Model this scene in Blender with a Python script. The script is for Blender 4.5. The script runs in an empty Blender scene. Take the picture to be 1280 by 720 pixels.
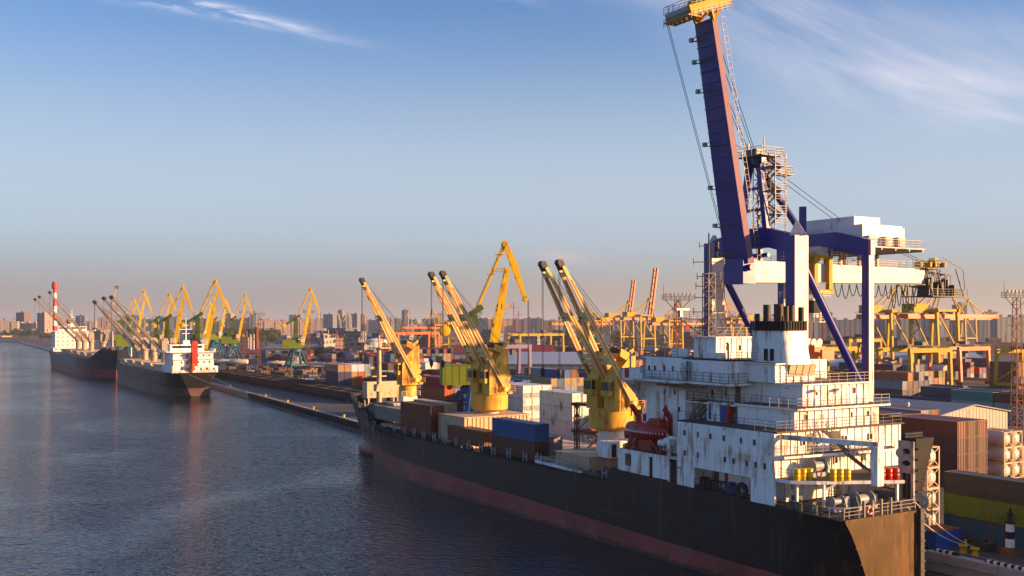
import bpy, math, random
from mathutils import Vector, Matrix
R = math.radians
rnd = random.Random(7)
C = bpy.context.scene.collection
sc = bpy.context.scene

# ------------------------------------------------------------------ camera, sky, sun, exposure
cam_d = bpy.data.cameras.new("camera"); cam = bpy.data.objects.new("camera", cam_d); C.objects.link(cam)
cam.location = (0, 0, 28); cam.rotation_euler = (R(90), 0, 0)
cam_d.sensor_width = 36; cam_d.lens = 36; cam_d.shift_y = 42/1280
cam_d.clip_start = 0.5; cam_d.clip_end = 30000
sc.camera = cam

SUN_EL, SUN_AZ = 10.5, 101.0          # azimuth clockwise from +Y
HAZE = 0.00009
world = bpy.data.worlds.new("World"); sc.world = world; world.use_nodes = True
wn = world.node_tree; wn.nodes.clear()
def N(t, kind, **kw):
    n = t.nodes.new(kind)
    for k, v in kw.items():
        if k.startswith('i_'):
            key = k[2:]; key = int(key) if key.isdigit() else key.replace('_', ' ')
            s = n.inputs[key]
            if isinstance(v, bpy.types.NodeSocket): t.links.new(v, s)
            else: s.default_value = v
        else: setattr(n, k, v)
    return n
def M(t, op, a, b=None, clamp=False):
    n = t.nodes.new('ShaderNodeMath'); n.operation = op; n.use_clamp = clamp
    for i, x in enumerate((a, b)):
        if x is None: continue
        if isinstance(x, bpy.types.NodeSocket): t.links.new(x, n.inputs[i])
        else: n.inputs[i].default_value = x
    return n.outputs[0]
def MIX(t, f, a, b, blend='MIX'):
    n = t.nodes.new('ShaderNodeMix'); n.data_type = 'RGBA'; n.blend_type = blend
    for s, x in ((n.inputs[0], f), (n.inputs[6], a), (n.inputs[7], b)):
        if isinstance(x, bpy.types.NodeSocket): t.links.new(x, s)
        else: s.default_value = x if not isinstance(x, tuple) or len(x) == 4 else (*x, 1)
    return n.outputs[2]
def RAMP(t, f, a, b):
    n = t.nodes.new('ShaderNodeMapRange'); n.interpolation_type = 'SMOOTHSTEP'
    t.links.new(f, n.inputs[0]); n.inputs[1].default_value = a; n.inputs[2].default_value = b
    return n.outputs[0]

sky = N(wn, 'ShaderNodeTexSky', sky_type='NISHITA', sun_disc=False, sun_elevation=R(SUN_EL), sun_rotation=R(SUN_AZ),
        altitude=0, air_density=1.0, dust_density=2.4, ozone_density=5.8)
tc = N(wn, 'ShaderNodeTexCoord')
sx = N(wn, 'ShaderNodeSeparateXYZ', i_0=tc.outputs['Generated'])
ysafe = M(wn, 'MAXIMUM', sx.outputs[1], 0.05)
cu = M(wn, 'DIVIDE', sx.outputs[0], ysafe); cv = M(wn, 'DIVIDE', sx.outputs[2], ysafe)
def gauss(u0, v0, ang, lu, lv):
    du = M(wn, 'SUBTRACT', cu, u0); dv = M(wn, 'SUBTRACT', cv, v0)
    c, s = math.cos(ang), math.sin(ang)
    a = M(wn, 'ADD', M(wn, 'MULTIPLY', du, c/lu), M(wn, 'MULTIPLY', dv, s/lu))
    b = M(wn, 'ADD', M(wn, 'MULTIPLY', du, -s/lv), M(wn, 'MULTIPLY', dv, c/lv))
    q = M(wn, 'ADD', M(wn, 'MULTIPLY', a, a), M(wn, 'MULTIPLY', b, b))
    return M(wn, 'EXPONENT', M(wn, 'MULTIPLY', q, -1.0))
cc = N(wn, 'ShaderNodeCombineXYZ', i_0=cu, i_1=cv)
def cirrus(rot, sc_, seed, det=6):
    m0 = N(wn, 'ShaderNodeMapping', i_0=cc.outputs[0]); m0.inputs['Rotation'].default_value = (0, 0, rot)
    mp = N(wn, 'ShaderNodeMapping', i_0=m0.outputs[0])
    mp.inputs['Scale'].default_value = sc_; mp.inputs['Location'].default_value = (seed, seed*1.7, 0)
    return N(wn, 'ShaderNodeTexNoise', i_Vector=mp.outputs[0], i_Scale=1.0, i_Detail=det, i_Roughness=0.62, i_Distortion=0.35).outputs[0]
n1 = RAMP(wn, cirrus(0.40, (2.6, 9, 1), 3.1, 5), 0.30, 0.80)
m1 = M(wn, 'ADD', gauss(0.37, 0.232, -0.40, 0.19, 0.036), M(wn, 'MULTIPLY', gauss(0.21, 0.315, -0.15, 0.16, 0.016), 0.75))
m1 = M(wn, 'ADD', m1, M(wn, 'MULTIPLY', gauss(0.48, 0.225, -0.3, 0.12, 0.03), 0.6))
m1 = M(wn, 'ADD', m1, M(wn, 'MULTIPLY', gauss(0.44, 0.29, -0.25, 0.12, 0.02), 0.4))
w1 = M(wn, 'MULTIPLY', n1, m1, clamp=True)
n2 = RAMP(wn, cirrus(0.2, (7, 34, 1), 8.3), 0.40, 0.66)
m2 = M(wn, 'ADD', gauss(-0.26, 0.297, -0.22, 0.085, 0.006), M(wn, 'MULTIPLY', gauss(-0.33, 0.31, -0.1, 0.05, 0.006), 0.8))
m2 = M(wn, 'ADD', m2, M(wn, 'MULTIPLY', gauss(-0.03, 0.325, -0.3, 0.05, 0.012), 0.3))
w2 = M(wn, 'MULTIPLY', n2, m2, clamp=True)
n3 = RAMP(wn, cirrus(0.0, (16, 40, 1), 5.7), 0.35, 0.62)
m3 = M(wn, 'ADD', gauss(0.048, 0.064, -0.08, 0.024, 0.0045), M(wn, 'MULTIPLY', gauss(0.085, 0.057, 0, 0.03, 0.003), 0.5))
m3 = M(wn, 'ADD', m3, M(wn, 'MULTIPLY', gauss(-0.14, 0.077, 0, 0.03, 0.003), 0.4))
w3 = M(wn, 'MULTIPLY', n3, m3, clamp=True)
front = M(wn, 'GREATER_THAN', sx.outputs[1], 0.05)
skyc = MIX(wn, 1.0, sky.outputs[0], (1.08, 0.985, 0.97), 'MULTIPLY')
# thin milky veil of high haze, and the city's smog layer near the horizon (warmer towards the sun)
hyp = M(wn, 'SQRT', M(wn, 'ADD', M(wn, 'MULTIPLY', sx.outputs[0], sx.outputs[0]), M(wn, 'MULTIPLY', sx.outputs[1], sx.outputs[1])))
elv = M(wn, 'DIVIDE', sx.outputs[2], M(wn, 'MAXIMUM', hyp, 0.02))
ve = M(wn, 'DIVIDE', M(wn, 'SUBTRACT', elv, 0.12), 0.13)
veil = M(wn, 'MULTIPLY', M(wn, 'EXPONENT', M(wn, 'MULTIPLY', M(wn, 'MULTIPLY', ve, ve), -1.0)), 0.68)
skyc = MIX(wn, veil, skyc, (2.45, 2.75, 3.05))
warm = RAMP(wn, M(wn, 'DIVIDE', sx.outputs[0], M(wn, 'MAXIMUM', hyp, 0.02)), -0.45, 0.65)
smog = MIX(wn, warm, (1.75, 1.45, 1.38), (2.7, 1.95, 1.40))
se = M(wn, 'DIVIDE', M(wn, 'MAXIMUM', elv, 0.0), 0.052)
skyc = MIX(wn, M(wn, 'MULTIPLY', M(wn, 'EXPONENT', M(wn, 'MULTIPLY', M(wn, 'MULTIPLY', se, se), -1.0)), 0.85), skyc, smog)
c1 = MIX(wn, M(wn, 'MULTIPLY', M(wn, 'MULTIPLY', w1, front), 0.7), skyc, (5.0, 4.3, 4.3))
c2 = MIX(wn, M(wn, 'MULTIPLY', M(wn, 'MULTIPLY', w2, front), 0.5), c1, (6.6, 5.9, 5.9))
c3 = MIX(wn, M(wn, 'MULTIPLY', M(wn, 'MULTIPLY', w3, front), 0.5), c2, (2.9, 2.2, 2.3))
SKY_MIX = c3
bg = N(wn, 'ShaderNodeBackground', i_Color=c3, i_Strength=0.10)
N(wn, 'ShaderNodeOutputWorld', i_Surface=bg.outputs[0])

sun_d = bpy.data.lights.new("sun", 'SUN'); sun = bpy.data.objects.new("sun", sun_d); C.objects.link(sun)
az = R(SUN_AZ); el = R(SUN_EL)
to_sun = Vector((math.sin(az)*math.cos(el), math.cos(az)*math.cos(el), math.sin(el)))
sun.rotation_euler = to_sun.to_track_quat('Z', 'Y').to_euler()
sun_d.energy = 4.6; sun_d.angle = R(0.6); sun_d.color = (1.0, 0.55, 0.23)
sc.view_settings.view_transform = 'Standard'; sc.view_settings.look = 'None'
sc.view_settings.exposure = 1.35; sc.view_settings.gamma = 1.0
sc.cycles.max_bounces = 6; sc.cycles.diffuse_bounces = 3; sc.cycles.glossy_bounces = 3
sc.cycles.use_denoising = True

# ------------------------------------------------------------------ harbour frame: s along the quay (towards the viewer), v inland
FS = Vector((0.5195, -0.8545, 0)); FV = Vector((0.8545, 0.5195, 0))
FROT = math.atan2(-0.8545, 0.5195)
def W(s, v, z=0.0): return FS*s + FV*v + Vector((0, 0, z))

# ------------------------------------------------------------------ mesh builder
class MB:
    def __init__(self, org=(0, 0, 0)):
        self.v = []; self.f = []; self.o = Vector(org)
    def add(self, vs, fs):
        b = len(self.v); self.v += [Vector(p) for p in vs]
        self.f += [tuple(b+i for i in f) for f in fs]
        return self
    def mark(self):
        """start the next separate piece (see pieces)"""
        if not hasattr(self, 'marks'): self.marks = []
        self.marks.append((len(self.v), len(self.f))); return self
    def pieces(self, name, m, parent=None, smooth=False):
        mk = [x for x in self.marks]+[(len(self.v), len(self.f))]; out = []
        for (v0, f0), (v1, f1) in zip(mk, mk[1:]):
            if f1 == f0: continue
            q = MB(self.o); q.v = self.v[v0:v1]; q.f = [tuple(i-v0 for i in f) for f in self.f[f0:f1]]; out.append(q.build(name, m, parent, smooth))
        return out
    def box(self, x0, x1, y0, y1, z0, z1):
        if x0 > x1: x0, x1 = x1, x0
        if y0 > y1: y0, y1 = y1, y0
        return self.add([(x0,y0,z0),(x1,y0,z0),(x1,y1,z0),(x0,y1,z0),(x0,y0,z1),(x1,y0,z1),(x1,y1,z1),(x0,y1,z1)],
            [(0,3,2,1),(4,5,6,7),(0,1,5,4),(1,2,6,5),(2,3,7,6),(3,0,4,7)])
    def bar(self, p, q, w, h=None, w2=None, h2=None, up=(0, 0, 1)):
        p = Vector(p); q = Vector(q); h = w if h is None else h; w2 = w if w2 is None else w2; h2 = h if h2 is None else h2
        d = (q-p)
        if d.length < 1e-6: return self
        d.normalize(); u = Vector(up)
        if abs(d.dot(u)) > 0.98: u = Vector((1, 0, 0))
        a = d.cross(u).normalized(); b = a.cross(d).normalized()
        vs = [p+a*sx*w/2+b*sy*h/2 for sx, sy in ((-1,-1),(1,-1),(1,1),(-1,1))] + [q+a*sx*w2/2+b*sy*h2/2 for sx, sy in ((-1,-1),(1,-1),(1,1),(-1,1))]
        return self.add(vs, [(0,3,2,1),(4,5,6,7),(0,1,5,4),(1,2,6,5),(2,3,7,6),(3,0,4,7)])
    def tube(self, p, q, r, r2=None, n=10):
        p = Vector(p); q = Vector(q); r2 = r if r2 is None else r2
        d = (q-p).normalized(); u = Vector((0, 0, 1)) if abs(d.z) < 0.95 else Vector((1, 0, 0))
        a = d.cross(u).normalized(); b = a.cross(d)
        vs = []
        for c, rr in ((p, r), (q, r2)):
            for i in range(n):
                t = 2*math.pi*i/n; vs.append(c+a*math.cos(t)*rr+b*math.sin(t)*rr)
        fs = [(i, (i+1) % n, n+(i+1) % n, n+i) for i in range(n)] + [tuple(range(n-1, -1, -1)), tuple(range(n, 2*n))]
        return self.add(vs, fs)
    def lathe(self, c, prof, n=16, axis='z'):
        vs = []; c = Vector(c)
        for r, h in prof:
            for i in range(n):
                t = 2*math.pi*i/n; x, y = math.cos(t)*r, math.sin(t)*r
                p = {'z': (x, y, h), 'x': (h, x, y), 'y': (y, h, x)}[axis]
                vs.append(c+Vector(p))
        fs = []
        for k in range(len(prof)-1):
            for i in range(n): fs.append((k*n+i, k*n+(i+1) % n, (k+1)*n+(i+1) % n, (k+1)*n+i))
        fs.append(tuple(range(n-1, -1, -1))); m = (len(prof)-1)*n; fs.append(tuple(range(m, m+n)))
        return self.add(vs, fs)
    def prism(self, pts, a, b, axis='z'):
        n = len(pts)
        def P(p, h): return {'z': (p[0], p[1], h), 'y': (p[0], h, p[1]), 'x': (h, p[0], p[1])}[axis]
        return self.add([P(p, a) for p in pts]+[P(p, b) for p in pts],
            [tuple(range(n-1, -1, -1)), tuple(range(n, 2*n))]+[(i, (i+1) % n, n+(i+1) % n, n+i) for i in range(n)])
    def rail(self, pts, h=1.05, step=1.5, r=0.05, mids=2, close=False):
        pts = [Vector(p) for p in pts]
        if close: pts.append(pts[0])
        for p, q in zip(pts, pts[1:]):
            L = (q-p).length; n = max(1, int(round(L/step)))
            for k in range(mids+1):
                dz = Vector((0, 0, h*(k+1)/(mids+1))); self.bar(p+dz, q+dz, r if k == mids else r*0.7)
            for i in range(n+1):
                a = p.lerp(q, i/n); self.bar(a, a+Vector((0, 0, h)), r*0.9)
        return self
    def path(self, pts, r, n=5):
        for p, q in zip(pts, pts[1:]): self.tube(p, q, r, n=n)
        return self
    def lattice(self, p, q, w, n, r=0.08, up=(0, 0, 1), w2=None):
        p = Vector(p); q = Vector(q); w2 = w if w2 is None else w2
        d = (q-p).normalized(); u = Vector(up)
        if abs(d.dot(u)) > 0.9: u = Vector((1, 0, 0))
        a = d.cross(u).normalized(); b = a.cross(d)
        rings = []
        for i in range(n+1):
            c = p.lerp(q, i/n); ww = w+(w2-w)*i/n
            rings.append([c+a*sx*ww/2+b*sy*ww/2 for sx, sy in ((-1,-1),(1,-1),(1,1),(-1,1))])
        for i in range(n):
            for k in range(4):
                self.bar(rings[i][k], rings[i+1][k], r)
                j = (k+1) % 4
                self.bar(rings[i+1][k], rings[i+1][j], r*0.7)
                self.bar(rings[i][k] if (i+k) % 2 else rings[i][j], rings[i+1][j] if (i+k) % 2 else rings[i+1][k], r*0.7)
        return self
    def mesh(self, name, smooth=False):
        me = bpy.data.meshes.new(name)
        me.from_pydata([tuple(p-self.o) for p in self.v], [], self.f); me.update()
        if smooth:
            for p in me.polygons: p.use_smooth = True
            try: me.set_sharp_from_angle(angle=R(38))
            except Exception: pass
        return me
    def build(self, name, m, parent=None, smooth=False, color=None):
        me = self.mesh(name, smooth); me.materials.append(m)
        o = bpy.data.objects.new(name, me); C.objects.link(o)
        if parent is not None: o.parent = parent
        if color: o.color = (*color, 1)
        return o

def tag(o, label=None, cat=None, group=None, kind=None):
    if label: o['label'] = label
    if cat: o['category'] = cat
    if group: o['group'] = group
    if kind: o['kind'] = kind
    return o
def thing(name, label, cat, loc=(0, 0, 0), rot=0.0, group=None):
    o = bpy.data.objects.new(name, None); C.objects.link(o)
    o.empty_display_size = 0.5
    o.location = loc; o.rotation_euler = (0, 0, rot)
    return tag(o, label, cat, group)
def hthing(name, label, cat, svz, group=None):
    """thing whose local axes are the harbour axes; parts are built with MB(svz) in absolute (s, v, z)"""
    return thing(name, label, cat, W(*svz), FROT, group)
def place_h(o, svz, rot=0.0):
    o.location = W(*svz); o.rotation_euler = (0, 0, FROT+rot); return o
def copy_tree(o, parent=None, color=None):
    c = o.copy(); C.objects.link(c)
    if parent is not None: c.parent = parent
    if color: c.color = (*color, 1)
    for ch in list(o.children): copy_tree(ch, c, color)
    return c

# ------------------------------------------------------------------ materials
def shader(name):
    m = bpy.data.materials.new(name); m.use_nodes = True; t = m.node_tree
    return m, t, t.nodes['Principled BSDF']
def mat(name, col, rough=0.55, metal=0.0, var=0.25, vs=0.5, rust=0.0, rustcol=(0.16, 0.055, 0.02), rs=0.8, bump=0.0, objcol=False, spec=0.5, streak=0.14, coat=0.0):
    m, t, b = shader(name)
    pos = N(t, 'ShaderNodeNewGeometry').outputs['Position']
    no = N(t, 'ShaderNodeTexNoise', i_Vector=pos, i_Scale=vs, i_Detail=5.0, i_Roughness=0.65)
    if objcol: base = N(t, 'ShaderNodeObjectInfo').outputs['Color']
    else:
        rgb = N(t, 'ShaderNodeRGB'); rgb.outputs[0].default_value = (*col, 1); base = rgb.outputs[0]
    val = M(t, 'ADD', M(t, 'MULTIPLY', M(t, 'SUBTRACT', no.outputs[0], 0.5), 2*var), 1.0)
    hsv = N(t, 'ShaderNodeHueSaturation', i_Color=base, i_Value=val); hsv.inputs['Saturation'].default_value = 1.12
    out = hsv.outputs[0]
    if rust > 0:
        mp = N(t, 'ShaderNodeMapping', i_0=pos); mp.inputs['Scale'].default_value = (1, 1, streak)
        r1 = N(t, 'ShaderNodeTexNoise', i_Vector=mp.outputs[0], i_Scale=rs*2.2, i_Detail=6.0, i_Roughness=0.7)
        r2 = N(t, 'ShaderNodeTexNoise', i_Vector=pos, i_Scale=rs*0.35, i_Detail=3.0)
        k = M(t, 'ADD', M(t, 'MULTIPLY', r1.outputs[0], 0.7), M(t, 'MULTIPLY', r2.outputs[0], 0.45))
        mask = RAMP(t, k, 0.66-0.10*rust, 0.78-0.08*rust)
        out = MIX(t, M(t, 'MULTIPLY', mask, 0.85), out, rustcol)
    t.links.new(out, b.inputs['Base Color'])
    b.inputs['Roughness'].default_value = rough; b.inputs['Metallic'].default_value = metal
    b.inputs['Specular IOR Level'].default_value = spec
    rr = M(t, 'ADD', M(t, 'MULTIPLY', M(t, 'SUBTRACT', no.outputs[0], 0.5), 0.35), rough, clamp=True)
    t.links.new(rr, b.inputs['Roughness'])
    if coat: b.inputs['Coat Weight'].default_value = coat; b.inputs['Coat Roughness'].default_value = 0.25
    if bump > 0:
        nb = N(t, 'ShaderNodeTexNoise', i_Vector=pos, i_Scale=vs*4, i_Detail=4.0)
        bp = N(t, 'ShaderNodeBump', i_Strength=bump, i_Distance=0.1, i_Height=nb.outputs[0])
        t.links.new(bp.outputs[0], b.inputs['Normal'])
    return m

MT = {}
MT['white'] = mat('ship_white', (0.84, 0.83, 0.80), 0.5, var=0.12, vs=0.35, rust=0.8, rustcol=(0.30, 0.115, 0.03))
MT['white_rusty'] = mat('ship_white_rusty', (0.87, 0.87, 0.85), 0.5, var=0.12, vs=0.35, rust=1.0, rustcol=(0.42, 0.17, 0.04))
MT['cream'] = mat('crane_cream', (0.70, 0.66, 0.58), 0.45, var=0.12, vs=0.3, rust=0.2, rustcol=(0.3, 0.16, 0.07))
MT['deck'] = mat('ship_deck', (0.055, 0.045, 0.04), 0.75, var=0.4, vs=0.4, rust=0.9)
MT['deck_green'] = mat('deck_gear', (0.06, 0.085, 0.075), 0.6, var=0.4, vs=0.7, rust=0.6)
MT['dark'] = mat('dark_steel', (0.03, 0.028, 0.027), 0.55, var=0.3, vs=0.8, rust=0.35)
MT['black'] = mat('black_paint', (0.014, 0.014, 0.015), 0.6, var=0.3, vs=0.6, spec=0.15)
MT['grey'] = mat('grey_steel', (0.30, 0.30, 0.30), 0.5, var=0.25, vs=0.6, rust=0.4)
MT['rail'] = mat('railing_paint', (0.26, 0.22, 0.18), 0.5, var=0.3, vs=1.0, rust=0.5)
MT['raildark'] = mat('railing_dark', (0.09, 0.075, 0.065), 0.5, var=0.3, vs=1.0, rust=0.3)
MT['dkyellow'] = mat('deck_crane_yellow', (0.68, 0.42, 0.11), 0.5, spec=0.3, var=0.28, vs=0.7, rust=0.8, rustcol=(0.30, 0.10, 0.02))
MT['jib'] = mat('deck_crane_jib', (0.80, 0.60, 0.27), 0.45, var=0.18, vs=0.5, rust=0.45, rustcol=(0.36, 0.12, 0.03))
MT['jibin'] = mat('deck_crane_jib_inside', (0.50, 0.13, 0.03), 0.55, var=0.25, vs=0.7)
MT['yellow'] = mat('jib_crane_yellow', (0.62, 0.40, 0.015), 0.45, spec=0.25, var=0.18, vs=0.25, rust=0.35, rustcol=(0.28, 0.12, 0.02))
MT['rtg'] = mat('yard_crane_yellow', (0.46, 0.28, 0.003), 0.5, spec=0.15, var=0.2, vs=0.4, rust=0.45, rustcol=(0.18, 0.08, 0.02))
MT['olive'] = mat('jib_crane_green', (0.15, 0.19, 0.02), 0.45, var=0.2, vs=0.4)
MT['dolive'] = mat('jib_crane_dark_green', (0.055, 0.085, 0.012), 0.5, var=0.2, vs=0.4)
MT['teal'] = mat('portal_teal', (0.025, 0.12, 0.155), 0.5, var=0.2, vs=0.3, rust=0.4)
MT['pblue'] = mat('portal_blue', (0.02, 0.07, 0.22), 0.5, var=0.2, vs=0.3)
MT['sblue'] = mat('gantry_blue', (0.016, 0.020, 0.20), 0.36, var=0.14, vs=0.15, spec=0.5)
MT['spale'] = mat('gantry_pale', (0.62, 0.52, 0.47), 0.42, var=0.16, vs=0.25, rust=0.2, rustcol=(0.32, 0.18, 0.12))
MT['red'] = mat('red_paint', (0.48, 0.035, 0.02), 0.42, var=0.15, vs=0.4)
MT['orange'] = mat('orange_red_paint', (0.62, 0.12, 0.02), 0.45, var=0.15, vs=0.4)
MT['boat'] = mat('lifeboat_red', (0.42, 0.03, 0.022), 0.35, var=0.15, vs=0.7)
MT['purple'] = mat('purple_steel', (0.12, 0.085, 0.19), 0.5, var=0.15, vs=0.3)
MT['rusty'] = mat('rusted_steel', (0.20, 0.07, 0.03), 0.75, var=0.4, vs=0.9)
MT['beige'] = mat('beige_paint', (0.56, 0.42, 0.28), 0.55, var=0.2, vs=0.4, rust=0.5)
MT['cont'] = mat('container_paint', (1, 1, 1), 0.5, var=0.22, vs=0.45, rust=0.35, rustcol=(0.10, 0.04, 0.02), objcol=True)
MT['contdoor'] = mat('container_door', (1, 1, 1), 0.5, var=0.25, vs=0.9, rust=0.45, rustcol=(0.10, 0.04, 0.02), objcol=True)
MT['cable'] = mat('wire_rope', (0.03, 0.03, 0.032), 0.6, var=0.1)
MT['rope'] = mat('mooring_rope', (0.55, 0.50, 0.38), 0.8, var=0.2)
MT['rubber'] = mat('black_rubber', (0.015, 0.014, 0.014), 0.7, var=0.3)
MT['concrete'] = mat('quay_concrete', (0.44, 0.41, 0.37), 0.85, var=0.35, vs=0.25, rust=0.15, rustcol=(0.05, 0.04, 0.035), bump=0.4)
MT['stripe'] = mat('white_marking', (0.75, 0.74, 0.70), 0.6, var=0.2, vs=1.2)
MT['tank'] = mat('tank_cream', (0.58, 0.52, 0.42), 0.4, var=0.15, vs=0.6, rust=0.3)
MT['sheet'] = mat('shed_metal', (0.31, 0.29, 0.26), 0.5, var=0.15, vs=0.2, rust=0.2)
MT['roofgrey'] = mat('shed_roof', (0.20, 0.21, 0.23), 0.6, var=0.2, vs=0.1)
MT['roofblue'] = mat('shed_roof_blue', (0.30, 0.36, 0.44), 0.55, var=0.15, vs=0.08)
MT['roofred'] = mat('shed_roof_red', (0.22, 0.05, 0.04), 0.6, var=0.2, vs=0.1)
MT['wagon'] = mat('wagon_brown', (0.035, 0.022, 0.02), 0.75, var=0.4, vs=0.4, rust=0.3)
MT['cargo'] = mat('cargo', (1, 1, 1), 0.7, var=0.35, vs=0.4, rust=0.4, objcol=True)
MT['derrick'] = mat('ship_derrick_beige', (0.36, 0.29, 0.22), 0.5, var=0.2, vs=0.3, rust=0.3)
MT['concrete_pale'] = mat('pale_concrete', (0.38, 0.36, 0.33), 0.8, var=0.25, vs=0.4)
MT['leaf'] = mat('leaves', (0.045, 0.065, 0.025), 0.7, var=0.5, vs=0.25)
MT['bark'] = mat('bark', (0.09, 0.065, 0.045), 0.85, var=0.3)
m, t, b = shader('glass'); b.inputs['Base Color'].default_value = (0.012, 0.014, 0.017, 1); b.inputs['Roughness'].default_value = 0.12
MT['glass'] = m

def hull_mat(name, top, boot, z0, slope, s0, line=None, rough=0.42, trans=0.0, rust=1.0, dock=None, scuff=0.05):
    """painted hull: boot-topping below a line that follows the trim, rust streaks from the deck edge"""
    m, t, b = shader(name)
    pos = N(t, 'ShaderNodeNewGeometry').outputs['Position']
    dt = N(t, 'ShaderNodeVectorMath', operation='DOT_PRODUCT', i_0=pos, i_1=tuple(FS))
    z = N(t, 'ShaderNodeSeparateXYZ', i_0=pos).outputs[2]
    zl = M(t, 'ADD', M(t, 'MULTIPLY', M(t, 'SUBTRACT', s0, dt.outputs['Value']), slope), z0)
    sc1 = N(t, 'ShaderNodeTexNoise', i_Vector=pos, i_Scale=0.6, i_Detail=6.0, i_Roughness=0.7)
    zz = M(t, 'ADD', z, M(t, 'MULTIPLY', M(t, 'SUBTRACT', sc1.outputs[0], 0.5), scuff))
    below = M(t, 'LESS_THAN', zz, zl)
    big = N(t, 'ShaderNodeTexNoise', i_Vector=pos, i_Scale=0.12, i_Detail=8.0, i_Roughness=0.68)
    mp = N(t, 'ShaderNodeMapping', i_0=pos); mp.inputs['Scale'].default_value = (1, 1, 0.07)
    st = N(t, 'ShaderNodeTexNoise', i_Vector=mp.outputs[0], i_Scale=0.9, i_Detail=6.0, i_Roughness=0.7)
    ctop = MIX(t, RAMP(t, big.outputs[0], 0.42, 0.72), top, tuple(c*1.8+0.006 for c in top))
    ctop = MIX(t, M(t, 'MULTIPLY', RAMP(t, st.outputs[0], 0.54, 0.72), 0.65*rust), ctop, (0.10, 0.048, 0.022))
    cbt = MIX(t, RAMP(t, big.outputs[0], 0.36, 0.7), boot, tuple(c*1.7+0.02 for c in boot))
    cbt = MIX(t, M(t, 'MULTIPLY', RAMP(t, st.outputs[0], 0.5, 0.72), 0.5), cbt, (0.10, 0.06, 0.05))
    if dock is not None:   # a mid band (bow painted differently further along)
        f = RAMP(t, dt.outputs['Value'], dock[0]-0.8, dock[0]+0.8)
        ctop = MIX(t, f, ctop, dock[1])
    alg = M(t, 'LESS_THAN', M(t, 'ADD', z, M(t, 'MULTIPLY', M(t, 'SUBTRACT', sc1.outputs[0], 0.5), 1.6)), 0.45)
    cbt = MIX(t, M(t, 'MULTIPLY', alg, 0.75), cbt, (0.028, 0.03, 0.018))   # weed at the waterline
    col = MIX(t, below, ctop, cbt)
    t.links.new(col, b.inputs['Base Color'])
    rr = M(t, 'ADD', M(t, 'MULTIPLY', big.outputs[0], 0.25), rough-0.1); t.links.new(rr, b.inputs['Roughness'])
    b.inputs['Specular IOR Level'].default_value = 0.28
    mq = N(t, 'ShaderNodeMapping', i_0=pos); mq.inputs['Rotation'].default_value = (0, 0, -FROT)
    ms = N(t, 'ShaderNodeMapping', i_0=mq.outputs[0]); ms.inputs['Scale'].default_value = (0.05, 1, 1.5)
    sf_ = N(t, 'ShaderNodeTexNoise', i_Vector=ms.outputs[0], i_Scale=1.3, i_Detail=8.0, i_Roughness=0.75)
    col = MIX(t, M(t, 'MULTIPLY', RAMP(t, sf_.outputs[0], 0.57, 0.72), 0.42), col, (0.11, 0.10, 0.095))   # fender scrapes along the side
    t.links.new(col, b.inputs['Base Color'])
    # plate seams and slight dents between frames
    w = N(t, 'ShaderNodeTexNoise', i_Vector=pos, i_Scale=0.5, i_Detail=3.0)
    fr = M(t, 'FRACT', M(t, 'MULTIPLY', dt.outputs['Value'], 1/2.4)); seam = M(t, 'LESS_THAN', fr, 0.04)
    fz = M(t, 'LESS_THAN', M(t, 'FRACT', M(t, 'MULTIPLY', z, 1/1.9)), 0.035)
    hgt = M(t, 'ADD', M(t, 'MULTIPLY', w.outputs[0], 0.6), M(t, 'MULTIPLY', M(t, 'MAXIMUM', seam, fz), 0.5))
    bp = N(t, 'ShaderNodeBump', i_Strength=0.6, i_Distance=0.10, i_Height=hgt); t.links.new(bp.outputs[0], b.inputs['Normal'])
    return m
# ------------------------------------------------------------------ setting: water, land, quay
def water():
    m, t, b = shader('harbour_water')
    pos = N(t, 'ShaderNodeNewGeometry').outputs['Position']
    b.inputs['Base Color'].default_value = (0.0015, 0.012, 0.022, 1); b.inputs['Roughness'].default_value = 0.035
    b.inputs['IOR'].default_value = 1.333
    mp = N(t, 'ShaderNodeMapping', i_0=pos); mp.inputs['Rotation'].default_value = (0, 0, 0.5); mp.inputs['Scale'].default_value = (1, 1.7, 1)
    a = N(t, 'ShaderNodeTexNoise', i_Vector=mp.outputs[0], i_Scale=0.85, i_Detail=3.0, i_Roughness=0.5)
    c = N(t, 'ShaderNodeTexNoise', i_Vector=mp.outputs[0], i_Scale=0.14, i_Detail=2.0, i_Roughness=0.55)
    wind = N(t, 'ShaderNodeTexNoise', i_Vector=pos, i_Scale=0.014, i_Detail=4.0, i_Distortion=1.2)
    k = RAMP(t, wind.outputs[0], 0.36, 0.56)
    h = M(t, 'ADD', M(t, 'MULTIPLY', a.outputs[0], M(t, 'ADD', M(t, 'MULTIPLY', k, 0.13), 0.16)), M(t, 'MULTIPLY', c.outputs[0], 0.26))
    bp = N(t, 'ShaderNodeBump', i_Strength=1.0, i_Distance=1.0, i_Height=h); t.links.new(bp.outputs[0], b.inputs['Normal'])
    mb = MB(); mb.add([(-7000, -300, 0), (7000, -300, 0), (7000, 9500, 0), (-7000, 9500, 0)], [(0, 1, 2, 3)])
    tag(mb.build('harbour_water', m), kind='structure')
water()
QUAY = [(70, 100.3), (-190, 100.3), (-215, 101.2), (-430, 116.2), (-700, 117), (-1405, 141)]
QZ = 2.0
qpts = [W(s, v) for s, v in QUAY] + [Vector((-640, 1335, 0)), Vector((-760, 1460, 0)), Vector((-7000, 1600, 0))]
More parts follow.
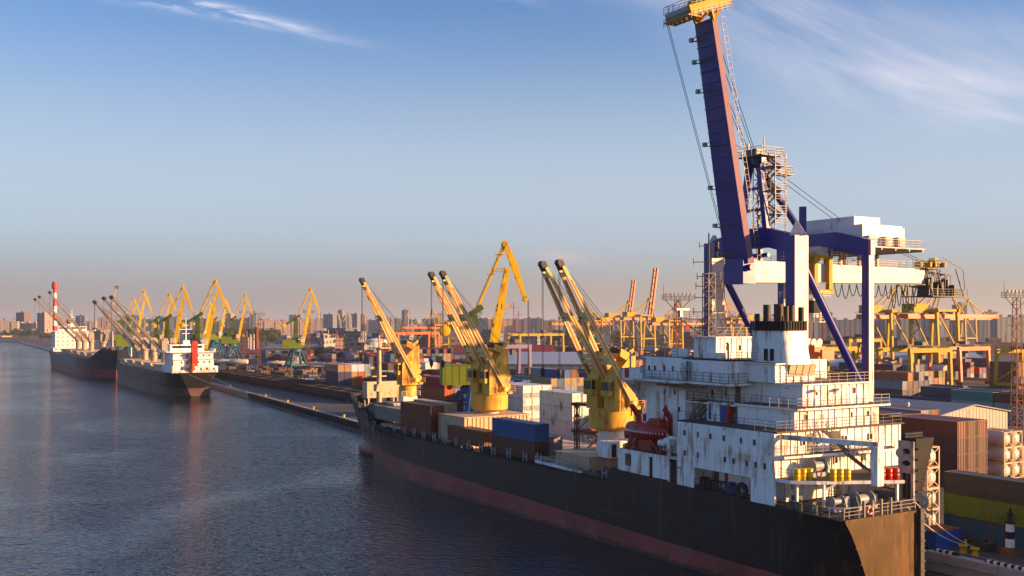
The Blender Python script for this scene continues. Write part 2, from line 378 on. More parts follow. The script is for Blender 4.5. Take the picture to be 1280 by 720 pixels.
def land():
    m, t, b = shader('asphalt_ground')
    pos = N(t, 'ShaderNodeNewGeometry').outputs['Position']
    a = N(t, 'ShaderNodeTexNoise', i_Vector=pos, i_Scale=0.03, i_Detail=8.0, i_Roughness=0.7)
    c = N(t, 'ShaderNodeTexNoise', i_Vector=pos, i_Scale=0.9, i_Detail=5.0)
    mp = N(t, 'ShaderNodeMapping', i_0=pos); mp.inputs['Rotation'].default_value = (0, 0, -FROT)
    br = N(t, 'ShaderNodeTexBrick', i_Vector=mp.outputs[0], i_Scale=0.12, i_Color1=(0.9, 0.9, 0.9, 1), i_Color2=(1.15, 1.15, 1.15, 1), i_Mortar=(0.6, 0.6, 0.6, 1))
    br.inputs['Mortar Size'].default_value = 0.008
    col = MIX(t, RAMP(t, a.outputs[0], 0.35, 0.7), (0.045, 0.042, 0.042), (0.10, 0.09, 0.08))
    col = MIX(t, M(t, 'MULTIPLY', RAMP(t, c.outputs[0], 0.5, 0.7), 0.35), col, (0.03, 0.028, 0.028))
    col = MIX(t, 0.8, col, br.outputs[0], 'MULTIPLY')
    t.links.new(col, b.inputs['Base Color']); b.inputs['Roughness'].default_value = 0.85
    mb = MB()
    ring = [p+Vector((0, 0, QZ)) for p in qpts] + [Vector((-7000, 9400, QZ)), Vector((7000, 9400, QZ)), Vector((7000, -100, QZ))]
    mb.add(ring, [tuple(range(len(ring)))])
    tag(mb.build('ground', m), kind='structure')
    # vertical quay wall with a capping beam
    mb = MB()
    for p, q in zip(qpts, qpts[1:]):
        n = (q-p).normalized(); n = Vector((-n.y, n.x, 0))  # towards the water
        a0, a1 = p+n*0.06, q+n*0.06
        up = Vector((0, 0, 1))
        mb.add([a0-up, a1-up, a1+up*1.2, a0+up*1.2], [(0, 3, 2, 1)])
        b0, b1 = p+n*0.35, q+n*0.35
        c0, c1 = p-n*0.75, q-n*0.75
        z1, z2 = Vector((0, 0, 1.2)), Vector((0, 0, QZ+0.16))
        mb.add([b0+z1, b1+z1, b1+z2, b0+z2, c0+z2, c1+z2, a0+z1, a1+z1, c0+Vector((0, 0, QZ)), c1+Vector((0, 0, QZ))],
               [(0, 3, 2, 1), (3, 4, 5, 2), (0, 1, 7, 6), (4, 8, 9, 5)])
    tag(mb.build('quay_pavement_edge', MT['concrete']), kind='structure')
land()

# arch-shaped rubber fenders hanging along the quay wall ahead of the ship
fm = MB()
pr = []
for i in range(13):
    a = math.pi*i/12; pr.append((math.cos(a)*0.9, -math.sin(a)*1.55))
for (x0, z0), (x1, z1) in zip(pr, pr[1:]): fm.tube((x0, 0.3, z0), (x1, 0.3, z1), 0.30, n=7)
fm.tube((0.85, 0.3, 0), (0.85, 0.0, 0.35), 0.06, n=5); fm.tube((-0.85, 0.3, 0), (-0.85, 0.0, 0.35), 0.06, n=5)
fmesh = fm.mesh('quay_fender', True); fmesh.materials.append(MT['rubber'])
def along(poly, step):
    out = []; t0 = 0.0; nxt = 0.0
    for (s0, v0), (s1, v1) in zip(poly, poly[1:]):
        L = math.hypot(s1-s0, v1-v0)
        while nxt < t0+L:
            k = (nxt-t0)/L; out.append((s0+(s1-s0)*k, v0+(v1-v0)*k, math.atan2(v1-v0, s1-s0))); nxt += step
        t0 += L
    return out
ORD = ['first', 'second', 'third', 'fourth', 'fifth', 'sixth', 'seventh', 'eighth', 'ninth', 'tenth', 'eleventh', 'twelfth', 'thirteenth', 'fourteenth', 'fifteenth', 'sixteenth', 'seventeenth', 'eighteenth', 'nineteenth', 'twentieth']
def ordw(n):   # n from 1
    if n <= 20: return ORD[n-1]
    tens = {2: 'twenty', 3: 'thirty', 4: 'forty', 5: 'fifty', 6: 'sixty', 7: 'seventy', 8: 'eighty', 9: 'ninety'}
    if n < 100:
        a, c = divmod(n, 10)
        return tens[a].replace('y', 'ieth') if c == 0 else tens[a]+'-'+ORD[c-1]
    return 'hundred-and-'+ordw(n-100) if n > 100 else 'hundredth'
fl = along([(-203, 100.7), (-215, 101.2), (-430, 116.2)], 2.35)
for i, (s, v, a) in enumerate(fl[:70]):
    o = bpy.data.objects.new('quay_fender', fmesh); C.objects.link(o)
    place_h(o, (s, v-0.42, 2.05), a)
    tag(o, f'black rubber arch fender on the quay wall, {ordw(i+1)} from the near ship\'s bow', 'fender', 'arch fenders along the quay wall')
bm_ = MB(); bm_.lathe((0, 0, 0), [(0.34, 0), (0.30, 0.08), (0.22, 0.35), (0.24, 0.42), (0.40, 0.52), (0.38, 0.62), (0.2, 0.66)], 14)
bol_mesh = bm_.mesh('bollard', True)
MT['bollard'] = mat('bollard_yellow', (0.62, 0.42, 0.05), 0.55, var=0.3, vs=2, rust=0.5); bol_mesh.materials.append(MT['bollard'])
bl = along([(-232, 103.2), (-430, 117.2)], 29)
for i, (s, v, a) in enumerate(bl):
    o = bpy.data.objects.new('bollard', bol_mesh); C.objects.link(o); place_h(o, (s, v, QZ)); o.scale = (1.25,)*3
    tag(o, f'yellow mooring bollard on the far quay edge, {ordw(i+1)} beyond the near ship\'s bow', 'bollard', 'bollards on the quay edge')
for i, (s, v, lab) in enumerate([(-72.2, 103.4, 'dull yellow bollard left of the pair where the two stern ropes end'), (-70.6, 103.2, 'yellow bollard right of the pair, nearer the striped beacon, holding stern ropes')]):
    o = bpy.data.objects.new('bollard', bol_mesh); C.objects.link(o); place_h(o, (s, v, QZ)); o.scale = (1.35,)*3
    tag(o, lab, 'bollard', 'bollards holding the stern ropes')
# black and white kerb blocks at the near quay edge (each painted kerb length is a thing)
def kerb(s0, s1, lab):
    th = hthing('quay_kerb', lab, 'kerb', ((s0+s1)/2, 101.0, QZ+0.16), 'striped kerb lengths')
    mb = MB(((s0+s1)/2, 101.0, QZ+0.16)); mb.box(s0, s1, 100.5, 100.95, QZ+0.16, QZ+0.45); mb.build('kerb_beam', MT['black'], th)
    st = MB(((s0+s1)/2, 101.0, QZ+0.16)); x = s0+0.2
    while x < s1-0.3:
        st.box(x, x+0.4, 100.49, 100.956, QZ+0.165, QZ+0.456); x += 0.8
    st.build('white_stripe', MT['stripe'], th)
kerb(-78.2, -74.6, 'black and white kerb length behind the ship\'s stern corner')
kerb(-73.8, -70.9, 'black and white kerb length between the mooring ropes and stern')
kerb(-67.6, -61.5, 'black and white kerb length below the striped beacon')
kerb(-95.0, -80.0, 'black and white kerb length beside the ship\'s starboard quarter')
# crane rails: steel strips flush in the quay
mb = MB()
for v in (103.0, 117.0):
    mb.add([W(60, v-0.09, QZ+0.012), W(-190, v-0.09, QZ+0.012), W(-190, v+0.09, QZ+0.012), W(60, v+0.09, QZ+0.012)], [(0, 1, 2, 3)])
tag(mb.build('road_rails', MT['grey']), kind='structure')
# ------------------------------------------------------------------ the cargo ship in the foreground
SO = (-139, 87.4, 0)
ship = hthing('cargo_ship', 'large black and white cargo ship with rusty hull, funnel and yellow cranes, stern nearest', 'ship', SO)
MT['hull'] = hull_mat('main_ship_hull', (0.009, 0.009, 0.0105), (0.22, 0.044, 0.036), 2.1, 0.0142, -75, rough=0.40)
VC = 87.4
def S_(): return MB(SO)
# station: s, deck port v, deck starboard v, z deck, waterline port, waterline starboard
ST = [(-66.6, 77.4, 88.0, 9.0, 81.8, 87.6), (-68.5, 77.4, 90.8, 9.0, 80.2, 90.0), (-71, 77.4, 94.0, 9.0, 78.9, 93.0), (-74, 77.4, 97.4, 9.05, 78.0, 96.4),
      (-80, 77.4, 97.4, 9.15, 77.5, 97.3), (-92, 77.4, 97.4, 9.35, 77.4, 97.4), (-103.4, 77.4, 97.4, 9.75, 77.4, 97.4), (-103.9, 77.4, 97.4, 8.05, 77.4, 97.4),
      (-137, 77.4, 97.4, 7.8, 77.4, 97.4), (-160, 77.4, 97.4, 7.95, 77.6, 97.2), (-170, 77.6, 97.2, 8.15, 78.9, 95.9), (-178, 78.3, 96.5, 8.5, 80.7, 94.1),
      (-183.6, 79.2, 95.6, 8.8, 82.3, 92.5), (-184.4, 79.35, 95.45, 9.9, 82.5, 92.3), (-192, 81.3, 93.5, 10.1, 84.0, 90.8), (-200, 83.6, 91.2, 10.5, 85.7, 89.1), (-206, 85.6, 89.2, 10.9, 86.7, 88.1), (-210.5, 86.9, 87.9, 11.4, 87.3, 87.5), (-212.5, 87.35, 87.45, 11.7, 87.38, 87.42)]
def stem_s(s, z):   # rake of the bow: the forward stations shift aft lower down
    if s > -192: return s
    k = (-192-s)/20.5; zz = max(0.0, min(1.0, (11.7-z)/11.7))
    return s+k*10.0*zz**1.2
hb = S_(); rows = []
for s, p, q, zd, wp, wq in ST:
    row = []
    for k in range(0, 9):
        f = k/8.0; z = zd+(-1.2-zd)*f
        g = min(1.0, max(0.0, (zd-z)/zd)); e = g**0.8
        row.append((stem_s(s, z), p+(wp-p)*e, z))
    for k in range(8, -1, -1):
        f = k/8.0; z = zd+(-1.2-zd)*f
        g = min(1.0, max(0.0, (zd-z)/zd)); e = g**0.8
        row.append((stem_s(s, z), q+(wq-q)*e, z))
    rows.append(row)
n = len(rows[0]); vs = [p for r in rows for p in r]; fs = []
for i in range(len(rows)-1):
    for k in range(n-1):
        a = i*n+k; fs.append((a, a+n, a+n+1, a+1))
hb.add(vs, fs); hb.build('hull', MT['hull'], ship, True)
# black transom: rust streaks, with the sun's golden glow put into its colour
MT['transom'] = mat('transom_glow_rust', (0.070, 0.036, 0.010), 0.45, var=0.45, vs=0.5, rust=1.1, rustcol=(0.15, 0.07, 0.016), rs=0.8, streak=0.06, spec=0.25)
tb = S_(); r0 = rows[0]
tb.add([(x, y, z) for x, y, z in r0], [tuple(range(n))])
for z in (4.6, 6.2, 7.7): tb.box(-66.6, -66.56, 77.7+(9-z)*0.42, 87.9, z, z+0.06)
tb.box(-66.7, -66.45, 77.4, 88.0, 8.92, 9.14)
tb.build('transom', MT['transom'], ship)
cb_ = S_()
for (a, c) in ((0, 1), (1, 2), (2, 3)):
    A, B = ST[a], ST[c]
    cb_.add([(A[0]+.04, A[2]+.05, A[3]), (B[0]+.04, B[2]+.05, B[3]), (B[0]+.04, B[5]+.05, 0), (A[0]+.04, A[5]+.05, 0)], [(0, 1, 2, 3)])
cb_.build('stern_quarter_plating', MT['transom'], ship)  # same golden sun glow put into the colour here
sf = S_(); sf.box(-66.5, -66.15, 88.0, 88.5, 0, 9.3); sf.box(-67.0, -66.3, 88.5, 88.75, 0.5, 8.5)
for k in range(9): sf.box(-66.6, -66.1, 88.2, 88.7, 1+k, 1.12+k)
sf.build('stern_ramp_slot', MT['dark'], ship)
# red bulb at the bow
bulb = S_()
pr = [(0.02, -206.6), (0.8, -206.2), (1.4, -205.0), (1.8, -203), (1.95, -200), (1.9, -195), (1.2, -188)]
bulb.lathe((0, 87.4, 0.9), [(r, x) for r, x in pr], 14, 'x')
bulb.build('bulb', MT['hull'], ship, True)
# decks inside the bulwark
dk = S_()
def deckrun(sts, drop, inset=0.25):
    pl = [(s, p+inset, z-drop) for s, p, q, z, *_ in sts]; qr = [(s, q-inset, z-drop) for s, p, q, z, *_ in sts]
    m_ = len(pl); dk.add(pl+qr, [(i, i+1, m_+i+1, m_+i) for i in range(m_-1)])
deckrun(ST[0:7], 0.12); deckrun(ST[7:13], 1.0); deckrun(ST[13:], 0.95, 0.12)
dk.box(-103.7, -103.5, 77.6, 97.2, 6.8, 9.7)
dk.build('main_deck', MT['deck'], ship)
bw = S_()
for run in (ST[7:13], ST[13:]):
    for A, B in zip(run, run[1:]):
        for i in (1, 2):
            bw.bar((A[0], A[i], A[3]), (B[0], B[i], B[3]+.001), 0.28, 0.16)
            sg = 1 if i == 1 else -1
            bw.add([(A[0], A[i]+sg*.12, A[3]), (B[0], B[i]+sg*.12, B[3]), (B[0], B[i]+sg*.12, B[3]-1), (A[0], A[i]+sg*.12, A[3]-1)], [(0, 1, 2, 3)])
x = -105
while x > -183:   # bulwark stanchions
    z = 7.9
    bw.bar((x, 77.95, 6.85), (x, 77.55, z), 0.14); bw.bar((x, 96.85, 6.85), (x, 97.25, z), 0.14); x -= 2.4
bw.build('bulwark', MT['black'], ship)
fr = S_()
x = -106
while x > -182:   # lashing stanchions and goalposts along the hatch edge
    fr.mark()
    for dx in (0, 0.9):
        fr.bar((x-dx, 78.6, 6.8), (x-dx-0.35, 78.9, 8.9+0.5*rnd.random()), 0.16)
    fr.bar((x, 78.6, 8.4), (x-1.2, 78.9, 8.5), 0.14); x -= 3.6+rnd.random()
fr.pieces('lashing_post', MT['grey'], ship)
# hatch coamings and pontoon covers
hc = S_()
for s0, s1 in ((-110.5, -106), (-142, -122), (-180, -158)):
    hc.mark().box(s0, s1, 80.2, 94.6, 6.75, 8.2)
hc.pieces('hatch_coaming', MT['dark'], ship)
hv = S_()
for s0, s1, nseg in ((-142, -122, 5), (-180, -158, 6)):
    for k in range(nseg):
        a = s0+(s1-s0)*k/nseg; hv.mark().box(a+.08, a+(s1-s0)/nseg-.08, 80.0, 94.8, 8.2, 8.62)
hv.pieces('hatch_cover', MT['beige'], ship)

def ribbed(mb, s0, s1, v0, v1, z0, z1, step=2.2, rz=0.05, port=True, aft=True, jit=0.3):
    """plated deckhouse block with stiffeners standing on its port and after sides"""
    mb.box(s0, s1, v0, v1, z0, z1)
    if port:
        x = s0+step*0.6
        while x < s1-0.3: mb.box(x, x+0.07, v0-rz, v0, z0+0.02, z1-0.04); x += step*(1+jit*(rnd.random()-.5))
    if aft:
        y = v0+step*0.4
        while y < v1-0.3: mb.box(s1, s1+rz*1.8, y, y+0.08, z0+0.02, z1-0.04); y += step*0.55*(1+jit*(rnd.random()-.5))
# ---- after house: long white side with promenade opening
hs = S_()
ZM = 16.55
def wall(s0, s1, z0, z1, v=77.4, t=0.16): hs.box(s0, s1, v, v+t, z0, z1)
wall(-90.8, -75.6, 11.6, ZM); wall(-90.8, -87.9, 9.25, 11.6); wall(-79.0, -75.6, 9.1, 11.6)
ribx = -90.2
while ribx < -75.8:
    hs.box(ribx, ribx+0.07, 77.35, 77.4, 11.62, ZM-.02)
    if ribx < -88 or ribx > -78.8: hs.box(ribx, ribx+0.07, 77.35, 77.4, 9.3, 11.6)
    ribx += 1.05+0.5*rnd.random()
hs.box(-90.8, -75.6, 77.34, 77.4, 14.02, 14.1)
hs.build('side_wall', MT['white_rusty'], ship)
ih = S_()
ribbed(ih, -90.6, -76.4, 79.9, 95.0, 9.2, 11.55); ih.box(-90.8, -75.62, 77.58, 97.2, 11.55, 11.75)
ribbed(ih, -90.7, -75.7, 77.57, 97.2, 11.75, ZM-0.01, port=False)
ih.build('lower_house', MT['white'], ship)
md = S_(); md.box(-90.9, -75.3, 77.45, 97.3, ZM, ZM+0.14); md.build('boat_deck', MT['deck'], ship)
# low forward part of the side with the lifeboat deck on top
lw = S_()
for a, c in ((-101.9, -100.6), (-99.3, -95.9), (-95.2, -92.4)):
    lw.box(a, c, 77.4, 77.58, 9.55, 12.1)
lw.box(-100.6, -99.3, 77.4, 77.58, 9.55, 10.3); lw.box(-100.6, -99.3, 77.4, 77.58, 11.8, 12.1); lw.box(-95.9, -95.2, 77.4, 77.58, 11.9, 12.1)
lw.box(-102.0, -90.8, 77.4, 82, 12.1, 12.3); lw.box(-102, -101.8, 77.6, 95, 9.55, 12.1)
lw.box(-92.6, -92.2, 77.4, 77.7, 12.3, 14.6); lw.box(-92.6, -90.8, 77.4, 77.7, 14.4, 14.7); lw.box(-92.4, -92.2, 77.4, 77.58, 9.4, 12.1)
lw.build('forward_side_wall', MT['white_rusty'], ship)
ib = S_(); ib.box(-101.6, -91, 79.0, 79.2, 9.4, 12.0); ib.box(-97.5, -97.2, 77.5, 79, 9.4, 12); ib.build('passage_wall', MT['grey'], ship)
# ---- bridge tower
bt = S_()
ribbed(bt, -99.6, -92.4, 80.0, 95.2, 12.3, 20.9); ribbed(bt, -92.41, -84.6, 82.6, 94.6, ZM, 20.9)
ribbed(bt, -99.7, -84.4, 80.0, 95.0, 21.1, 23.55)
bt.box(-101.4, -99.0, 77.3, 97.5, 20.85, 21.1)           # bridge wing deck
bt.box(-99.0, -84.0, 79.0, 96.0, 20.85, 21.1); bt.box(-99.0, -91, 77.8, 80, 20.85, 21.1)
bt.prism([(77.3, 20.85), (80, 20.85), (80, 18.3)], -100.9, -99.6, 'x')  # bracket under the wing
bt.box(-101.4, -101.25, 77.3, 97.5, 21.1, 22.3); bt.box(-101.4, -100.4, 77.3, 77.45, 21.1, 22.3); bt.box(-99.6, -97.6, 77.3, 77.45, 21.1, 22.3)
bt.box(-97.6, -97.0, 77.3, 77.45, 21.1, 21.8)
bt.box(-92.4, -84.2, 80.2, 82.6, 18.55, 18.72)           # balcony slab
bt.box(-100.4, -93, 80.0, 95.0, 23.55, 23.7)
bt.build('bridge_tower', MT['white'], ship)
mh = S_(); ribbed(mh, -93.4, -89.6, 82.3, 90.8, 23.7, 26.1, step=1.6); mh.box(-93.6, -89.4, 82.1, 91, 26.1, 26.22)
mh.box(-97.6, -94.8, 82.4, 82.9, 23.7, 24.7); mh.box(-91.5, -88.5, 82.0, 84.0, 23.6, 24.4)
mh.build('monkey_island_house', MT['white'], ship)
rs_ = S_()
rs_.rail([(-101.2, 80, 23.7), (-101.0, 79.6, 23.7), (-93.6, 79.9, 23.7)], 1.1, 1.4, 0.06); rs_.rail([(-93.4, 82.2, 26.2), (-89.5, 82.2, 26.2), (-89.5, 90.9, 26.2)], 1.1, 1.2, 0.06)
rs_.rail([(-96.9, 77.35, 21.1), (-91.2, 77.9, 21.1), (-91, 79.1, 21.1), (-84.1, 79.1, 21.1), (-84.1, 95, 21.1)], 1.1, 1.4, 0.06)
rs_.rail([(-92.3, 80.3, 18.7), (-84.3, 80.3, 18.7)], 1.1, 1.2, 0.06)
rs_.rail([(-101.9, 77.5, 12.3), (-93, 77.5, 12.3)], 1.1, 1.5, 0.05)
rs_.rail([(-87.9, 77.5, 9.3), (-79.1, 77.5, 9.15)], 1.05, 1.5, 0.05)
rs_.rail([(-90.7, 77.5, 16.69), (-75.5, 77.5, 16.69), (-75.5, 97, 16.69)], 1.05, 1.5, 0.05)
rs_.build('bridge_railing', MT['raildark'], ship)
# ---- after tiers
tz = [('upper_deckhouse', -84.2, -75.8, 80.5, 93.6, 16.7, 18.75), ('middle_deckhouse', -86.4, -77.0, 83.0, 93.4, 18.95, 21.2), ('top_deckhouse', -86.6, -80.0, 82.0, 88.2, 21.35, 23.35)]
for nm, a, c, d, e, z0, z1 in tz:
    tb_ = S_(); ribbed(tb_, a, c, d, e, z0, z1, step=1.9, rz=0.06)
    if nm == 'upper_deckhouse': tb_.box(-84.4, -75.0, 80.1, 94.6, z1, z1+.2)
    if nm == 'middle_deckhouse': tb_.box(-86.6, -76.6, 82.6, 93.8, z1, z1+.15)
    if nm == 'top_deckhouse': tb_.box(-86.8, -79.6, 81.7, 88.5, z1, z1+.12)
    tb_.build(nm, MT['white'], ship)
lou = S_()
for k in range(4): lou.mark().add([(-79.9, 83.9+k*1.05, 22.0), (-79.9, 84.8+k*1.05, 22.0), (-80.0+0.45, 84.8+k*1.05, 23.2), (-80.0+0.45, 83.9+k*1.05, 23.2), (-79.96, 83.9+k*1.05, 22.0), (-79.96, 84.8+k*1.05, 22.0), (-80.0+0.38, 84.8+k*1.05, 23.26), (-80.0+0.38, 83.9+k*1.05, 23.26)], [(0, 1, 2, 3), (7, 6, 5, 4), (0, 3, 7, 4), (1, 5, 6, 2), (3, 2, 6, 7), (0, 4, 5, 1)])
lou.pieces('louvre_flap', MT['beige'], ship)
rt = S_()
rt.rail([(-84.3, 80.2, 18.95), (-75.1, 80.2, 18.95), (-75.1, 94.5, 18.95)], 1.05, 1.3, 0.055)
rt.rail([(-86.5, 82.7, 21.35), (-76.7, 82.7, 21.35), (-76.7, 93.7, 21.35)], 1.05, 1.3, 0.055)
rt.rail([(-86.7, 81.8, 23.47), (-82.5, 81.8, 23.47)], 1.05, 1.3, 0.055)
rt.rail([(-84.2, 80.4, 16.7), (-84.2, 80.0, 16.7)], 1.05, 1.3, 0.055)
rt.build('deckhouse_railing', MT['rail'], ship)
# funnel
fu = S_()
def ring(s0, s1, v0, v1, z, r=0.7):
    pts = []
    for cx, cy, a0 in ((s1-r, v1-r, 0), (s0+r, v1-r, 90), (s0+r, v0+r, 180), (s1-r, v0+r, 270)):
        for k in range(4): a = R(a0+30*k); pts.append((cx+r*math.cos(a), cy+r*math.sin(a), z))
    return pts
def loft(mb, rings, cap=True):
    n_ = len(rings[0]); vs = [p for r in rings for p in r]; fs = []
    for i in range(len(rings)-1):
        for k in range(n_): fs.append((i*n_+k, i*n_+(k+1) % n_, (i+1)*n_+(k+1) % n_, (i+1)*n_+k))
    if cap: fs += [tuple(range(n_-1, -1, -1)), tuple(range((len(rings)-1)*n_, len(rings)*n_))]
    mb.add(vs, fs)
loft(fu, [ring(-85.2, -79.3, 83.0, 87.2, 23.3), ring(-84.9, -79.9, 83.0, 86.9, 27.0)])
fub = fu.build('funnel', MT['white'], ship, True); fub['label'] = 'white streaked funnel casing with a black top'
ft = S_(); loft(ft, [ring(-85.0, -79.8, 82.9, 87.0, 27.0), ring(-85.0, -79.8, 82.9, 87.0, 28.05)])
for z in (27.02, 28.0): loft(ft, [ring(-85.1, -79.7, 82.8, 87.1, z), ring(-85.1, -79.7, 82.8, 87.1, z+.07)])
k = -84.6
while k < -79.8: ft.box(k, k+.06, 82.82, 82.9, 27.05, 28); k += 0.5
for j in range(9): ft.box(-79.8, -79.7, 83.2+j*.42, 83.26+j*.42, 27.05, 28)
ft.build('funnel_top', MT['black'], fub)
fp = S_()
MT['soot'] = mat('sooty_pipe', (0.035, 0.02, 0.014), 0.6, var=0.4, vs=1.2, rust=0.6)
for x, y, r, h in ((-83.4, 84.2, .42, 1.9), (-82.6, 85.4, .42, 1.85), (-81.6, 84.2, .55, 1.95), (-80.8, 85.3, .36, 1.8), (-80.5, 84.2, .3, 1.7), (-80.2, 86.2, .33, 1.6), (-84.5, 83.8, .3, .9), (-80.2, 83.4, .12, .6)):
    fp.mark().tube((x, y, 28), (x, y, 28+h), r, n=12)
fp.pieces('exhaust_pipe', MT['soot'], fub, True)
fl_ = S_(); fl_.mark().box(-82.6, -82.05, 82.93, 82.99, 23.7, 25.0); fl_.mark().box(-81.7, -81.15, 82.93, 82.99, 23.7, 25.0); fl_.pieces('funnel_door', MT['black'], fub)
ld = S_()
for y in (83.9,):
    ld.bar((-84.3, 82.85, 23.5), (-84.3, 82.85, 28), .05); ld.bar((-83.9, 82.85, 23.5), (-83.9, 82.85, 28), .05)
    for k in range(14): ld.bar((-84.3, 82.85, 23.6+k*.32), (-83.9, 82.85, 23.6+k*.32), .04)
ld.build('funnel_ladder', MT['grey'], fub)
# ---- windows of the ship: frame and pane
def port_window(s, v, z, w=0.42, h=0.62, face='v', col='white'):
    mb = S_(); pn = S_(); f = 0.06
    def bx(m_, a, c, z0, z1, d0, d1):
        if face == 'v': m_.box(a, c, v-d1, v-d0, z0, z1)
        else: m_.box(v+d0, v+d1, a, c, z0, z1)
    c0 = s
    bx(mb, c0-w/2-f, c0-w/2, z-h/2-f, z+h/2+f, 0.0, .07); bx(mb, c0+w/2, c0+w/2+f, z-h/2-f, z+h/2+f, 0.0, .07)
    bx(mb, c0-w/2, c0+w/2, z-h/2-f, z-h/2, 0.0, .07); bx(mb, c0-w/2, c0+w/2, z+h/2, z+h/2+f, 0.0, .07)
    o = mb.build('window', MT[col], ship); bx(pn, c0-w/2, c0+w/2, z-h/2, z+h/2, 0.0, .03); pn.build('pane', MT['glass'], o)
def sv(px, v):
    r = (px-640)/1280; return v*(.5195*r-.8545)/(.5195+.8545*r)
for s in (-89.4, -87.2, -85.1, -83.0, -80.4, -78.4): port_window(s, 77.4, 15.35)
for s in (-89.4, -87.2, -82.8, -81.5, -79.5, -78.2, -76.9): port_window(s, 77.4, 13.05)
for s, z in ((-96.0, 19.6), (-94.2, 19.6), (-95.9, 17.6), (-93.4, 17.6), (-99.0, 22.3), (-97.9, 22.3), (-96.1, 22.4), (-94.5, 22.4), (-92.2, 22.3)): port_window(s, 80.0, z)
for s in (-90.5, -88.2): port_window(s, 82.6, 19.7)
for y in (84, 86.5, 91): port_window(y, -75.6, 13.2, face='s')
for y in (81.6, 83.6, 88.0, 92.0): port_window(y, -75.6, 15.4, face='s')
for y in (80.8, 82.4, 84.4, 88): port_window(y, -76.4, 10.7, face='s')
for y in (83.9, 86, 88.5): port_window(y, -89.6, 24.9, face='s')
for y in (85, 88, 91): port_window(y, -77.0, 20.4, face='s')
for y in (82.2, 84.6, 87.5, 89.1, 91.8): port_window(y, -75.8, 17.9, face='s')
wf = S_(); v = 80.6
while v < 94.6: wf.box(-99.76, -99.7, v, v+0.9, 22.2, 23.2); v += 1.15
wf.build('bridge_windows', MT['glass'], ship)
def door(s, v, z0, face='v', m='raildark', w=.8, h=1.9):
    d = S_()
    if face == 'v': d.box(s-w/2, s+w/2, v-.05, v, z0, z0+h); d.box(s-w/2+.1, s-w/2+.16, v-.11, v-.05, z0+.9, z0+1.05)
    else: d.box(v, v+.05, s-w/2, s+w/2, z0, z0+h); d.box(v+.05, v+.11, s-w/2+.1, s-w/2+.16, z0+.9, z0+1.05)
    d.build('door', MT[m], ship)
door(-86.9, 79.9, 9.25); door(-80.5, 79.9, 9.25, m='white'); door(-86.3, 82.6, 18.72); door(-88.3, 82.6, ZM+.14); door(-85.6, 82.6, 21.1, m='white')
door(82.6, -75.6, 14.3, 's'); door(87.2, -75.8, 16.7, 's', 'white'); door(86.4, -75.6, 14.3, 's', 'dark', 1.3, 2.0); door(82.8, -76.4, 9.15, 's', 'white'); door(90.2, -77.0, 19.0, 's', 'white')
door(-83.0, 80.5, 16.75, m='white'); door(-85.3, 79.9, 9.25, m='red', w=.5)
rb = S_(); rb.box(-100.3, -99.9, 77.2, 77.3, 21.15, 22.25); rb.box(-100.4, -99.6, 77.24, 77.32, 21.2, 22.3); rb.build('wing_light_screen', MT['red'], ship)
lk = S_(); lk.box(-88.6, -85.4, 80.0, 80.9, ZM+.14, ZM+2.3); lk.build('deck_locker', MT['white'], ship)
lk = S_(); lk.box(-86.4, -85.4, 79.94, 80.0, ZM+.2, ZM+2.1); lk.box(-88.3, -87.9, 79.94, 80.0, ZM+.3, ZM+2.1); lk.build('locker_door', MT['pblue'], ship)
lk = S_(); lk.box(-85.38, -85.1, 80.0, 80.9, ZM+.14, ZM+2.2); lk.build('fire_panel', MT['red'], ship)
# ---- after decks above the mooring deck
ad = S_()
ad.prism([(-75.6, 77.5), (-73.6, 77.6), (-72.0, 79.6), (-67.9, 87.8), (-70.3, 88.6), (-71.4, 93.6), (-75.6, 96.5)], 11.62, 11.95)
ad.prism([(-75.6, 77.5), (-74.6, 77.8), (-73.4, 93.5), (-75.6, 95.5)], 13.98, 14.22)
ad.bar((-75.5, 78.3, 16.15), (-66.9, 82.65, 15.95), 0.35, 0.5); ad.box(-67.4, -66.6, 82.1, 83.0, 11.95, 15.8); 
for s, v in ((-73.4, 78.3), (-71.8, 80.4), (-68.5, 87.4), (-75, 95.5)): ad.bar((s, v, 9.0), (s, v, 11.65), .22)
ad.bar((-71.8, 80.4, 11), (-71.2, 81.4, 11.6), .15)
ad.build('after_deck', MT['white'], ship)
sw = S_(); sw.add([(-75.7, 97.3, 9.1), (-74.2, 97.3, 9.1), (-70.6, 93.4, 9.1), (-70.6, 93.4, 11.9), (-74.2, 97.3, 11.9), (-75.7, 97.3, 11.9), (-75.7, 97.15, 9.1), (-74.3, 97.15, 9.1), (-70.75, 93.35, 9.1), (-70.75, 93.35, 11.9), (-74.3, 97.15, 11.9), (-75.7, 97.15, 11.9)], [(0, 1, 4, 5), (1, 2, 3, 4), (7, 6, 11, 10), (8, 7, 10, 9), (5, 4, 10, 11), (4, 3, 9, 10), (2, 8, 9, 3)]); sw.build('mooring_deck_sun_screen', MT['white'], ship)  # side plate added to keep the low sun off the mooring deck
dp = S_(); dp.prism([(-75.5, 77.62), (-73.65, 77.72), (-72.1, 79.7), (-68.05, 87.75), (-70.4, 88.5), (-71.5, 93.5), (-75.5, 96.3)], 11.955, 11.97); dp.prism([(-75.5, 77.62), (-74.7, 77.95), (-73.55, 93.4), (-75.5, 95.4)], 14.225, 14.24)
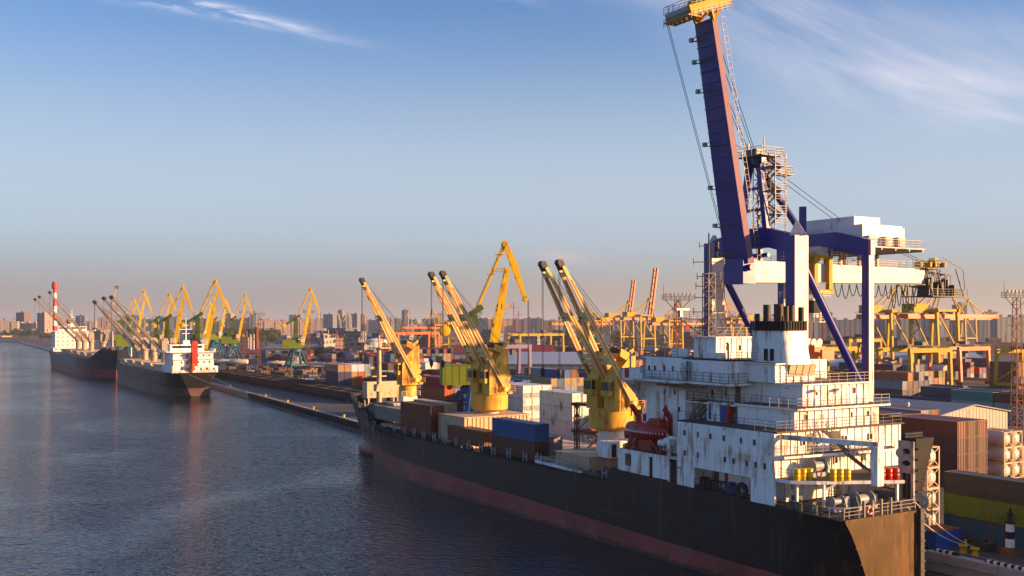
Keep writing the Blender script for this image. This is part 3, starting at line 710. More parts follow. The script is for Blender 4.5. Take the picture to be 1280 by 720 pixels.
dp.box(-84.3, -75.1, 80.2, 94.5, 18.955, 18.97); dp.box(-86.5, -76.7, 82.7, 93.7, 21.355, 21.37); dp.box(-86.7, -79.7, 81.8, 88.4, 23.475, 23.49); dp.box(-98.9, -84.1, 79.1, 95.9, 21.105, 21.115); dp.box(-100.3, -84.5, 80.1, 94.9, 23.705, 23.715); dp.box(-92.3, -84.3, 80.3, 82.6, 18.725, 18.735); dp.box(-101.9, -92.3, 77.65, 81.9, 12.305, 12.315)
dp.build('deck_covering', MT['deck'], ship)
ar = S_()
ar.rail([(-75.5, 77.6, 14.22), (-74.7, 77.9, 14.22), (-73.5, 93.3, 14.22)], 1.05, 1.3, .05)
ar.rail([(-75.4, 77.7, 11.95), (-73.7, 77.8, 11.95)], 1.05, 1.3, .05)
ar.rail([(-66.75, 77.5, 9.14), (-66.75, 87.9, 9.14)], 1.05, 1.9, .07); ar.rail([(-75.5, 77.5, 9.1), (-66.8, 77.5, 9.1)], .9, 1.6, .05)
for v in (80.2, 81.4, 82.7, 84.1): ar.box(-66.9, -66.6, v, v+.14, 9.1, 10.7)
ar.rail([(-67, 88.2, 9.1), (-73.9, 97.2, 9.1)], 1.05, 1.3, .06)
ar.rail([(-72, 92, 14.22), (-68.5, 92.8, 14.22)], 1.0, 1.0, .05)
ar.build('after_railing', MT['rail'], ship)
stair = S_()
def ladder(p, q, w=0.8, n_=9):
    stair.mark(); p = Vector(p); q = Vector(q); d = Vector((q-p)); side = d.cross(Vector((0, 0, 1))).normalized()*w/2
    for sg in (-1, 1):
        stair.bar(p+side*sg, q+side*sg, .07, .22); stair.bar(p+side*sg+Vector((0, 0, .9)), q+side*sg+Vector((0, 0, .9)), .05)
        for i in range(4): a = p.lerp(q, i/3); stair.bar(a+side*sg, a+side*sg+Vector((0, 0, .9)), .05)
    for i in range(n_): a = p.lerp(q, (i+.5)/n_); stair.bar(a-side, a+side, .22, .04)
ladder((-74.2, 86.6, 14.25), (-75.0, 84.0, 16.6)); ladder((-72.6, 88.6, 11.97), (-73.6, 85.8, 14.2)); ladder((-92.0, 81.6, ZM+.1), (-89.9, 81.6, 18.6)); ladder((-94.8, 78.2, 9.5), (-92.9, 78.2, 12.2)); ladder((-73, 83, 9.1), (-74.5, 85, 11.6))
stair.pieces('stairway', MT['raildark'], ship)
# pipes, vents and lamps on the house
pv = S_()
for s, v, z0, z1, r in ((-88.0, 82.7, 23.6, 25.3, .12), (-83.6, 82.9, 21.3, 22.6, .1), (-81, 83.5, 21.3, 22.2, .18), (-77.6, 91.5, 19, 20.2, .15), (-76, 92.8, 16.7, 17.8, .2), (-98.0, 90, 23.7, 25.4, .2), (-97, 93, 23.7, 25, .25), (-96.8, 80.6, 23.7, 26.0, .06), (-94.9, 86, 23.7, 25.2, .3), (-101.0, 78.6, 22.2, 24.2, .12)):
    pv.mark().tube((s, v, z0), (s, v, z1), r, n=8); pv.tube((s, v, z1), (s, v-.2, z1+.25), r*1.3, n=8)
for s, v, z in ((-90.3, 77.3, 11.2), (-83, 77.3, 16.3), (-77.2, 80.3, 18.3), (-79.2, 82.8, 20.7)): pv.mark().box(s, s+.25, v-.15, v, z, z+.2)
for v in (84.2, 87.8): pv.mark().box(-76.9, -76.3, v, v+.6, 20.5, 20.75)
pv.mark().bar((-76.6, 79.9, 16.3), (-76.6, 79.9, 11.8), .1); pv.mark().bar((-93.6, 79.94, 13), (-93.6, 79.94, 20.6), .08)
pv.mark()
for k in range(18): pv.bar((-97.6, 79.9, 12.6+k*.4), (-97.2, 79.9, 12.6+k*.4), .05)
pv.bar((-97.6, 79.9, 12.4), (-97.6, 79.9, 19.6), .05); pv.bar((-97.2, 79.9, 12.4), (-97.2, 79.9, 19.6), .05)
pv.pieces('vent_pipe', MT['beige'], ship, True)
gb = S_(); gb.bar((-93.5, 78.6, 20.2), (-88.0, 79.6, 20.6), 0.25, .3); gb.bar((-90, 79, 20.4), (-92.5, 79.6, 23.2), .12); gb.bar((-91.8, 79.8, 20.4), (-91.8, 79.8, 23.4), .3, .2); gb.bar((-91.4, 79.8, 20.4), (-91.4, 79.8, 23.4), .2); gb.build('accommodation_ladder_davit', MT['grey'], ship)
gb = S_(); gb.bar((-95.5, 78.4, 20.5), (-88, 78.9, 20.55), .5, .22); gb.build('stowed_gangway', MT['rusty'], ship)
# ---- radar mast
rm = S_(); c = (-96.0, 87.0)
rm.tube((*c, 23.7), (*c, 39), .26, .1, 8); rm.lattice((*c, 24), (*c, 34), 1.1, 9, .08)
for z, w in ((27.2, 3.6), (29.2, 2.6), (31.0, 2.4), (32.4, 2.2), (33.6, 2.0), (35.4, 2.6), (37.4, 1.6)):
    rm.bar((c[0]-w*.4, c[1]-w*.6, z), (c[0]+w*.4, c[1]+w*.6, z), .1); rm.bar((c[0]-.6, c[1]+.3, z+.3), (c[0]+.6, c[1]-.3, z+.3), .07)
    for sg in (-1, 1): rm.tube((c[0]+sg*w*.4, c[1]+sg*w*.6, z-.35), (c[0]+sg*w*.4, c[1]+sg*w*.6, z+.5), .07, n=6)
for sg in (-1, 1):
    rm.bar((c[0], c[1], 25.6), (c[0]+sg*1.6, c[1]+sg*3.4, 28.4), .16); rm.bar((c[0]+sg*1.6, c[1]+sg*3.4, 28.4), (c[0]-sg*.2, c[1], 28.2), .1); rm.bar((c[0]+sg*.8, c[1]+sg*1.7, 27), (c[0]+sg*.5, c[1]+sg*1.4, 28.2), .08)
rm.rail([(c[0]-1.4, c[1]-3.2, 28.4), (c[0]+1.4, c[1]+3.2, 28.4)], .8, 1, .05)
rm.bar((c[0]-1.5, c[1]-3.6, 28.4), (c[0]-1.5, c[1]-3.6, 30.3), .1); rm.build('radar_mast', MT['raildark'], ship, True)
rm2 = S_(); rm2.box(c[0]-1.9, c[0]-.9, c[1]-4.4, c[1]-2.4, 29.4, 29.62); rm2.box(c[0]-1.5, c[0]-1.2, c[1]-3.6, c[1]-3.2, 28.6, 29.4); rm2.build('radar_scanner', MT['white'], ship)
fg = S_()
MT['flagred'] = mat('flag_red', (0.5, 0.02, 0.02), 0.8)
fg.add([(-96.6, 83.9, 26.9), (-96.6, 83.9, 27.7), (-96.9, 84.7, 27.3)], [(0, 1, 2)]); fg.build('pennant', MT['flagred'], ship)
fl3 = S_(); fl3.tube((-88.2, 89.4, 26.1), (-87.3, 89.6, 29.2), .05, n=6); ens = fl3.build('ensign_staff', MT['white'], ship)
for k, (nm, cc_) in enumerate((('flag_white', (0.75, 0.75, 0.75)), ('flag_blue', (0.03, 0.06, 0.35)), ('flag_red', (0.5, 0.02, 0.02)))):
    q = S_(); z1 = 28.4-k*.33
    pts = [(-87.6-.12*i, 89.55-.16*math.sin(i*.9)-.1*i, z1-.05*i) for i in range(7)]
    q.add(pts+[(x, y, z-.33) for x, y, z in pts], [(i, i+1, 8+i, 7+i) for i in range(6)])
    m_ = mat('ensign_'+nm, cc_, .8, var=.08); q.build('flag_band', m_, ens)
# ---- gear of the mooring deck
mg = S_()
for s, v, r, L in ((-70.4, 84.3, .9, 2.2), (-70.9, 81.2, .55, 1.6)):
    mg.mark().lathe((s, v, 9.95), [(r, -L/2), (r, -L/2+.12), (r*.55, -L/2+.13), (r*.62, 0), (r*.55, L/2-.13), (r, L/2-.12), (r, L/2)], 16, 'y'); mg.box(s-.8, s+.8, v-L/2-.4, v+L/2+.4, 9.05, 9.35); mg.box(s-.5, s+.5, v+L/2+.05, v+L/2+.7, 9.3, 10.4)
mg.pieces('mooring_winch', MT['grey'], ship, True)
wn_ = S_(); wn_.lathe((-74.4, 82.3, 13.0), [(.75, -.9), (.75, -.8), (.5, -.78), (.5, .78), (.75, .8), (.75, .9)], 18, 'y'); wn_.box(-75, -73.9, 81.2, 83.4, 11.95, 12.4)
wn_.build('deck_winch', MT['grey'], ship, True)
bt2 = S_()
for s, v in ((-67.6, 79.0), (-67.6, 79.7), (-72.8, 77.9), (-73.5, 77.9), (-67.6, 86.5), (-70.0, 78.0), (-70.7, 78.0), (-76.6, 78.2)):
    bt2.mark().lathe((s, v, 9.0), [(.2, 0), (.2, .75), (.27, .78), (.27, .9), (.1, .95)], 10)
bt2.mark().box(-74.8, -74.2, 79, 80, 9.05, 10.2); bt2.mark().box(-72.2, -71.6, 78.6, 79.3, 9.05, 10.0); bt2.mark().tube((-69, 82.4, 9.05), (-69.2, 82.0, 10.6), .12)
bt2.pieces('bitt', MT['deck_green'], ship, True)
# folded stern ramp
pl = S_()
def holed(mb):
    v0, v1 = 89.4, 89.66
    for z0, z1 in ((9.4, 9.75), (12.4, 13.0), (13.85, 14.25), (15.05, 15.7)): mb.box(-69.9, -68.1, v0, v1, z0, z1)
    for a, c in ((-69.9, -69.55), (-68.42, -68.1)): mb.box(a, c, v0, v1-.001, 9.4, 15.7)
    for zc in (13.43, 14.65):
        for k in range(6):
            a = -69.55+k*.19; hh = .42-.30*math.sqrt(max(0, 1-((k-2.5)/2.7)**2)); mb.box(a, a+.19, v0, v1-.002, zc+.42-hh, zc+.42); mb.box(a, a+.19, v0, v1-.002, zc-.42, zc-.42+hh)
holed(pl); pl.box(-69.2, -69.0, 89.7, 89.9, 9.6, 12.4)
pl.lathe((-69.75, 89.5, 14.4), [(.5, -.15), (.5, .15)], 12, 'y')
pl.build('ramp_side_plate', MT['grey'], ship)
rpm = S_(); rpm.add([(-69.8, 89.7, 9.5), (-68.2, 89.7, 9.5), (-68.0, 89.7, 16.0), (-69.8, 89.7, 16.0), (-69.6, 90.8, 9.5), (-68.4, 90.9, 9.5), (-68.0, 92.6, 16.0), (-69.8, 92.6, 16.0)], [(0, 1, 2, 3), (7, 6, 5, 4), (1, 5, 6, 2), (3, 2, 6, 7), (0, 3, 7, 4), (0, 4, 5, 1)])
for k in range(5): rpm.box(-68.05+.02*k, -67.92+.02*k, 89.8, 90.9+k*.3, 10.5+k*1.1, 10.65+k*1.1)
for z in (16.0, 16.3): rpm.tube((-69.5, 89.7, z), (-69.5, 92.5, z), .22)
rpm.build('folded_ramp', MT['black'], ship)
# forecastle gear
fk = S_()
for s, v, r, L in ((-198.5, 85.2, .7, 1.5), (-198.5, 89.2, .7, 1.5), (-193, 84, .6, 1.6)):
    fk.mark().lathe((s, v, 10.5), [(r, -L/2), (r, -L/2+.12), (r*.5, -L/2+.13), (r*.5, L/2-.13), (r, L/2-.12), (r, L/2)], 12, 'y'); fk.box(s-.8, s+.8, v-L/2-.3, v+L/2+.3, 9.3, 9.9)
fk.mark().box(-191, -188.6, 82.4, 92.4, 9.2, 11.6); fk.mark().box(-187.4, -185.4, 81.8, 84.2, 9, 12.0)
for s in (-205, -202, -196): fk.mark().lathe((s, 87.4-abs(s+211)*.22, 9.9), [(.2, 0), (.2, .8), (.3, .9)], 8)
fk.mark().rail([(-211, 86.9, 11.5), (-206, 85.7, 11.0), (-200, 83.8, 10.6), (-193, 81.7, 10.2)], 1.0, 1.5, .06)
for k in range(10): fk.mark().box(-186.8+k*.02-(k*1.2), -186+k*.02-(k*1.2), 82.6+.25*(k % 3), 83.4+.25*(k % 3), 9.2, 10.2+.7*rnd.random())
fk.pieces('forecastle_gear', MT['deck_green'], ship, True)
fm_ = S_(); fm_.tube((-190.0, 84.2, 9.2), (-190.0, 84.2, 22.6), .62, .42, 10); fm_.box(-191.6, -188.4, 82.4, 86.0, 22.6, 22.8); fm_.tube((-190, 84.2, 22.8), (-190, 84.2, 25.2), .2); fm_.rail([(-191.6, 82.4, 22.8), (-188.4, 82.4, 22.8), (-188.4, 86, 22.8)], 1, 1, .05)
fm_.box(-190.7, -189.2, 83.3, 85.1, 14, 15.4); fm_.bar((-190, 82.6, 17), (-190, 85.8, 17), .25)
fm_.build('foremast', MT['beige'], ship, True)
# mast houses under the cranes
def mast_house(s0, s1, v0, v1, z1):
    h = S_(); ribbed(h, s0, s1, v0, v1, 6.8, z1, 1.5, .06); h.box(s0-.2, s1+.2, v0-.2, v1+.2, z1, z1+.14)
    o = h.build('mast_house', MT['beige'], ship); return o
mast_house(-156.6, -147.2, 80.4, 93.0, 12.2); mast_house(-120.6, -112.6, 80.6, 92.6, 9.6); mast_house(-186.2, -181.6, 83.6, 91.2, 12.0)
db = S_(); db.box(-197.0, -194.6, 83.6, 91.0, 12.3, 15.6)
for k in range(3): db.box(-194.6, -194.5, 84.6+k*2, 85.0+k*2, 13, 13.4)
for s, v in ((-196.8, 84), (-194.8, 84), (-196.8, 90.5), (-194.8, 90.5)): db.bar((s, v, 9.3), (s, v, 12.3), .3)
db.build('raised_deck_house', MT['beige'], ship)
cbn = S_(); 
for k in range(3): cbn.mark().box(-112.2, -110.0, 82.0+k*1.9, 83.7+k*1.9, 9.75, 11.9)
cab_ = cbn.pieces('deck_cabin', MT['white'], ship)
cbd = S_()
for k in range(3): cbd.mark().box(-110.0, -109.96, 82.45+k*1.9, 83.25+k*1.9, 9.85, 11.6)
[c_.__setattr__('parent', p_) for c_, p_ in zip(cbd.pieces('cabin_opening', MT['black']), cab_)]
# clutter along the working deck
cl = S_()
for k in range(60):
    s = rnd.uniform(-121, -105) if k < 26 else rnd.uniform(-157, -143); v = rnd.uniform(78.4, 80.2) if k % 3 else rnd.uniform(78.5, 84)
    if k >= 26: v = rnd.uniform(78.4, 79.9)
    h = rnd.uniform(.4, 1.6); w = rnd.uniform(.25, .9); cl.mark().box(s, s+w, v, v+w*.8, 6.8, 6.8+h)
cl.mark().bar((-121, 78.2, 8.2), (-107, 78.3, 8.1), .4, .35)
cl.pieces('deck_fitting', MT['deck_green'], ship)
gw = S_(); gw.bar((-121.5, 77.85, 8.35), (-110.5, 77.85, 8.15), .5, .3); gw.rail([(-121.5, 77.7, 8.4), (-110.5, 77.7, 8.2)], .7, 1.4, .04, 1); gw.build('stowed_gangway', MT['white'], ship)

# ---- deck cranes
def deck_crane(sc_, vc, zped, houses, label, tip_d=None):
    org = (sc_, vc, zped); root = bpy.data.objects.new('deck_crane', None); C.objects.link(root); root.parent = ship
    root.location = (sc_-SO[0], vc-SO[1], zped-SO[2]); root['label'] = label
    B = lambda: MB(org)
    twin = len(houses) > 1
    p = B(); r = (2.1 if zped < 11 else 1.6) if twin else 1.25
    p.lathe((sc_, vc, 0), [(r*1.05, zped), (r, zped+.6), (r*.86, 12.4 if twin else 12.9), (r*1.1, 13.0)], 20)
    if not twin: p.box(sc_-.9, sc_+1.5, vc-1.6, vc+1.4, 12.2, 13.4); p.rail([(sc_+1.6, vc-2, 13.4), (sc_+1.6, vc+2, 13.4)], 1, 1, .05)
    p.build('pedestal', MT['cream'], root, True)
    t_ = B(); rr = 3.7 if twin else 1.75
    if twin: t_.lathe((sc_, vc, 0), [(2.0, 12.6), (3.15, 13.0), (3.2, 13.05), (3.2, 15.55), (2.6, 15.8)], 28)
    else: t_.lathe((sc_, vc, 0), [(1.5, 13.2), (1.75, 13.4), (1.75, 15.2), (1.6, 15.4)], 20)
    t_.build('turntable', MT['dkyellow'], root, True)
    for hs_ in houses:
        h = B(); s0, s1, v0, v1 = hs_-1.35, hs_+1.2, vc-1.9, vc+1.7; zb = 15.6
        h.prism([(v0, zb), (v1, zb), (v1, 23.2), (v1-.9, 23.2), (v1-1.6, 22.4), (v0+.6, 21.0), (v0, 19.6)], s0, s1, 'x')
        h.prism([(v1-2.6, 23.2), (v1-1.5, 22.6), (v1-.1, 23.9), (v1-.1, 24.5), (v1-1.2, 23.7), (v1-2.4, 24.3)], s0+.1, s1-.1, 'x')
        h.box(s0-.5, s0, v0+.4, v1-.3, zb+.2, 19)
        for zz in (17, 18.5, 20): h.box(s1, s1+.06, v0+.3, v1-.2, zz, zz+.06)
        h.build('crane_house', MT['dkyellow'], root)
        l_ = B()
        for yy in (v0+1.0, v0+1.45): l_.bar((s1+.18, yy, zb), (s1+.18, yy, 20.6), .05)
        for kk in range(14): l_.bar((s1+.18, v0+1.0, zb+.3+kk*.36), (s1+.18, v0+1.45, zb+.3+kk*.36), .04)
        for kk in range(3): l_.bar((s1, v0+1.2, zb+1+kk*1.8), (s1+.18, v0+1.2, zb+1+kk*1.8), .05)
        l_.build('crane_ladder', MT['raildark'], root)
        a_ = B(); a_.box(s1+.06, s1+.11, v0+2.0, v0+2.7, zb+.2, zb+2.0); a_.box(s1+.06, s1+.10, v0+1.9, v0+2.9, 20.4, 21.2)
        for kk in range(4): a_.box(s1+.10, s1+.13, v0+1.95, v0+2.85, 20.5+kk*.18, 20.56+kk*.18)
        a_.build('access_door', MT['dkyellow'], root)
        b2_ = B(); b2_.box(s0+.3, s1-.3, v0-.75, v0, 17.6, 19.9); b2_.build('crane_cab', MT['dkyellow'], root); b3_ = B(); b3_.box(s0+.45, s1-.45, v0-.79, v0-.75, 18.4, 19.6); b3_.box(s1-.3, s1-.27, v0-.65, v0-.1, 18.4, 19.6); b3_.build('cab_window', MT['glass'], root)
        d = B()
        for zz, rr_ in ((16.9, .62), (18.2, .5), (19.3, .42)): d.mark().lathe((hs_, v1+.25, zz), [(rr_, -.7), (rr_, -.55), (rr_*.7, -.5), (rr_*.7, .5), (rr_, .55), (rr_, .7)], 14, 'x')
        d.mark().rail([(s1+.2, v0+1.4, 16), (s1+.9, v0+1.4, 16), (s1+.9, v1+.9, 16)], 1, .9, .05); d.box(s1-1.5, s1+.2, v1, v1+.8, 15.7, 16.1)
        d.bar((s1-.3, v1+.2, 16), (s1-.3, v1+.2, 23.5), .06); d.bar((s1-.8, v1+.2, 16), (s1-.8, v1+.2, 23.5), .06)
        d.pieces('winch_drum', MT['dkyellow'], root, True)
        k = B()
        for dv in (-.3, .3): k.mark().lathe((hs_-.2, v1-1.8+dv*2.2, 24.0), [(.42, -.9), (.42, .9)], 12, 'x')
        k.pieces('sheave', MT['dark'], root, True)
        # jib: two box girders straddling the house, slewed out over the port side
        foot = Vector((hs_, vc+1.0, 16.6)); tip = Vector((hs_-1.2, vc-9.1 if not twin else vc-9.3, 35.6))
        j = B(); ji = B()
        for sg in (-1, 1):
            a = foot+Vector((sg*1.75, 0, 0)); c_ = tip+Vector((sg*.62, 0, 0))
            mid = a.lerp(c_, .5)
            j.bar(a, mid, .34, .62, .34, .8); j.bar(mid, c_, .34, .8, .28, .45)
            ji.bar(a.lerp(c_, .06)+Vector((-sg*.19, 0, 0)), c_.lerp(a, .06)+Vector((-sg*.16, 0, 0)), .05, .34); ji.bar(a.lerp(c_, .12)+Vector((sg*.19, 0, 0)), c_.lerp(a, .1)+Vector((sg*.16, 0, 0)), .03, .14)
            j.lathe(a, [(.4, -.3), (.4, .3)], 12, 'x')
        for f in (.3, .34, .62, .65, .94):
            a = foot.lerp(tip, f); w = 1.75+(.62-1.75)*f
            j.bar(a+Vector((-w, 0, 0)), a+Vector((w, 0, 0)), .5, .62)
        jo = j.build('jib', MT['jib'], root); ji.build('bracing', MT['jibin'], root)
        hd = B(); dd = (tip-foot).normalized(); hd.bar(tip-dd*.5, tip+dd*.7, 1.15, .8); hd.lathe(tip+dd*.5, [(.45, -.5), (.45, .5)], 12, 'x'); hd.build('jib_head', MT['dark'], root)
        cb = B(); top = Vector((hs_, v1-.6, 24.2))
        for dx in (-.35, .35):
            cb.tube(tip+Vector((dx, 0, .3)), top+Vector((dx, 0, 0)), .035, n=4); cb.tube(tip+Vector((dx*.4, -.2, 0)), (tip.x+dx*.4, tip.y-.2, 21.6), .04, n=4)
        cb.tube(tip+Vector((0, .2, -.4)), top+Vector((0, -1.2, -.2)), .03, n=4)
        cb.build('hoist_wire', MT['cable'], root)
        hk = B(); hk.lathe((tip.x, tip.y-.2, 20.2), [(.1, 1.4), (.3, 1.2), (.34, .5), (.2, .3), (.12, 0)], 10); hk.build('hook_block', MT['dark'], root, True)
    return root
deck_crane(-183.0, 87.2, 12.0, [-182.6], 'single yellow deck crane on the forecastle end')
deck_crane(-152.6, 88.2, 12.2, [-154.6, -150.4], 'twin yellow deck crane amidships')
deck_crane(-117.0, 87.6, 9.6, [-119.0, -114.8], 'twin yellow deck crane next to the bridge tower')
# ------------------------------------------------------------------ lifeboat in red davits
LO = (-98.2, 78.9, 12.3)
lb = hthing('lifeboat', 'red enclosed lifeboat in red davits beside the white bridge tower', 'lifeboat', LO)
b_ = MB(LO); rings = []
for k in range(13):
    x = -4.0+8.0*k/12; f = max(0.06, 1-abs(x/4.05)**2.6); w = 1.35*f**.75; hl = 1.15*f**.5
    ring_ = []
    for a in range(16):
        t_ = 2*math.pi*a/16; cz = math.sin(t_); cx = math.cos(t_)
        z = 14.75+(cz*1.05*f**.4 if cz > 0 else cz*hl)+0.12*(x/4)**2
        ring_.append((LO[0]+x, LO[1]+cx*w, z))
    rings.append(ring_)
loft(b_, rings); b_.build('hull', MT['boat'], lb, True)
b_ = MB(LO); b_.box(-96.8, -95.2, 78.4, 79.4, 15.6, 16.35); b_.prism([(-97.6, 15.7), (-94.9, 15.5), (-95.2, 16.3), (-96.9, 16.35)], 78.35, 79.45, 'y'); b_.build('cabin', MT['boat'], lb)
b_ = MB(LO)
for k in range(5): b_.mark().box(-100.6+k*.95, -100.3+k*.95, 77.62+.1*abs(k-2), 77.72, 15.0, 15.22)
b_.mark().box(-96.5, -95.5, 78.33, 78.38, 15.85, 16.15); b_.pieces('porthole', MT['glass'], lb)
b_ = MB(LO)
for k in range(22):
    a = k/21; x = -4+8*a; f = max(0.06, 1-abs(x/4.05)**2.6); b_.box(LO[0]+x-.09, LO[0]+x+.09, LO[1]-1.37*f**.75, LO[1]-1.33*f**.75+.02, 14.55, 14.75)
b_.build('grab_rope', MT['white'], lb)
b_ = MB(LO)
for s in (-101.2, -94.9):
    b_.mark().bar((s, 80.3, 12.3), (s, 80.0, 16.4), .5, .6); b_.bar((s, 80.0, 16.3), (s+.35, 78.7, 17.6), .45, .5); b_.bar((s+.35, 78.7, 17.6), (s+.35, 78.6, 16.3), .12)
    b_.bar((s+.4, 77.9, 12.3), (s, 79.4, 14.4), .4); b_.bar((s-.6, 80.2, 12.3), (s, 79.4, 14.2), .35)
b_.mark().bar((-100.6, 78.4, 12.6), (-99.2, 78.4, 14.0), .3); b_.bar((-97.0, 78.4, 14.0), (-95.4, 78.4, 12.6), .3); b_.box(-99.4, -97.0, 78.6, 79.6, 12.3, 13.6)
b_.pieces('davit', MT['boat'], lb)
rf = MB((-93.5, 78.5, 14.2))
for k in range(2): rf.mark().lathe((-94.1+k*1.0, 78.2, 13.6+.3*k), [(.1, -.75), (.42, -.7), (.45, 0), (.42, .7), (.1, .75)], 12, 'x')
for o, w_ in zip(rf.pieces('life_raft', MT['white'], None, True), ('forward', 'after')): place_h(o, (-93.5, 78.5, 14.2)); tag(o, f'white life raft canister beside the red lifeboat, the {w_} one of two', 'life raft', 'life raft canisters')
# loose things on the after decks
def drum(s, v, z, col, lab):
    d = MB((0, 0, 0)); d.lathe((0, 0, 0), [(.29, 0), (.3, .02), (.3, .3), (.315, .32), (.3, .34), (.3, .6), (.315, .62), (.3, .64), (.3, .88), (.28, .9)], 14)
    o = d.build('oil_drum', MT[col], None, True); place_h(o, (s, v, z)); o.scale = (1.15, 1.15, 1.3); tag(o, lab, 'drum', f'{"yellow" if col=="drumy" else "red"} drums on the after deck')
MT['drumy'] = mat('drum_yellow', (0.75, 0.50, 0.02), .4, var=.2, vs=2); MT['drumr'] = mat('drum_red', (0.60, 0.045, 0.02), .4, var=.2, vs=2)
for i, (s, v) in enumerate(((-73.5, 78.4), (-73.3, 79.1), (-73.1, 79.8))): drum(s, v, 11.95, 'drumy', f'yellow drum left of the orange lifebuoy, {ORD[i]} from the port rail')
for i, (s, v) in enumerate(((-71.4, 81.3), (-71.1, 82.0), (-70.8, 82.7))): drum(s, v, 11.95, 'drumy', f'yellow drum by the deck winch, {ORD[i]} of three from its port end')
for i, (s, v) in enumerate(((-69.4, 86.2), (-69.1, 86.9), (-68.8, 87.6))): drum(s, v, 11.95, 'drumr', f'red drum beside the white stern post, {ORD[i]} of three from the left')
def lifebuoy(p, lab):
    d = MB(); pts = [(0.03, math.cos(2*math.pi*k/14)*.36, math.sin(2*math.pi*k/14)*.36) for k in range(15)]
    d.path(pts, .085, 6); o = d.build('lifebuoy', MT['orange'], None, True); place_h(o, p); tag(o, lab, 'lifebuoy', 'orange lifebuoys on the ship')
    w = MB()
    for k in (0, 4, 7, 11): w.mark().tube(pts[k], pts[k+1], .09, n=6)
    w.pieces('white_band', MT['white'], o)
lifebuoy((-72.55, 80.5, 12.6), 'orange lifebuoy on the after deck between groups of yellow drums')
lifebuoy((-66.62, 81.0, 9.75), 'orange lifebuoy hanging on the stern railing above the transom')
lifebuoy((-93.2, 77.7, 13.2), 'orange lifebuoy on the rail behind the red lifeboat')
tf = MB(); pts = [(math.cos(2*math.pi*k/16)*.62, 0, math.sin(2*math.pi*k/16)*.62) for k in range(17)]; tf.path(pts, .26, 8)
o = tf.build('tyre_fender', MT['rubber'], None, True); place_h(o, (-80.8, 77.9, 9.95)); tag(o, 'black tyre fender lying in the promenade opening of the white side', 'tyre')
bb = MB(); bb.lathe((0, 0, 0), [(.45, 0), (.5, .05), (.5, 1.1), (.42, 1.15)], 14); MT['bluebin'] = mat('bin_blue', (0.02, 0.08, 0.35), .5)
o = bb.build('water_butt', MT['bluebin'], None, True); place_h(o, (-83.2, 78.6, 9.3)); tag(o, 'blue barrel standing in the promenade opening of the ship', 'barrel')
tbm = MB(); tbm.box(-1.3, 1.3, -.5, .5, .95, 1.05)
for sx_, sy_ in ((-1.1, -.4), (1.1, -.4), (-1.1, .4), (1.1, .4)): tbm.box(sx_-.06, sx_+.06, sy_-.06, sy_+.06, 0, .95)
o = tbm.build('work_table', MT['dark'], None); place_h(o, (-83.9, 78.4, 9.3)); tag(o, 'dark work table in the promenade opening by the blue barrel', 'table')
crt = MB((-86.7, 78.4, 9.3)); crt.box(-87.6, -86.9, 78, 78.8, 9.3, 10.5); crt.box(-86.6, -85.9, 78, 78.8, 9.3, 10.3)
o = crt.build('gear_locker', MT['black'], None); place_h(o, (-86.7, 78.4, 9.3)); tag(o, 'black gear lockers at the forward end of the promenade opening', 'locker')

# ------------------------------------------------------------------ containers
def corr_mesh(L, Hc=2.59, Wd=2.44, fine=True):
    """container body with corrugated sides, roof and front wall; doors and corner frame are separate meshes"""
    mb = MB(); n_ = int(L/0.28) if fine else int(L/0.7); i_ = 0.05
    for sgn in (-1, 1):
        vs = []; fs = []
        for k in range(n_+1):
            for q, (dx, dd) in enumerate(((0, 0), (.18, 0), (.5, 1), (.68, 1))):
                x = -L/2+.12+(L-.24)*min(1.0, (k+dx)/n_) if k < n_ else L/2-.12
                y = sgn*(Wd/2-i_-0.045*dd)
                vs += [(x, y, .16), (x, y, Hc-.12)]
                if k == n_: break
        for k in range(len(vs)//2-1):
            f = (2*k, 2*k+2, 2*k+3, 2*k+1); fs.append(f if sgn < 0 else f[::-1])
        mb.add(vs, fs)
    mb.add([(-L/2+.06, -Wd/2+i_, Hc-.06), (L/2-.06, -Wd/2+i_, Hc-.06), (L/2-.06, Wd/2-i_, Hc-.06), (-L/2+.06, Wd/2-i_, Hc-.06)], [(0, 1, 2, 3)])
    mb.add([(-L/2+.08, -Wd/2+i_, .1), (-L/2+.08, Wd/2-i_, .1), (-L/2+.08, Wd/2-i_, Hc-.06), (-L/2+.08, -Wd/2+i_, Hc-.06)], [(3, 2, 1, 0)])
    mb.add([(-L/2+.06, -Wd/2+i_, .12), (L/2-.06, -Wd/2+i_, .12), (L/2-.06, Wd/2-i_, .12), (-L/2+.06, Wd/2-i_, .12)], [(3, 2, 1, 0)])
    return mb
def frame_mb(L, Hc=2.59, Wd=2.44):
    mb = MB(); g = .008
    for sx_ in (-1, 1):
        for sy_ in (-1, 1):
            a, c = sx_*(L/2-g), sx_*(L/2-.14); d, e = sy_*(Wd/2-g), sy_*(Wd/2-.13)
            mb.box(a, c, d, e, .02, Hc-.02); mb.box(sx_*(L/2), sx_*(L/2-.18), sy_*Wd/2, sy_*(Wd/2-.16), 0, .12); mb.box(sx_*(L/2), sx_*(L/2-.18), sy_*Wd/2, sy_*(Wd/2-.16), Hc-.12, Hc)
    for sy_ in (-1, 1):
        d, e = sy_*(Wd/2-g-.004), sy_*(Wd/2-.1)
        mb.box(-L/2+.14, L/2-.14, d, e, .03, .18); mb.box(-L/2+.14, L/2-.14, d, e, Hc-.13, Hc-.03)
    for sx_ in (-1, 1):
        d, e = sx_*(L/2-g-.004), sx_*(L/2-.1)
        mb.box(d, e, -Wd/2+.13, Wd/2-.13, .03, .16); mb.box(d, e, -Wd/2+.13, Wd/2-.13, Hc-.13, Hc-.03)
    return mb
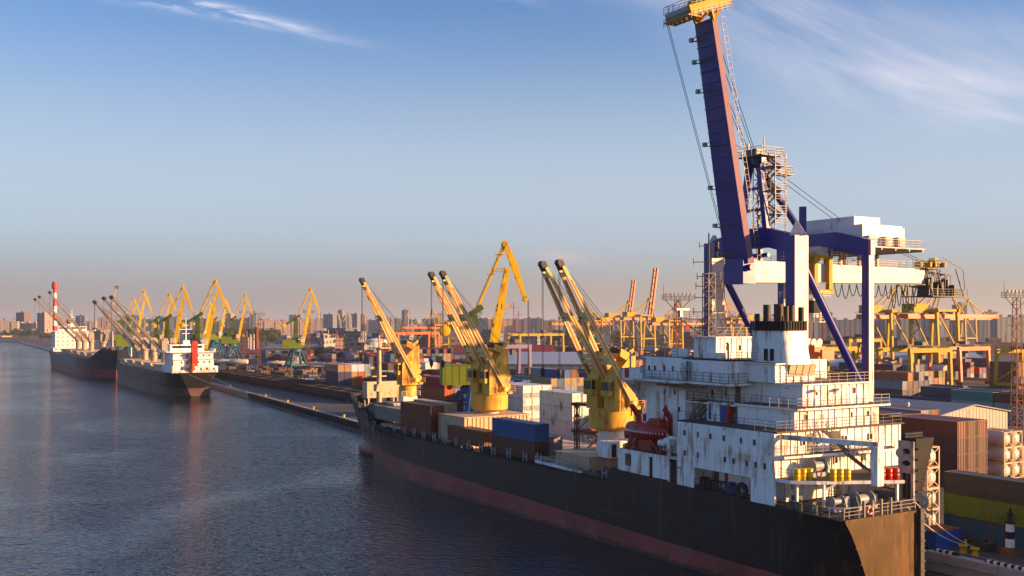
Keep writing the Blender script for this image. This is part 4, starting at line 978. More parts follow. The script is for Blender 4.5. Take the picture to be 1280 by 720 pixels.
def door_mb(L, sg, Hc=2.59, Wd=2.44):
    """one leaf with its two lock bars"""
    mb = MB(); x = L/2-.07; a, c = sorted((sg*.02, sg*(Wd/2-.14)))
    mb.box(x-.05, x, a, c, .17, Hc-.14)
    for z in (.75, 1.3, 1.85): mb.box(x, x+.02, a+.12, c-.12, z-.06, z+.06)
    for y in (sg*.35, sg*.85): mb.bar((x+.035, y, .15), (x+.035, y, Hc-.12), .05); mb.box(x, x+.065, y-.2, y+.05, 1.0, 1.08)
    return mb
def reefer_mb(L, Hc=2.9, Wd=2.44):
    mb = MB(); x = L/2-.07
    mb.box(x-.1, x-.02, -Wd/2+.13, Wd/2-.13, 1.25, Hc-.13); mb.box(x-.4, x-.3, -Wd/2+.13, Wd/2-.13, .16, 1.25); mb.box(x-.35, x-.05, -1.0, 1.0, 1.2, 1.3)
    return mb
def unit_mb(L):
    mb = MB(); x = L/2-.1; mb.lathe((x-.12, -.5, .72), [(.36, 0), (.36, .06)], 12, 'x'); mb.box(x-.3, x-.08, -.14, .9, .3, 1.1); mb.box(x-.06, x, -.75, -.2, 1.6, 2.1); mb.box(x-.06, x, .25, .6, 1.7, 2.0); mb.box(x-.3, x-.2, -.9, .9, .2, 2.1)
    return mb
CM = {}
for key, L, Hc, ref in (('long', 12.19, 2.59, False), ('short', 6.06, 2.59, False), ('reefer', 12.19, 2.9, True)):
    d = {}
    d['body'] = corr_mesh(L, Hc).mesh('container_body'); d['body'].materials.append(MT['cont'])
    d['frame'] = frame_mb(L, Hc).mesh('frame'); d['frame'].materials.append(MT['cont'])
    if ref: d['doors'] = [('end_panel', reefer_mb(L)), ('refrigeration_unit', unit_mb(L))]
    else: d['doors'] = [('door', door_mb(L, -1, Hc)), ('door', door_mb(L, 1, Hc))]
    d['doors'] = [(nm_, q_.mesh(nm_)) for nm_, q_ in d['doors']]
    for nm_, me_ in d['doors']: me_.materials.append(MT['grey'] if nm_ == 'refrigeration_unit' else MT['contdoor'])
    far = corr_mesh(L, Hc, fine=False); f2 = frame_mb(L, Hc); far.add(f2.v, f2.f); f3 = door_mb(L, -1, Hc); far.add(f3.v, f3.f); f3 = door_mb(L, 1, Hc); far.add(f3.v, f3.f)
    d['far'] = far.mesh('container_far'); d['far'].materials.append(MT['cont'])
    CM[key] = d
CL = {'long': 12.19, 'short': 6.06, 'reefer': 12.19}; CH = {'long': 2.59, 'short': 2.59, 'reefer': 2.9}
def container(s, v, z, color, label, kind='long', group=None, near=True, rot=0.0, xy=None):
    """s, v, z: centre of the floor"""
    d = CM[kind]; dk_ = 1.0 if sum(color) > 1.4 else .72
    j = lambda c: max(0, dk_*c*(1+rnd.uniform(-.12, .12)))
    col = tuple(j(c) for c in color)
    def mk(nm, me, par):
        o = bpy.data.objects.new(nm, me); C.objects.link(o); o.color = (*col, 1)
        if par: o.parent = par
        return o
    if near:
        o = mk('shipping_container', d['body'], None); mk('frame', d['frame'], o); [mk(nm_, me_, o) for nm_, me_ in d['doors']]
    else: o = mk('shipping_container', d['far'], None)
    if xy: o.location = xy; o.rotation_euler = (0, 0, rot)
    else: place_h(o, (s, v, z), rot)
    return tag(o, label, 'container', group)
PAL = {'rust-red': (0.20, 0.045, 0.025), 'brown': (0.09, 0.03, 0.022), 'maroon': (0.08, 0.016, 0.018), 'navy blue': (0.025, 0.035, 0.11), 'blue': (0.02, 0.10, 0.30), 'grey': (0.28, 0.29, 0.30), 'white': (0.62, 0.62, 0.60),
       'tan': (0.46, 0.30, 0.17), 'orange': (0.50, 0.13, 0.03), 'green': (0.05, 0.16, 0.07), 'bright red': (0.48, 0.03, 0.03), 'dark grey': (0.09, 0.09, 0.10), 'pale blue': (0.26, 0.33, 0.42), 'teal': (0.015, 0.20, 0.20), 'beige': (0.55, 0.42, 0.29), 'olive': (0.16, 0.19, 0.025)}
P_ = PAL
G1 = 'containers on the ship\'s deck'
H = 2.6
def dc(s_end, v0, z, col, lab, kind='long', dirn=-1): return container(s_end+dirn*CL[kind]/2, v0+1.22, z, P_.get(col, col), lab, kind, G1)
dc(-123.5, 78.9, 8.1, 'brown', 'brown long container under the blue one on the ship\'s deck edge'); dc(-123.5, 78.9, 8.1+H, (0.012, 0.12, 0.36), 'bright blue long container stacked on a brown one at the ship\'s side')
dc(-138.3, 79.0, 8.3, (0.24, 0.075, 0.04), 'rust-brown long container standing alone between the blue and brick-red stacks')
dc(-156.6, 79.0, 8.4, (0.24, 0.06, 0.03), 'brick-red long container, lower of two at the ship\'s side'); dc(-156.6, 79.0, 8.4+H, (0.27, 0.07, 0.035), 'brick-red long container, upper of two at the ship\'s side')
dc(-156.8, 81.7, 8.7, 'grey', 'grey container behind the brick-red pair, lower of two'); dc(-156.8, 81.7, 8.7+H, 'beige', 'beige container behind the brick-red pair, upper of two')
dc(-171.6, 80.6, 9.2, (0.30, 0.30, 0.25), 'beige-ended grey container just forward of the brick-red pair'); dc(-171.8, 83.2, 9.2, (0.4, 0.38, 0.3), 'pale container inboard of the beige-ended one near the forward crane')
dc(-179.0, 80.9, 9.2, (0.16, 0.2, 0.17), 'short grey-green container nearest the ship\'s forecastle', 'short')
dc(-158.9, 84.3, 8.7, 'pale blue', 'pale blue container among the deck stacks under the forward crane'); dc(-158.9, 87.0, 8.7, 'beige', 'beige container on the centre hatch between the two forward cranes')
dc(-124.0, 81.6, 8.7, 'grey', 'grey container behind the brown container with the blue one on top', 'short')
# rusty lattice spreader frame standing on deck
lf = hthing('lattice_frame', 'rusty lattice steel frame standing behind the bright blue container', 'steel frame', (-123, 92, 7)); q = MB((-123, 92, 7))
for sx_ in (-126.6, -120.4):
    for vv in (88.4, 95.2): q.mark().lattice((sx_, vv, 7), (sx_, vv, 15.8), .5, 7, .12)
q.pieces('lattice_post', MT['rusty'], lf); q = MB((-123, 92, 7))
for z in (11.6, 15.6):
    for vv in (88.4, 95.2): q.bar((-127.6, vv, z), (-119.4, vv, z), .3, .35)
    for sx_ in (-126.6, -120.4): q.bar((sx_, 87.4, z), (sx_, 96.2, z), .3, .35)
for sx_ in (-126.6, -120.4): q.bar((sx_, 88.4, 7.5), (sx_, 95.2, 11.6), .14); q.bar((sx_, 95.2, 7.5), (sx_, 88.4, 11.6), .14)
for vv in (88.4, 95.2): q.bar((-126.6, vv, 11.6), (-120.4, vv, 15.6), .12); q.bar((-126.6, vv, 7.5), (-120.4, vv, 11.6), .12)
for k in range(6): q.box(-125+k*.7, -124.6+k*.7, 89+k*.9, 89.5+k*.9, 15.8, 16.5)
q.build('crossbeam', MT['rusty'], lf)

# ------------------------------------------------------------------ blue and white ship-to-shore gantry crane
SA, SB, SM, VA, VB = -96.6, -112.5, -104.55, 103.0, 117.0
GO = (SM, 110, QZ)
gc = hthing('gantry_crane', 'tall blue and white quay gantry crane with its boom raised behind the ship\'s bridge', 'gantry crane', GO)
def g_(): return MB(GO)
def leg(s, v, ws, wv, name='leg', z1=39.4, s2=None):
    a = g_(); sgn = 1
    a.box(s-ws/2, s+ws/2-.05, v-wv/2, v+wv/2, 4.2, z1); o = a.build('leg', MT['sblue'], gc)
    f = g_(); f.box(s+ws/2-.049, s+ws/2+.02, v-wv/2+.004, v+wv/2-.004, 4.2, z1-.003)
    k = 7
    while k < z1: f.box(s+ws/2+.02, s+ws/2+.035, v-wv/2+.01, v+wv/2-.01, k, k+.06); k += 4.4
    f.build('sunlit_face', MT['spale'], o); return o  # pale sun-struck look of the blue leg put into this face's colour
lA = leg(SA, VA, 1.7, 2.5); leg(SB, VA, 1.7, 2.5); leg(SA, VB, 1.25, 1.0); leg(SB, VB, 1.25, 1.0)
cp = g_(); cp.mark().lathe((SA, VA, 39.4), [(1.3, 0), (1.25, .3), (.35, 1.7), (.1, 2.0)], 4); cp.mark().lathe((SB, VA, 39.4), [(1.2, 0), (.3, 1.2)], 4); cp.pieces('leg_cap', MT['spale'], gc)
pb = g_()
for v, w in ((VA, 1.5), (VB, .9)):
    pb.mark().prism([(SA+.9, 37.3), (SA+.9, 39.36), (SM+2.6, 40.9), (SM-2.6, 40.9), (SB-.9, 39.36), (SB-.9, 37.3), (SB+1.2, 37.3), (SM-3, 38.2), (SM+3, 38.2), (SA-1.2, 37.3)], v-w/2, v+w/2, 'y')
pb.pieces('portal_beam', MT['sblue'], gc)
sb_ = g_()
for v in (VA, VB): sb_.mark().box(SB-.6, SA+.6, v-.6, v+.6, 3.4, 5.0)
for s in (SA, SB): sb_.mark().box(s-.55, s+.55, VA, VB, 16.4, 17.9)
sb_.pieces('sill_beam', MT['sblue'], gc)
bo = g_()
for v in (VA, VB):
    for s in (SA, SB):
        bo.mark()
        for d in (-1.8, 0, 1.8): bo.lathe((s+d, v, QZ+.45), [(.42, -.2), (.42, .2)], 12, 'y')
        bo.box(s-2.6, s+2.6, v-.4, v+.4, QZ+.7, 3.3)
bo.pieces('bogie', MT['dark'], gc)
br_ = g_(); br_.mark().tube((SA, VA+1.4, 35.2), (SA, VB-.4, 17.6), .55, n=14); br_.mark().tube((SB, VA+1.3, 35.6), (SB, VB-.4, 17.6), .5, n=14)
for s in (SA, SB): br_.mark().tube((s, VA+1.0, 17.0), (s, VB-.5, 5.0), .35, n=10)
br_.pieces('brace', MT['sblue'], gc, True)
gi = g_()   # main girder
gi.add([(SM-1.5, 101.5, 33.4), (SM+1.5, 101.5, 33.4), (SM+1.5, 101.5, 36.4), (SM-1.5, 101.5, 36.4), (SM-1.5, 138, 34.0), (SM+1.5, 138, 34.0), (SM+1.5, 138, 36.2), (SM-1.5, 138, 36.2)], [(3, 2, 1, 0), (4, 5, 6, 7), (0, 1, 5, 4), (1, 2, 6, 5), (2, 3, 7, 6), (3, 0, 4, 7)])
for k in range(9): gi.box(SM+1.5, SM+1.52, 104+k*4, 104.05+k*4, 33.6, 36.2)
gi.build('girder', MT['spale'], gc)
ge = g_(); ge.mark().box(SM-1.9, SM+1.9, 99.2, 101.5, 33.2, 36.6); ge.mark().tube((SM-2.6, 100.2, 35.4), (SM+2.6, 100.2, 35.4), .45); ge.mark().tube((SM-2.4, 103.5, 37.2), (SM+2.4, 103.5, 37.2), .3)
for v in (VA, VB):
    for s in (SM-1.3, SM+1.3): ge.mark().bar((s, v, 36.3), (s, v, 38.4), .5)
ge.pieces('girder_end', MT['sblue'], gc)
gr = g_(); gr.mark().rail([(SM+1.6, 112.5, 36.3), (SM+1.7, 138, 36.2)], 1.05, 1.5, .06); gr.mark().rail([(SM-1.6, 104, 36.4), (SM-1.6, 138, 36.2)], 1.05, 2, .06); gr.pieces('walkway_railing', MT['rail'], gc)
# raised boom
b0 = Vector((SM, 100.3, 36.0)); b1 = Vector((SM, 94.2, 68.6)); ax = (b1-b0).normalized(); nv = Vector((0, ax.z, -ax.y))
def boomring(p, w, t_): return [p+Vector((-w/2, 0, 0))-nv*t_*.5, p+Vector((w/2, 0, 0))-nv*t_*.5, p+Vector((w/2, 0, 0))+nv*t_*.5, p+Vector((-w/2, 0, 0))+nv*t_*.5]
bm = g_(); bm.add(boomring(b0, 4.5, 1.15)+boomring(b1, 3.4, 1.0), [(3, 2, 1, 0), (4, 5, 6, 7), (0, 1, 5, 4), (1, 2, 6, 5), (2, 3, 7, 6), (3, 0, 4, 7)])
for k in range(1, 20):
    f = k/20; p = b0.lerp(b1, f); w = 4.5-1.1*f
    bm.bar(p+Vector((-w/2+.1, 0, 0))-nv*.77, p+Vector((w/2-.4, 0, 0))-nv*.77, .05, .1)
boom = bm.build('boom', MT['sblue'], gc)
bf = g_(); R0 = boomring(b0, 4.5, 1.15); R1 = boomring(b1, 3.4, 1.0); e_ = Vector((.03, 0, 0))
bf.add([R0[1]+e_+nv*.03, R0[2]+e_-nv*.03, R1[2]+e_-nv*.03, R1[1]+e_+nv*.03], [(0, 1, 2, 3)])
MT['boomglint'] = mat('boom_side_glint', (0.24, 0.15, 0.19), 0.55, spec=0.1, var=.2, vs=.2, rust=.2)  # pinkish sun glint on the blue boom put into the colour
bf.build('boom_side', MT['boomglint'], boom)
bl_ = g_(); blh = g_()
for f in (.16, .32, .5, .72, .84, .93, .04):
    p = b0.lerp(b1, f); w = 4.5-1.1*f
    bl_.mark(); blh.mark(); bl_.bar(p+Vector((-w/2-.1, 0, 0))-nv*1.0, p+Vector((w/2-1.2, 0, 0))-nv*1.0, .1); bl_.bar(p+Vector((-w/2-.1, 0, .5))-nv*1.0, p+Vector((w/2-1.4, 0, .5))-nv*1.0, .07)
    bl_.bar(p+Vector((-w/2+.1, 0, 0))-nv*.6, p+Vector((-w/2-.6, 0, .1))-nv*1.1, .12); blh.box(p.x-w/2-.95, p.x-w/2-.45, p.y-1.1, p.y-.6, p.z-.1, p.z+.45)
bl_.pieces('maintenance_bracket', MT['dark'], boom); blh.pieces('floodlight', MT['grey'], boom)
bl2 = g_(); p0 = b0+Vector((2.6, 0, 0))+nv*1.0; p1 = b1+Vector((2.0, 0, 0))+nv*.9
bl2.bar(p0, p1, .07); bl2.bar(p0+nv*.7, p1+nv*.7, .05)
for k in range(40): a = p0.lerp(p1, k/39); bl2.bar(a, a+nv*.7, .04)
bl2.build('boom_walkway', MT['rail'], boom)
bh = g_()   # yellow boom head with its platform
top = b1
for sg in (-1, 1):
    bh.bar(top+Vector((sg*1.5, 0, -.4)), top+Vector((sg*1.9, -1.3, 2.2)), .5); bh.bar(top+Vector((sg*1.5, 0, -.2)), top+Vector((sg*1.9, 1.3, 2.4)), .5)
bh.bar(top+Vector((-2.0, -1.2, 2.4)), top+Vector((2.4, -1.2, 2.4)), .7, .9); bh.bar(top+Vector((-2.0, 1.2, 2.4)), top+Vector((2.4, 1.2, 2.4)), .7, .9)
bh.bar(top+Vector((-2.2, -4.9, .1)), top+Vector((-2.2, 2.0, 2.6)), .6, 1.3); bh.bar(top+Vector((2.2, -4.9, .1)), top+Vector((2.2, 2.0, 2.6)), .6, 1.3); bh.bar(top+Vector((-1.6, 0, 0)), top+Vector((1.6, .2, 2.2)), .25)
bh.bar(top+Vector((1.6, 0, 0)), top+Vector((-1.6, .2, 2.2)), .25); bh.box(SM-1.6, SM+1.6, top.y-.8, top.y+.8, top.z+2.6, top.z+3.6); bh.box(SM-2.5, SM+2.5, top.y-5.2, top.y-3.2, top.z-.6, top.z-.4)
bh.build('boom_head', MT['rtg'], boom)
bp_ = g_(); q0 = top+Vector((0, 0, 1.2))
for z in (1.3, 3.0):
    bp_.rail([(SM-2.8, top.y-5, top.z+z-2.4), (SM+2.8, top.y-5, top.z+z-2.4), (SM+2.8, top.y+2.2, top.z+z), (SM-2.8, top.y+2.2, top.z+z), (SM-2.8, top.y-5, top.z+z-2.4)], 1.1, .9, .06)
bp_.lathe((SM, top.y-4.6, top.z+.3), [(.6, -2.2), (.6, 2.2)], 14, 'x'); bp_.build('head_platform', MT['grey'], boom)
# A-frame with stair tower
af = g_(); apx = Vector((SM, 103.2, 50.4))
for s in (-1, 1): af.bar((SM+s*2.5, 103.0, 40.5), apx+Vector((s*.9, 0, 0)), .7, .8)
af.bar(apx+Vector((-1.8, 0, 0)), apx+Vector((1.8, 0, 0)), .8, .9); af.tube(apx+Vector((0, .3, -.3)), (SM, 113.0, 40.3), .5, n=12); af.tube((SM-4, VB, 39.5), (SM-4, VB, 45.2), .75, n=4)
for z in (43.5, 46.5): af.bar((SM-2.2+(z-43)*.2, 103, z), (SM+2.2-(z-43)*.2, 103, z), .4)
af.build('apex_frame', MT['sblue'], gc)
st_ = g_()
sx0, vy0 = SM+1.6, 104.9
for k in range(7):
    z = 39.6+k*1.65; d = 1 if k % 2 else -1
    st_.bar((sx0-1.2*d, vy0-.5, z), (sx0+1.2*d, vy0-.5, z+1.65), .1, .3); st_.bar((sx0-1.2*d, vy0+.5, z), (sx0+1.2*d, vy0+.5, z+1.65), .1, .3)
    st_.bar((sx0-1.2*d, vy0-.5, z+1), (sx0+1.2*d, vy0-.5, z+2.65), .06); st_.box(sx0-1.7, sx0+1.7, vy0-1.1, vy0+1.1, z-.06, z+.03) if k % 2 == 0 else None
    st_.rail([(sx0-1.7, vy0-1.1, z), (sx0+1.7, vy0-1.1, z), (sx0+1.7, vy0+1.1, z)], 1.05, .9, .06)
for a in (-1.6, 1.6):
    for c_ in (-1, 1): st_.bar((sx0+a, vy0+c_, 38.5), (sx0+a, vy0+c_, 51.2), .14)
st_.box(SM-2.2, SM+2.6, 101.9, 106.2, 50.9, 51.02); st_.rail([(SM-2.2, 101.9, 51), (SM+2.6, 101.9, 51), (SM+2.6, 106.2, 51), (SM-2.2, 106.2, 51)], 1.1, 1, .07, close=True)
st_.box(SM-1, SM+1, 102.5, 104, 51, 52.0); st_.bar((SM+2, 103, 51), (SM+2, 103, 53.4), .12); st_.bar((SM-1, 103, 52), (SM-1, 103, 53), .2)
st_.rail([(SM+2.4, 105.6, 48.6), (SM+2.4, 108.2, 48.6), (SM+.6, 108.2, 48.6)], 1.1, .9, .07); st_.box(SM+.6, SM+2.6, 105.6, 108.2, 48.5, 48.6)
st_.lattice((SM-.6, 104.6, 40), (SM-.6, 104.6, 50.6), 1.1, 8, .1)
st_.build('stair_tower', MT['rail'], gc)
sh = g_()
for dx in (-.9, .9): sh.mark().lathe((SM+dx, 103.2, 50.2), [(.9, -.2), (.9, .2)], 16, 'x')
sh.pieces('rope_sheave', MT['dark'], gc, True)
cw = g_()
for dx in (-1.4, -.7, .7, 1.4): cw.tube(b0.lerp(b1, .86)+Vector((dx, 0, 0))+nv*.8, apx+Vector((dx*.5, -.2, .3)), .055, n=4)
for dx in (-1, 1): cw.tube(b0.lerp(b1, .5)+Vector((dx, 0, 0))+nv*.8, apx+Vector((dx*.5, -.2, .3)), .05, n=4)
for dx in (-.6, .6): cw.tube(apx+Vector((dx, 0, .4)), (SM+dx, 122.0, 42.2), .05, n=4)
for dx in (-2.9, -2.6): cw.tube(top+Vector((dx, -4.6, .2)), b0+Vector((dx*.95, -1.0, 5)), .05, n=4)
for dx in (-.4, .4): cw.tube((SM+dx, 128, 40.4), (SM+dx, 140.5, 37.2), .05, n=4)
cw.build('wire_rope', MT['cable'], gc)
# machinery house on the girder
mh_ = g_(); mh_.box(-110.4, -98.9, 118.7, 127.8, 38.8, 41.7); mh_.prism([(118.9, 41.7), (127.5, 41.7), (127.5, 42.0), (118.9, 42.0)], -110.2, -99.1, 'x')
mh_.box(-110.0, -101.0, 119.4, 125.0, 42.0, 43.3)
MT['cleanwhite'] = mat('machinery_white', (0.74, 0.72, 0.70), .5, var=.08, vs=.3, rust=.1)
mho = mh_.build('machinery_house', MT['cleanwhite'], gc)
for s in (-108.6, -106.9, -105.0, -103.4):
    q = g_(); q.box(s-.5, s+.5, 118.62, 118.69, 39.5, 40.4); q.build('house_window', MT['glass'], mho)
for v in (119.9, 123.4, 126.2):
    q = g_(); q.box(-98.9, -98.1, v-.75, v+.75, 38.9, 40.3)
    for k in range(5): q.box(-98.1, -98.06, v-.6, v+.6, 39.1+k*.24, 39.22+k*.24)
    q.build('cooling_unit', MT['grey'], mho)
q = g_(); q.box(-112, -97.4, 118.0, 130.5, 38.55, 38.75)
for v in (118.6, 121, 124, 127, 130): q.bar((-112, v, 38.4), (-97.4, v, 38.4), .2, .35)
for s in (SM-1.4, SM+1.4):
    for v in (119, 123, 127): q.bar((s, v, 36.2), (s, v, 38.5), .4)
q.build('house_platform', MT['grey'], mho)
q = g_(); q.rail([(-97.5, 118.1, 38.75), (-97.5, 130.4, 38.75), (-111.9, 130.4, 38.75)], 1.1, 1.4, .06); q.build('platform_railing', MT['rail'], mho)
# trolley with cab, spreader and cable festoon
tr = g_(); tv = 114.4
for dv in (-1.4, 1.6): tr.box(SM+1.6, SM+2.3, tv+dv-.35, tv+dv+.35, 32.4, 37.2); tr.box(SM-2.3, SM-1.6, tv+dv-.35, tv+dv+.35, 32.4, 37.2)
tr.box(SM-2.3, SM+2.3, tv-2, tv+2.2, 32.0, 32.6); tr.box(SM-1.8, SM+1.8, tv-1.6, tv+1.8, 37.0, 37.6)
tro = tr.build('trolley', MT['rtg'], gc)
tm = g_(); tm.lathe((SM, tv+.2, 38.2), [(.7, -1.5), (.7, 1.5)], 14, 'x'); tm.box(SM-1.2, SM+1.2, tv+1, tv+2.2, 37.6, 38.8); tm.rail([(SM+2.3, tv-2.4, 37.4), (SM+2.3, tv+6, 37.4)], 1.0, 1.1, .07); tm.build('hoist_machinery', MT['tank'], tro, True)
ca = g_(); ca.box(SM+.3, SM+2.5, tv-3.4, tv-1.0, 28.6, 31.3); ca.rail([(SM-2.0, tv-4.2, 28.0), (SM+3.0, tv-4.2, 28.0), (SM+3.0, tv+.6, 28.0), (SM-2, tv+.6, 28.0)], 1.1, 1, .07); ca.box(SM-2, SM+3, tv-4.2, tv+.6, 27.9, 28.0)
for a in (.2, 2.6):
    for c_ in (-3.5, -.9): ca.bar((SM+a, tv+c_, 28), (SM+a, tv+c_, 32.2), .14)
ca.rail([(SM-2.0, tv-4.2, 31.4), (SM+3.0, tv-4.2, 31.4), (SM+3.0, tv+.6, 31.4)], .9, 1, .06)
cao = ca.build('operator_cab', MT['tank'], tro)
cg = g_(); cg.box(SM+2.5, SM+2.54, tv-3.2, tv-1.2, 29.2, 31); cg.box(SM+.5, SM+2.3, tv-3.44, tv-3.4, 29.2, 31); cg.build('cab_window', MT['glass'], cao)
sp = g_()
sp.box(SM-3.0, SM+3.0, tv-1.2, tv+1.2, 23.0, 23.6); sp.box(SM-1.6, SM+1.6, tv-1, tv+1, 23.6, 24.4)
for sg in (-1, 1): sp.box(SM+sg*3.0-.2, SM+sg*3.0+.2, tv-1.22, tv+1.22, 22.5, 24.0)
spo = sp.build('spreader', MT['orange'], gc)
s2 = g_()
for dx in (-1, 1):
    for dv in (-.6, .6): s2.mark().lathe((SM+dx, tv+dv, 25.0), [(.55, -.12), (.55, .12)], 14, 'x')
s2.mark().box(SM-1.3, SM+1.3, tv-.7, tv+.7, 24.3, 24.7); s2.pieces('spreader_sheave', MT['spale'], spo, True)
s3 = g_()
for dx in (-1, 1):
    for dv in (-.6, .6): s3.tube((SM+dx, tv+dv, 25.2), (SM+dx, tv+dv, 32.2), .05, n=4)
s3.build('hoist_wire', MT['cable'], spo)
fe = g_(); v = 117.0; n_l = 13
for k in range(n_l):
    w = 1.6 if k < 7 else 1.25; dep = 1.9+.25*math.sin(k*1.9)+(1.5 if k > 7 else 0)
    pts = [(SM+2.0, v+w*t_/8, 33.5-dep*(1-(2*t_/8-1)**2)) for t_ in range(9)]; fe.path(pts, .08, 4); v += w
fe.bar((SM+2.0, 112, 33.55), (SM+2.0, 137.5, 33.75), .12, .16); fe.build('cable_festoon', MT['cable'], gc)
ep = g_(); ep.lattice((SM-1, 138.2, 35), (SM-1, 146, 34.2), 2.6, 6, .12)
ep.box(SM-3, SM+3, 138, 146.5, 31.9, 32.02); ep.rail([(SM+3, 138, 32), (SM+3, 146.5, 32), (SM-3, 146.5, 32)], 1.1, .9, .06); ep.rail([(SM+2.4, 134, 36.4), (SM+2.4, 141, 36.4), (SM-2.4, 141, 36.4)], 1.2, .9, .07); ep.box(SM-2.4, SM+2.4, 137.5, 141, 36.2, 36.35)
for k in range(16): ep.box(SM+rnd.uniform(-2.4, 2.2), SM+rnd.uniform(-2.4, 2.8), 138+k*.5, 138.35+k*.5, 32.1, 32.8+rnd.random()*2.2)
for v in (138.3, 141, 145.8): ep.bar((SM+2.8, v, 32), (SM+1.4, v, 36.4), .14); ep.bar((SM-2.8, v, 32), (SM-1.4, v, 36.4), .14)
for s in (-2.6, 2.6): ep.bar((SM+s, 141, 38), (SM+s, 146, 36.2), .1); ep.bar((SM+s, 146, 36.2), (SM+s, 146.5, 33), .1)
ep.build('back_platform', MT['dark'], gc)
zz = g_()
for k in range(8): zz.box(SM+.6+rnd.random(), SM+2+rnd.random(), 136+k*.7, 136.4+k*.7, 36.5, 37.2)
zz.box(SM+1, SM+2.2, 139.5, 140.6, 36.6, 37.9); zz.build('rope_drum', MT['rtg'], gc)

# ------------------------------------------------------------------ near quay: ropes, beacon, stacks
def rope(a, b, sag, lab, r=.055):
    th = bpy.data.objects
    a = Vector(a); b = Vector(b); org = b
    pts = [a.lerp(b, k/20)+Vector((0, 0, -sag*4*(k/20)*(1-k/20))) for k in range(21)]
    mb = MB(org); mb.path(pts, r, 5); o = mb.build('mooring_rope', MT['rope'], None, True); place_h(o, org); tag(o, lab, 'rope', 'mooring ropes')
rope((-66.7, 86.6, 9.6), (-72.2, 103.4, 2.9), .7, 'pale mooring rope from the transom corner, lower of the two stern lines')
rope((-67.4, 88.8, 9.7), (-70.7, 103.2, 2.9), .6, 'pale mooring rope from the ramp side, upper of the two stern lines')
bc = hthing('quay_beacon', 'small black and white banded beacon with lantern on the near quay', 'beacon', (-68.6, 106.6, QZ)); BO = (-68.6, 106.6, QZ)
for nm, prof, m_ in (('base', [(.95, QZ), (.95, 2.6), (.7, 2.7), (.62, 2.9)], 'rusty'), ('white_band', [(.5, 2.9), (.48, 3.85)], 'stripe'), ('black_band', [(.475, 3.85), (.46, 4.65)], 'black'), ('white_band', [(.465, 4.65), (.44, 5.5)], 'stripe'), ('black_band', [(.43, 5.5), (.62, 5.55), (.62, 5.65), (.3, 5.7), (.26, 6.5), (.4, 6.55), (.4, 6.65), (.16, 6.7), (.16, 7.1), (.05, 7.3)], 'black')):
    q = MB(BO); q.lathe((BO[0], BO[1], 0), prof, 16); q.build(nm, MT[m_], bc, True)
q = MB(BO); q.rail([(BO[0]-.6, BO[1]-.6, 5.65), (BO[0]+.6, BO[1]-.6, 5.65), (BO[0]+.6, BO[1]+.6, 5.65), (BO[0]-.6, BO[1]+.6, 5.65)], .6, .6, .04, close=True); q.build('gallery_rail', MT['raildark'], bc)
q = MB((-72, 106.5, QZ)); q.box(-76.5, -70.6, 105.6, 107.4, QZ+.25, QZ+.75)
for k in range(5): q.box(-76.3+k*1.2, -75.7+k*1.2, 105.5, 107.5, QZ, QZ+.9)
for k in range(6): q.bar((-75.8+k, 106.2, QZ+.75), (-75.6+k, 106.4, QZ+1.3), .16)
o = q.build('rail_stop_frame', MT['dark'], None); place_h(o, (-72, 106.5, QZ)); tag(o, 'low dark steel frame lying on the quay behind the bollards', 'steel frame')
q = MB((-73, 105.0, QZ)); q.box(-73.1, -72.9, 104.9, 105.1, QZ, QZ+1.1); o = q.build('marker_post', MT['drumy'], None); place_h(o, (-73, 105.0, QZ)); tag(o, 'thin yellow marker post on the near quay', 'post')
q = MB((-75, 104, QZ)); q.box(-77.0, -74.4, 101.6, 106.2, QZ, 4.0); o = q.build('equipment_box', MT['bluebin'], None); place_h(o, (-75, 104, QZ))
tag(o, 'low blue equipment box on the quay beside the ship\'s stern', 'equipment box')
q = MB((-75, 104, QZ)); q.box(-77.04, -74.36, 101.56, 106.24, 4.0, 4.08); q.build('lid', MT['rusty'], o)
q = MB((-75, 104, QZ))
for k in range(4): q.box(-74.4, -74.34, 102+k*1.2, 102.08+k*1.2, QZ+.05, 3.95)
pass
GN = 'containers in the near quay stack'
for bay in range(2):
    for z, c, nm in ((QZ, (0.012, 0.085, 0.19), 'blue'), (QZ+H, (0.17, 0.20, 0.02), 'olive green'), (QZ+2*H, (0.05, 0.038, 0.042), 'dark brown')):
        tier = {'blue': 'bottom', 'olive green': 'middle', 'dark brown': 'top'}[nm]
        container(-73.2+bay*12.4, 111.0, z, c, f'{nm} long container, {tier} of the near quay stack, '+('behind the banded beacon' if bay == 0 else 'at the picture\'s edge'), 'long', GN)
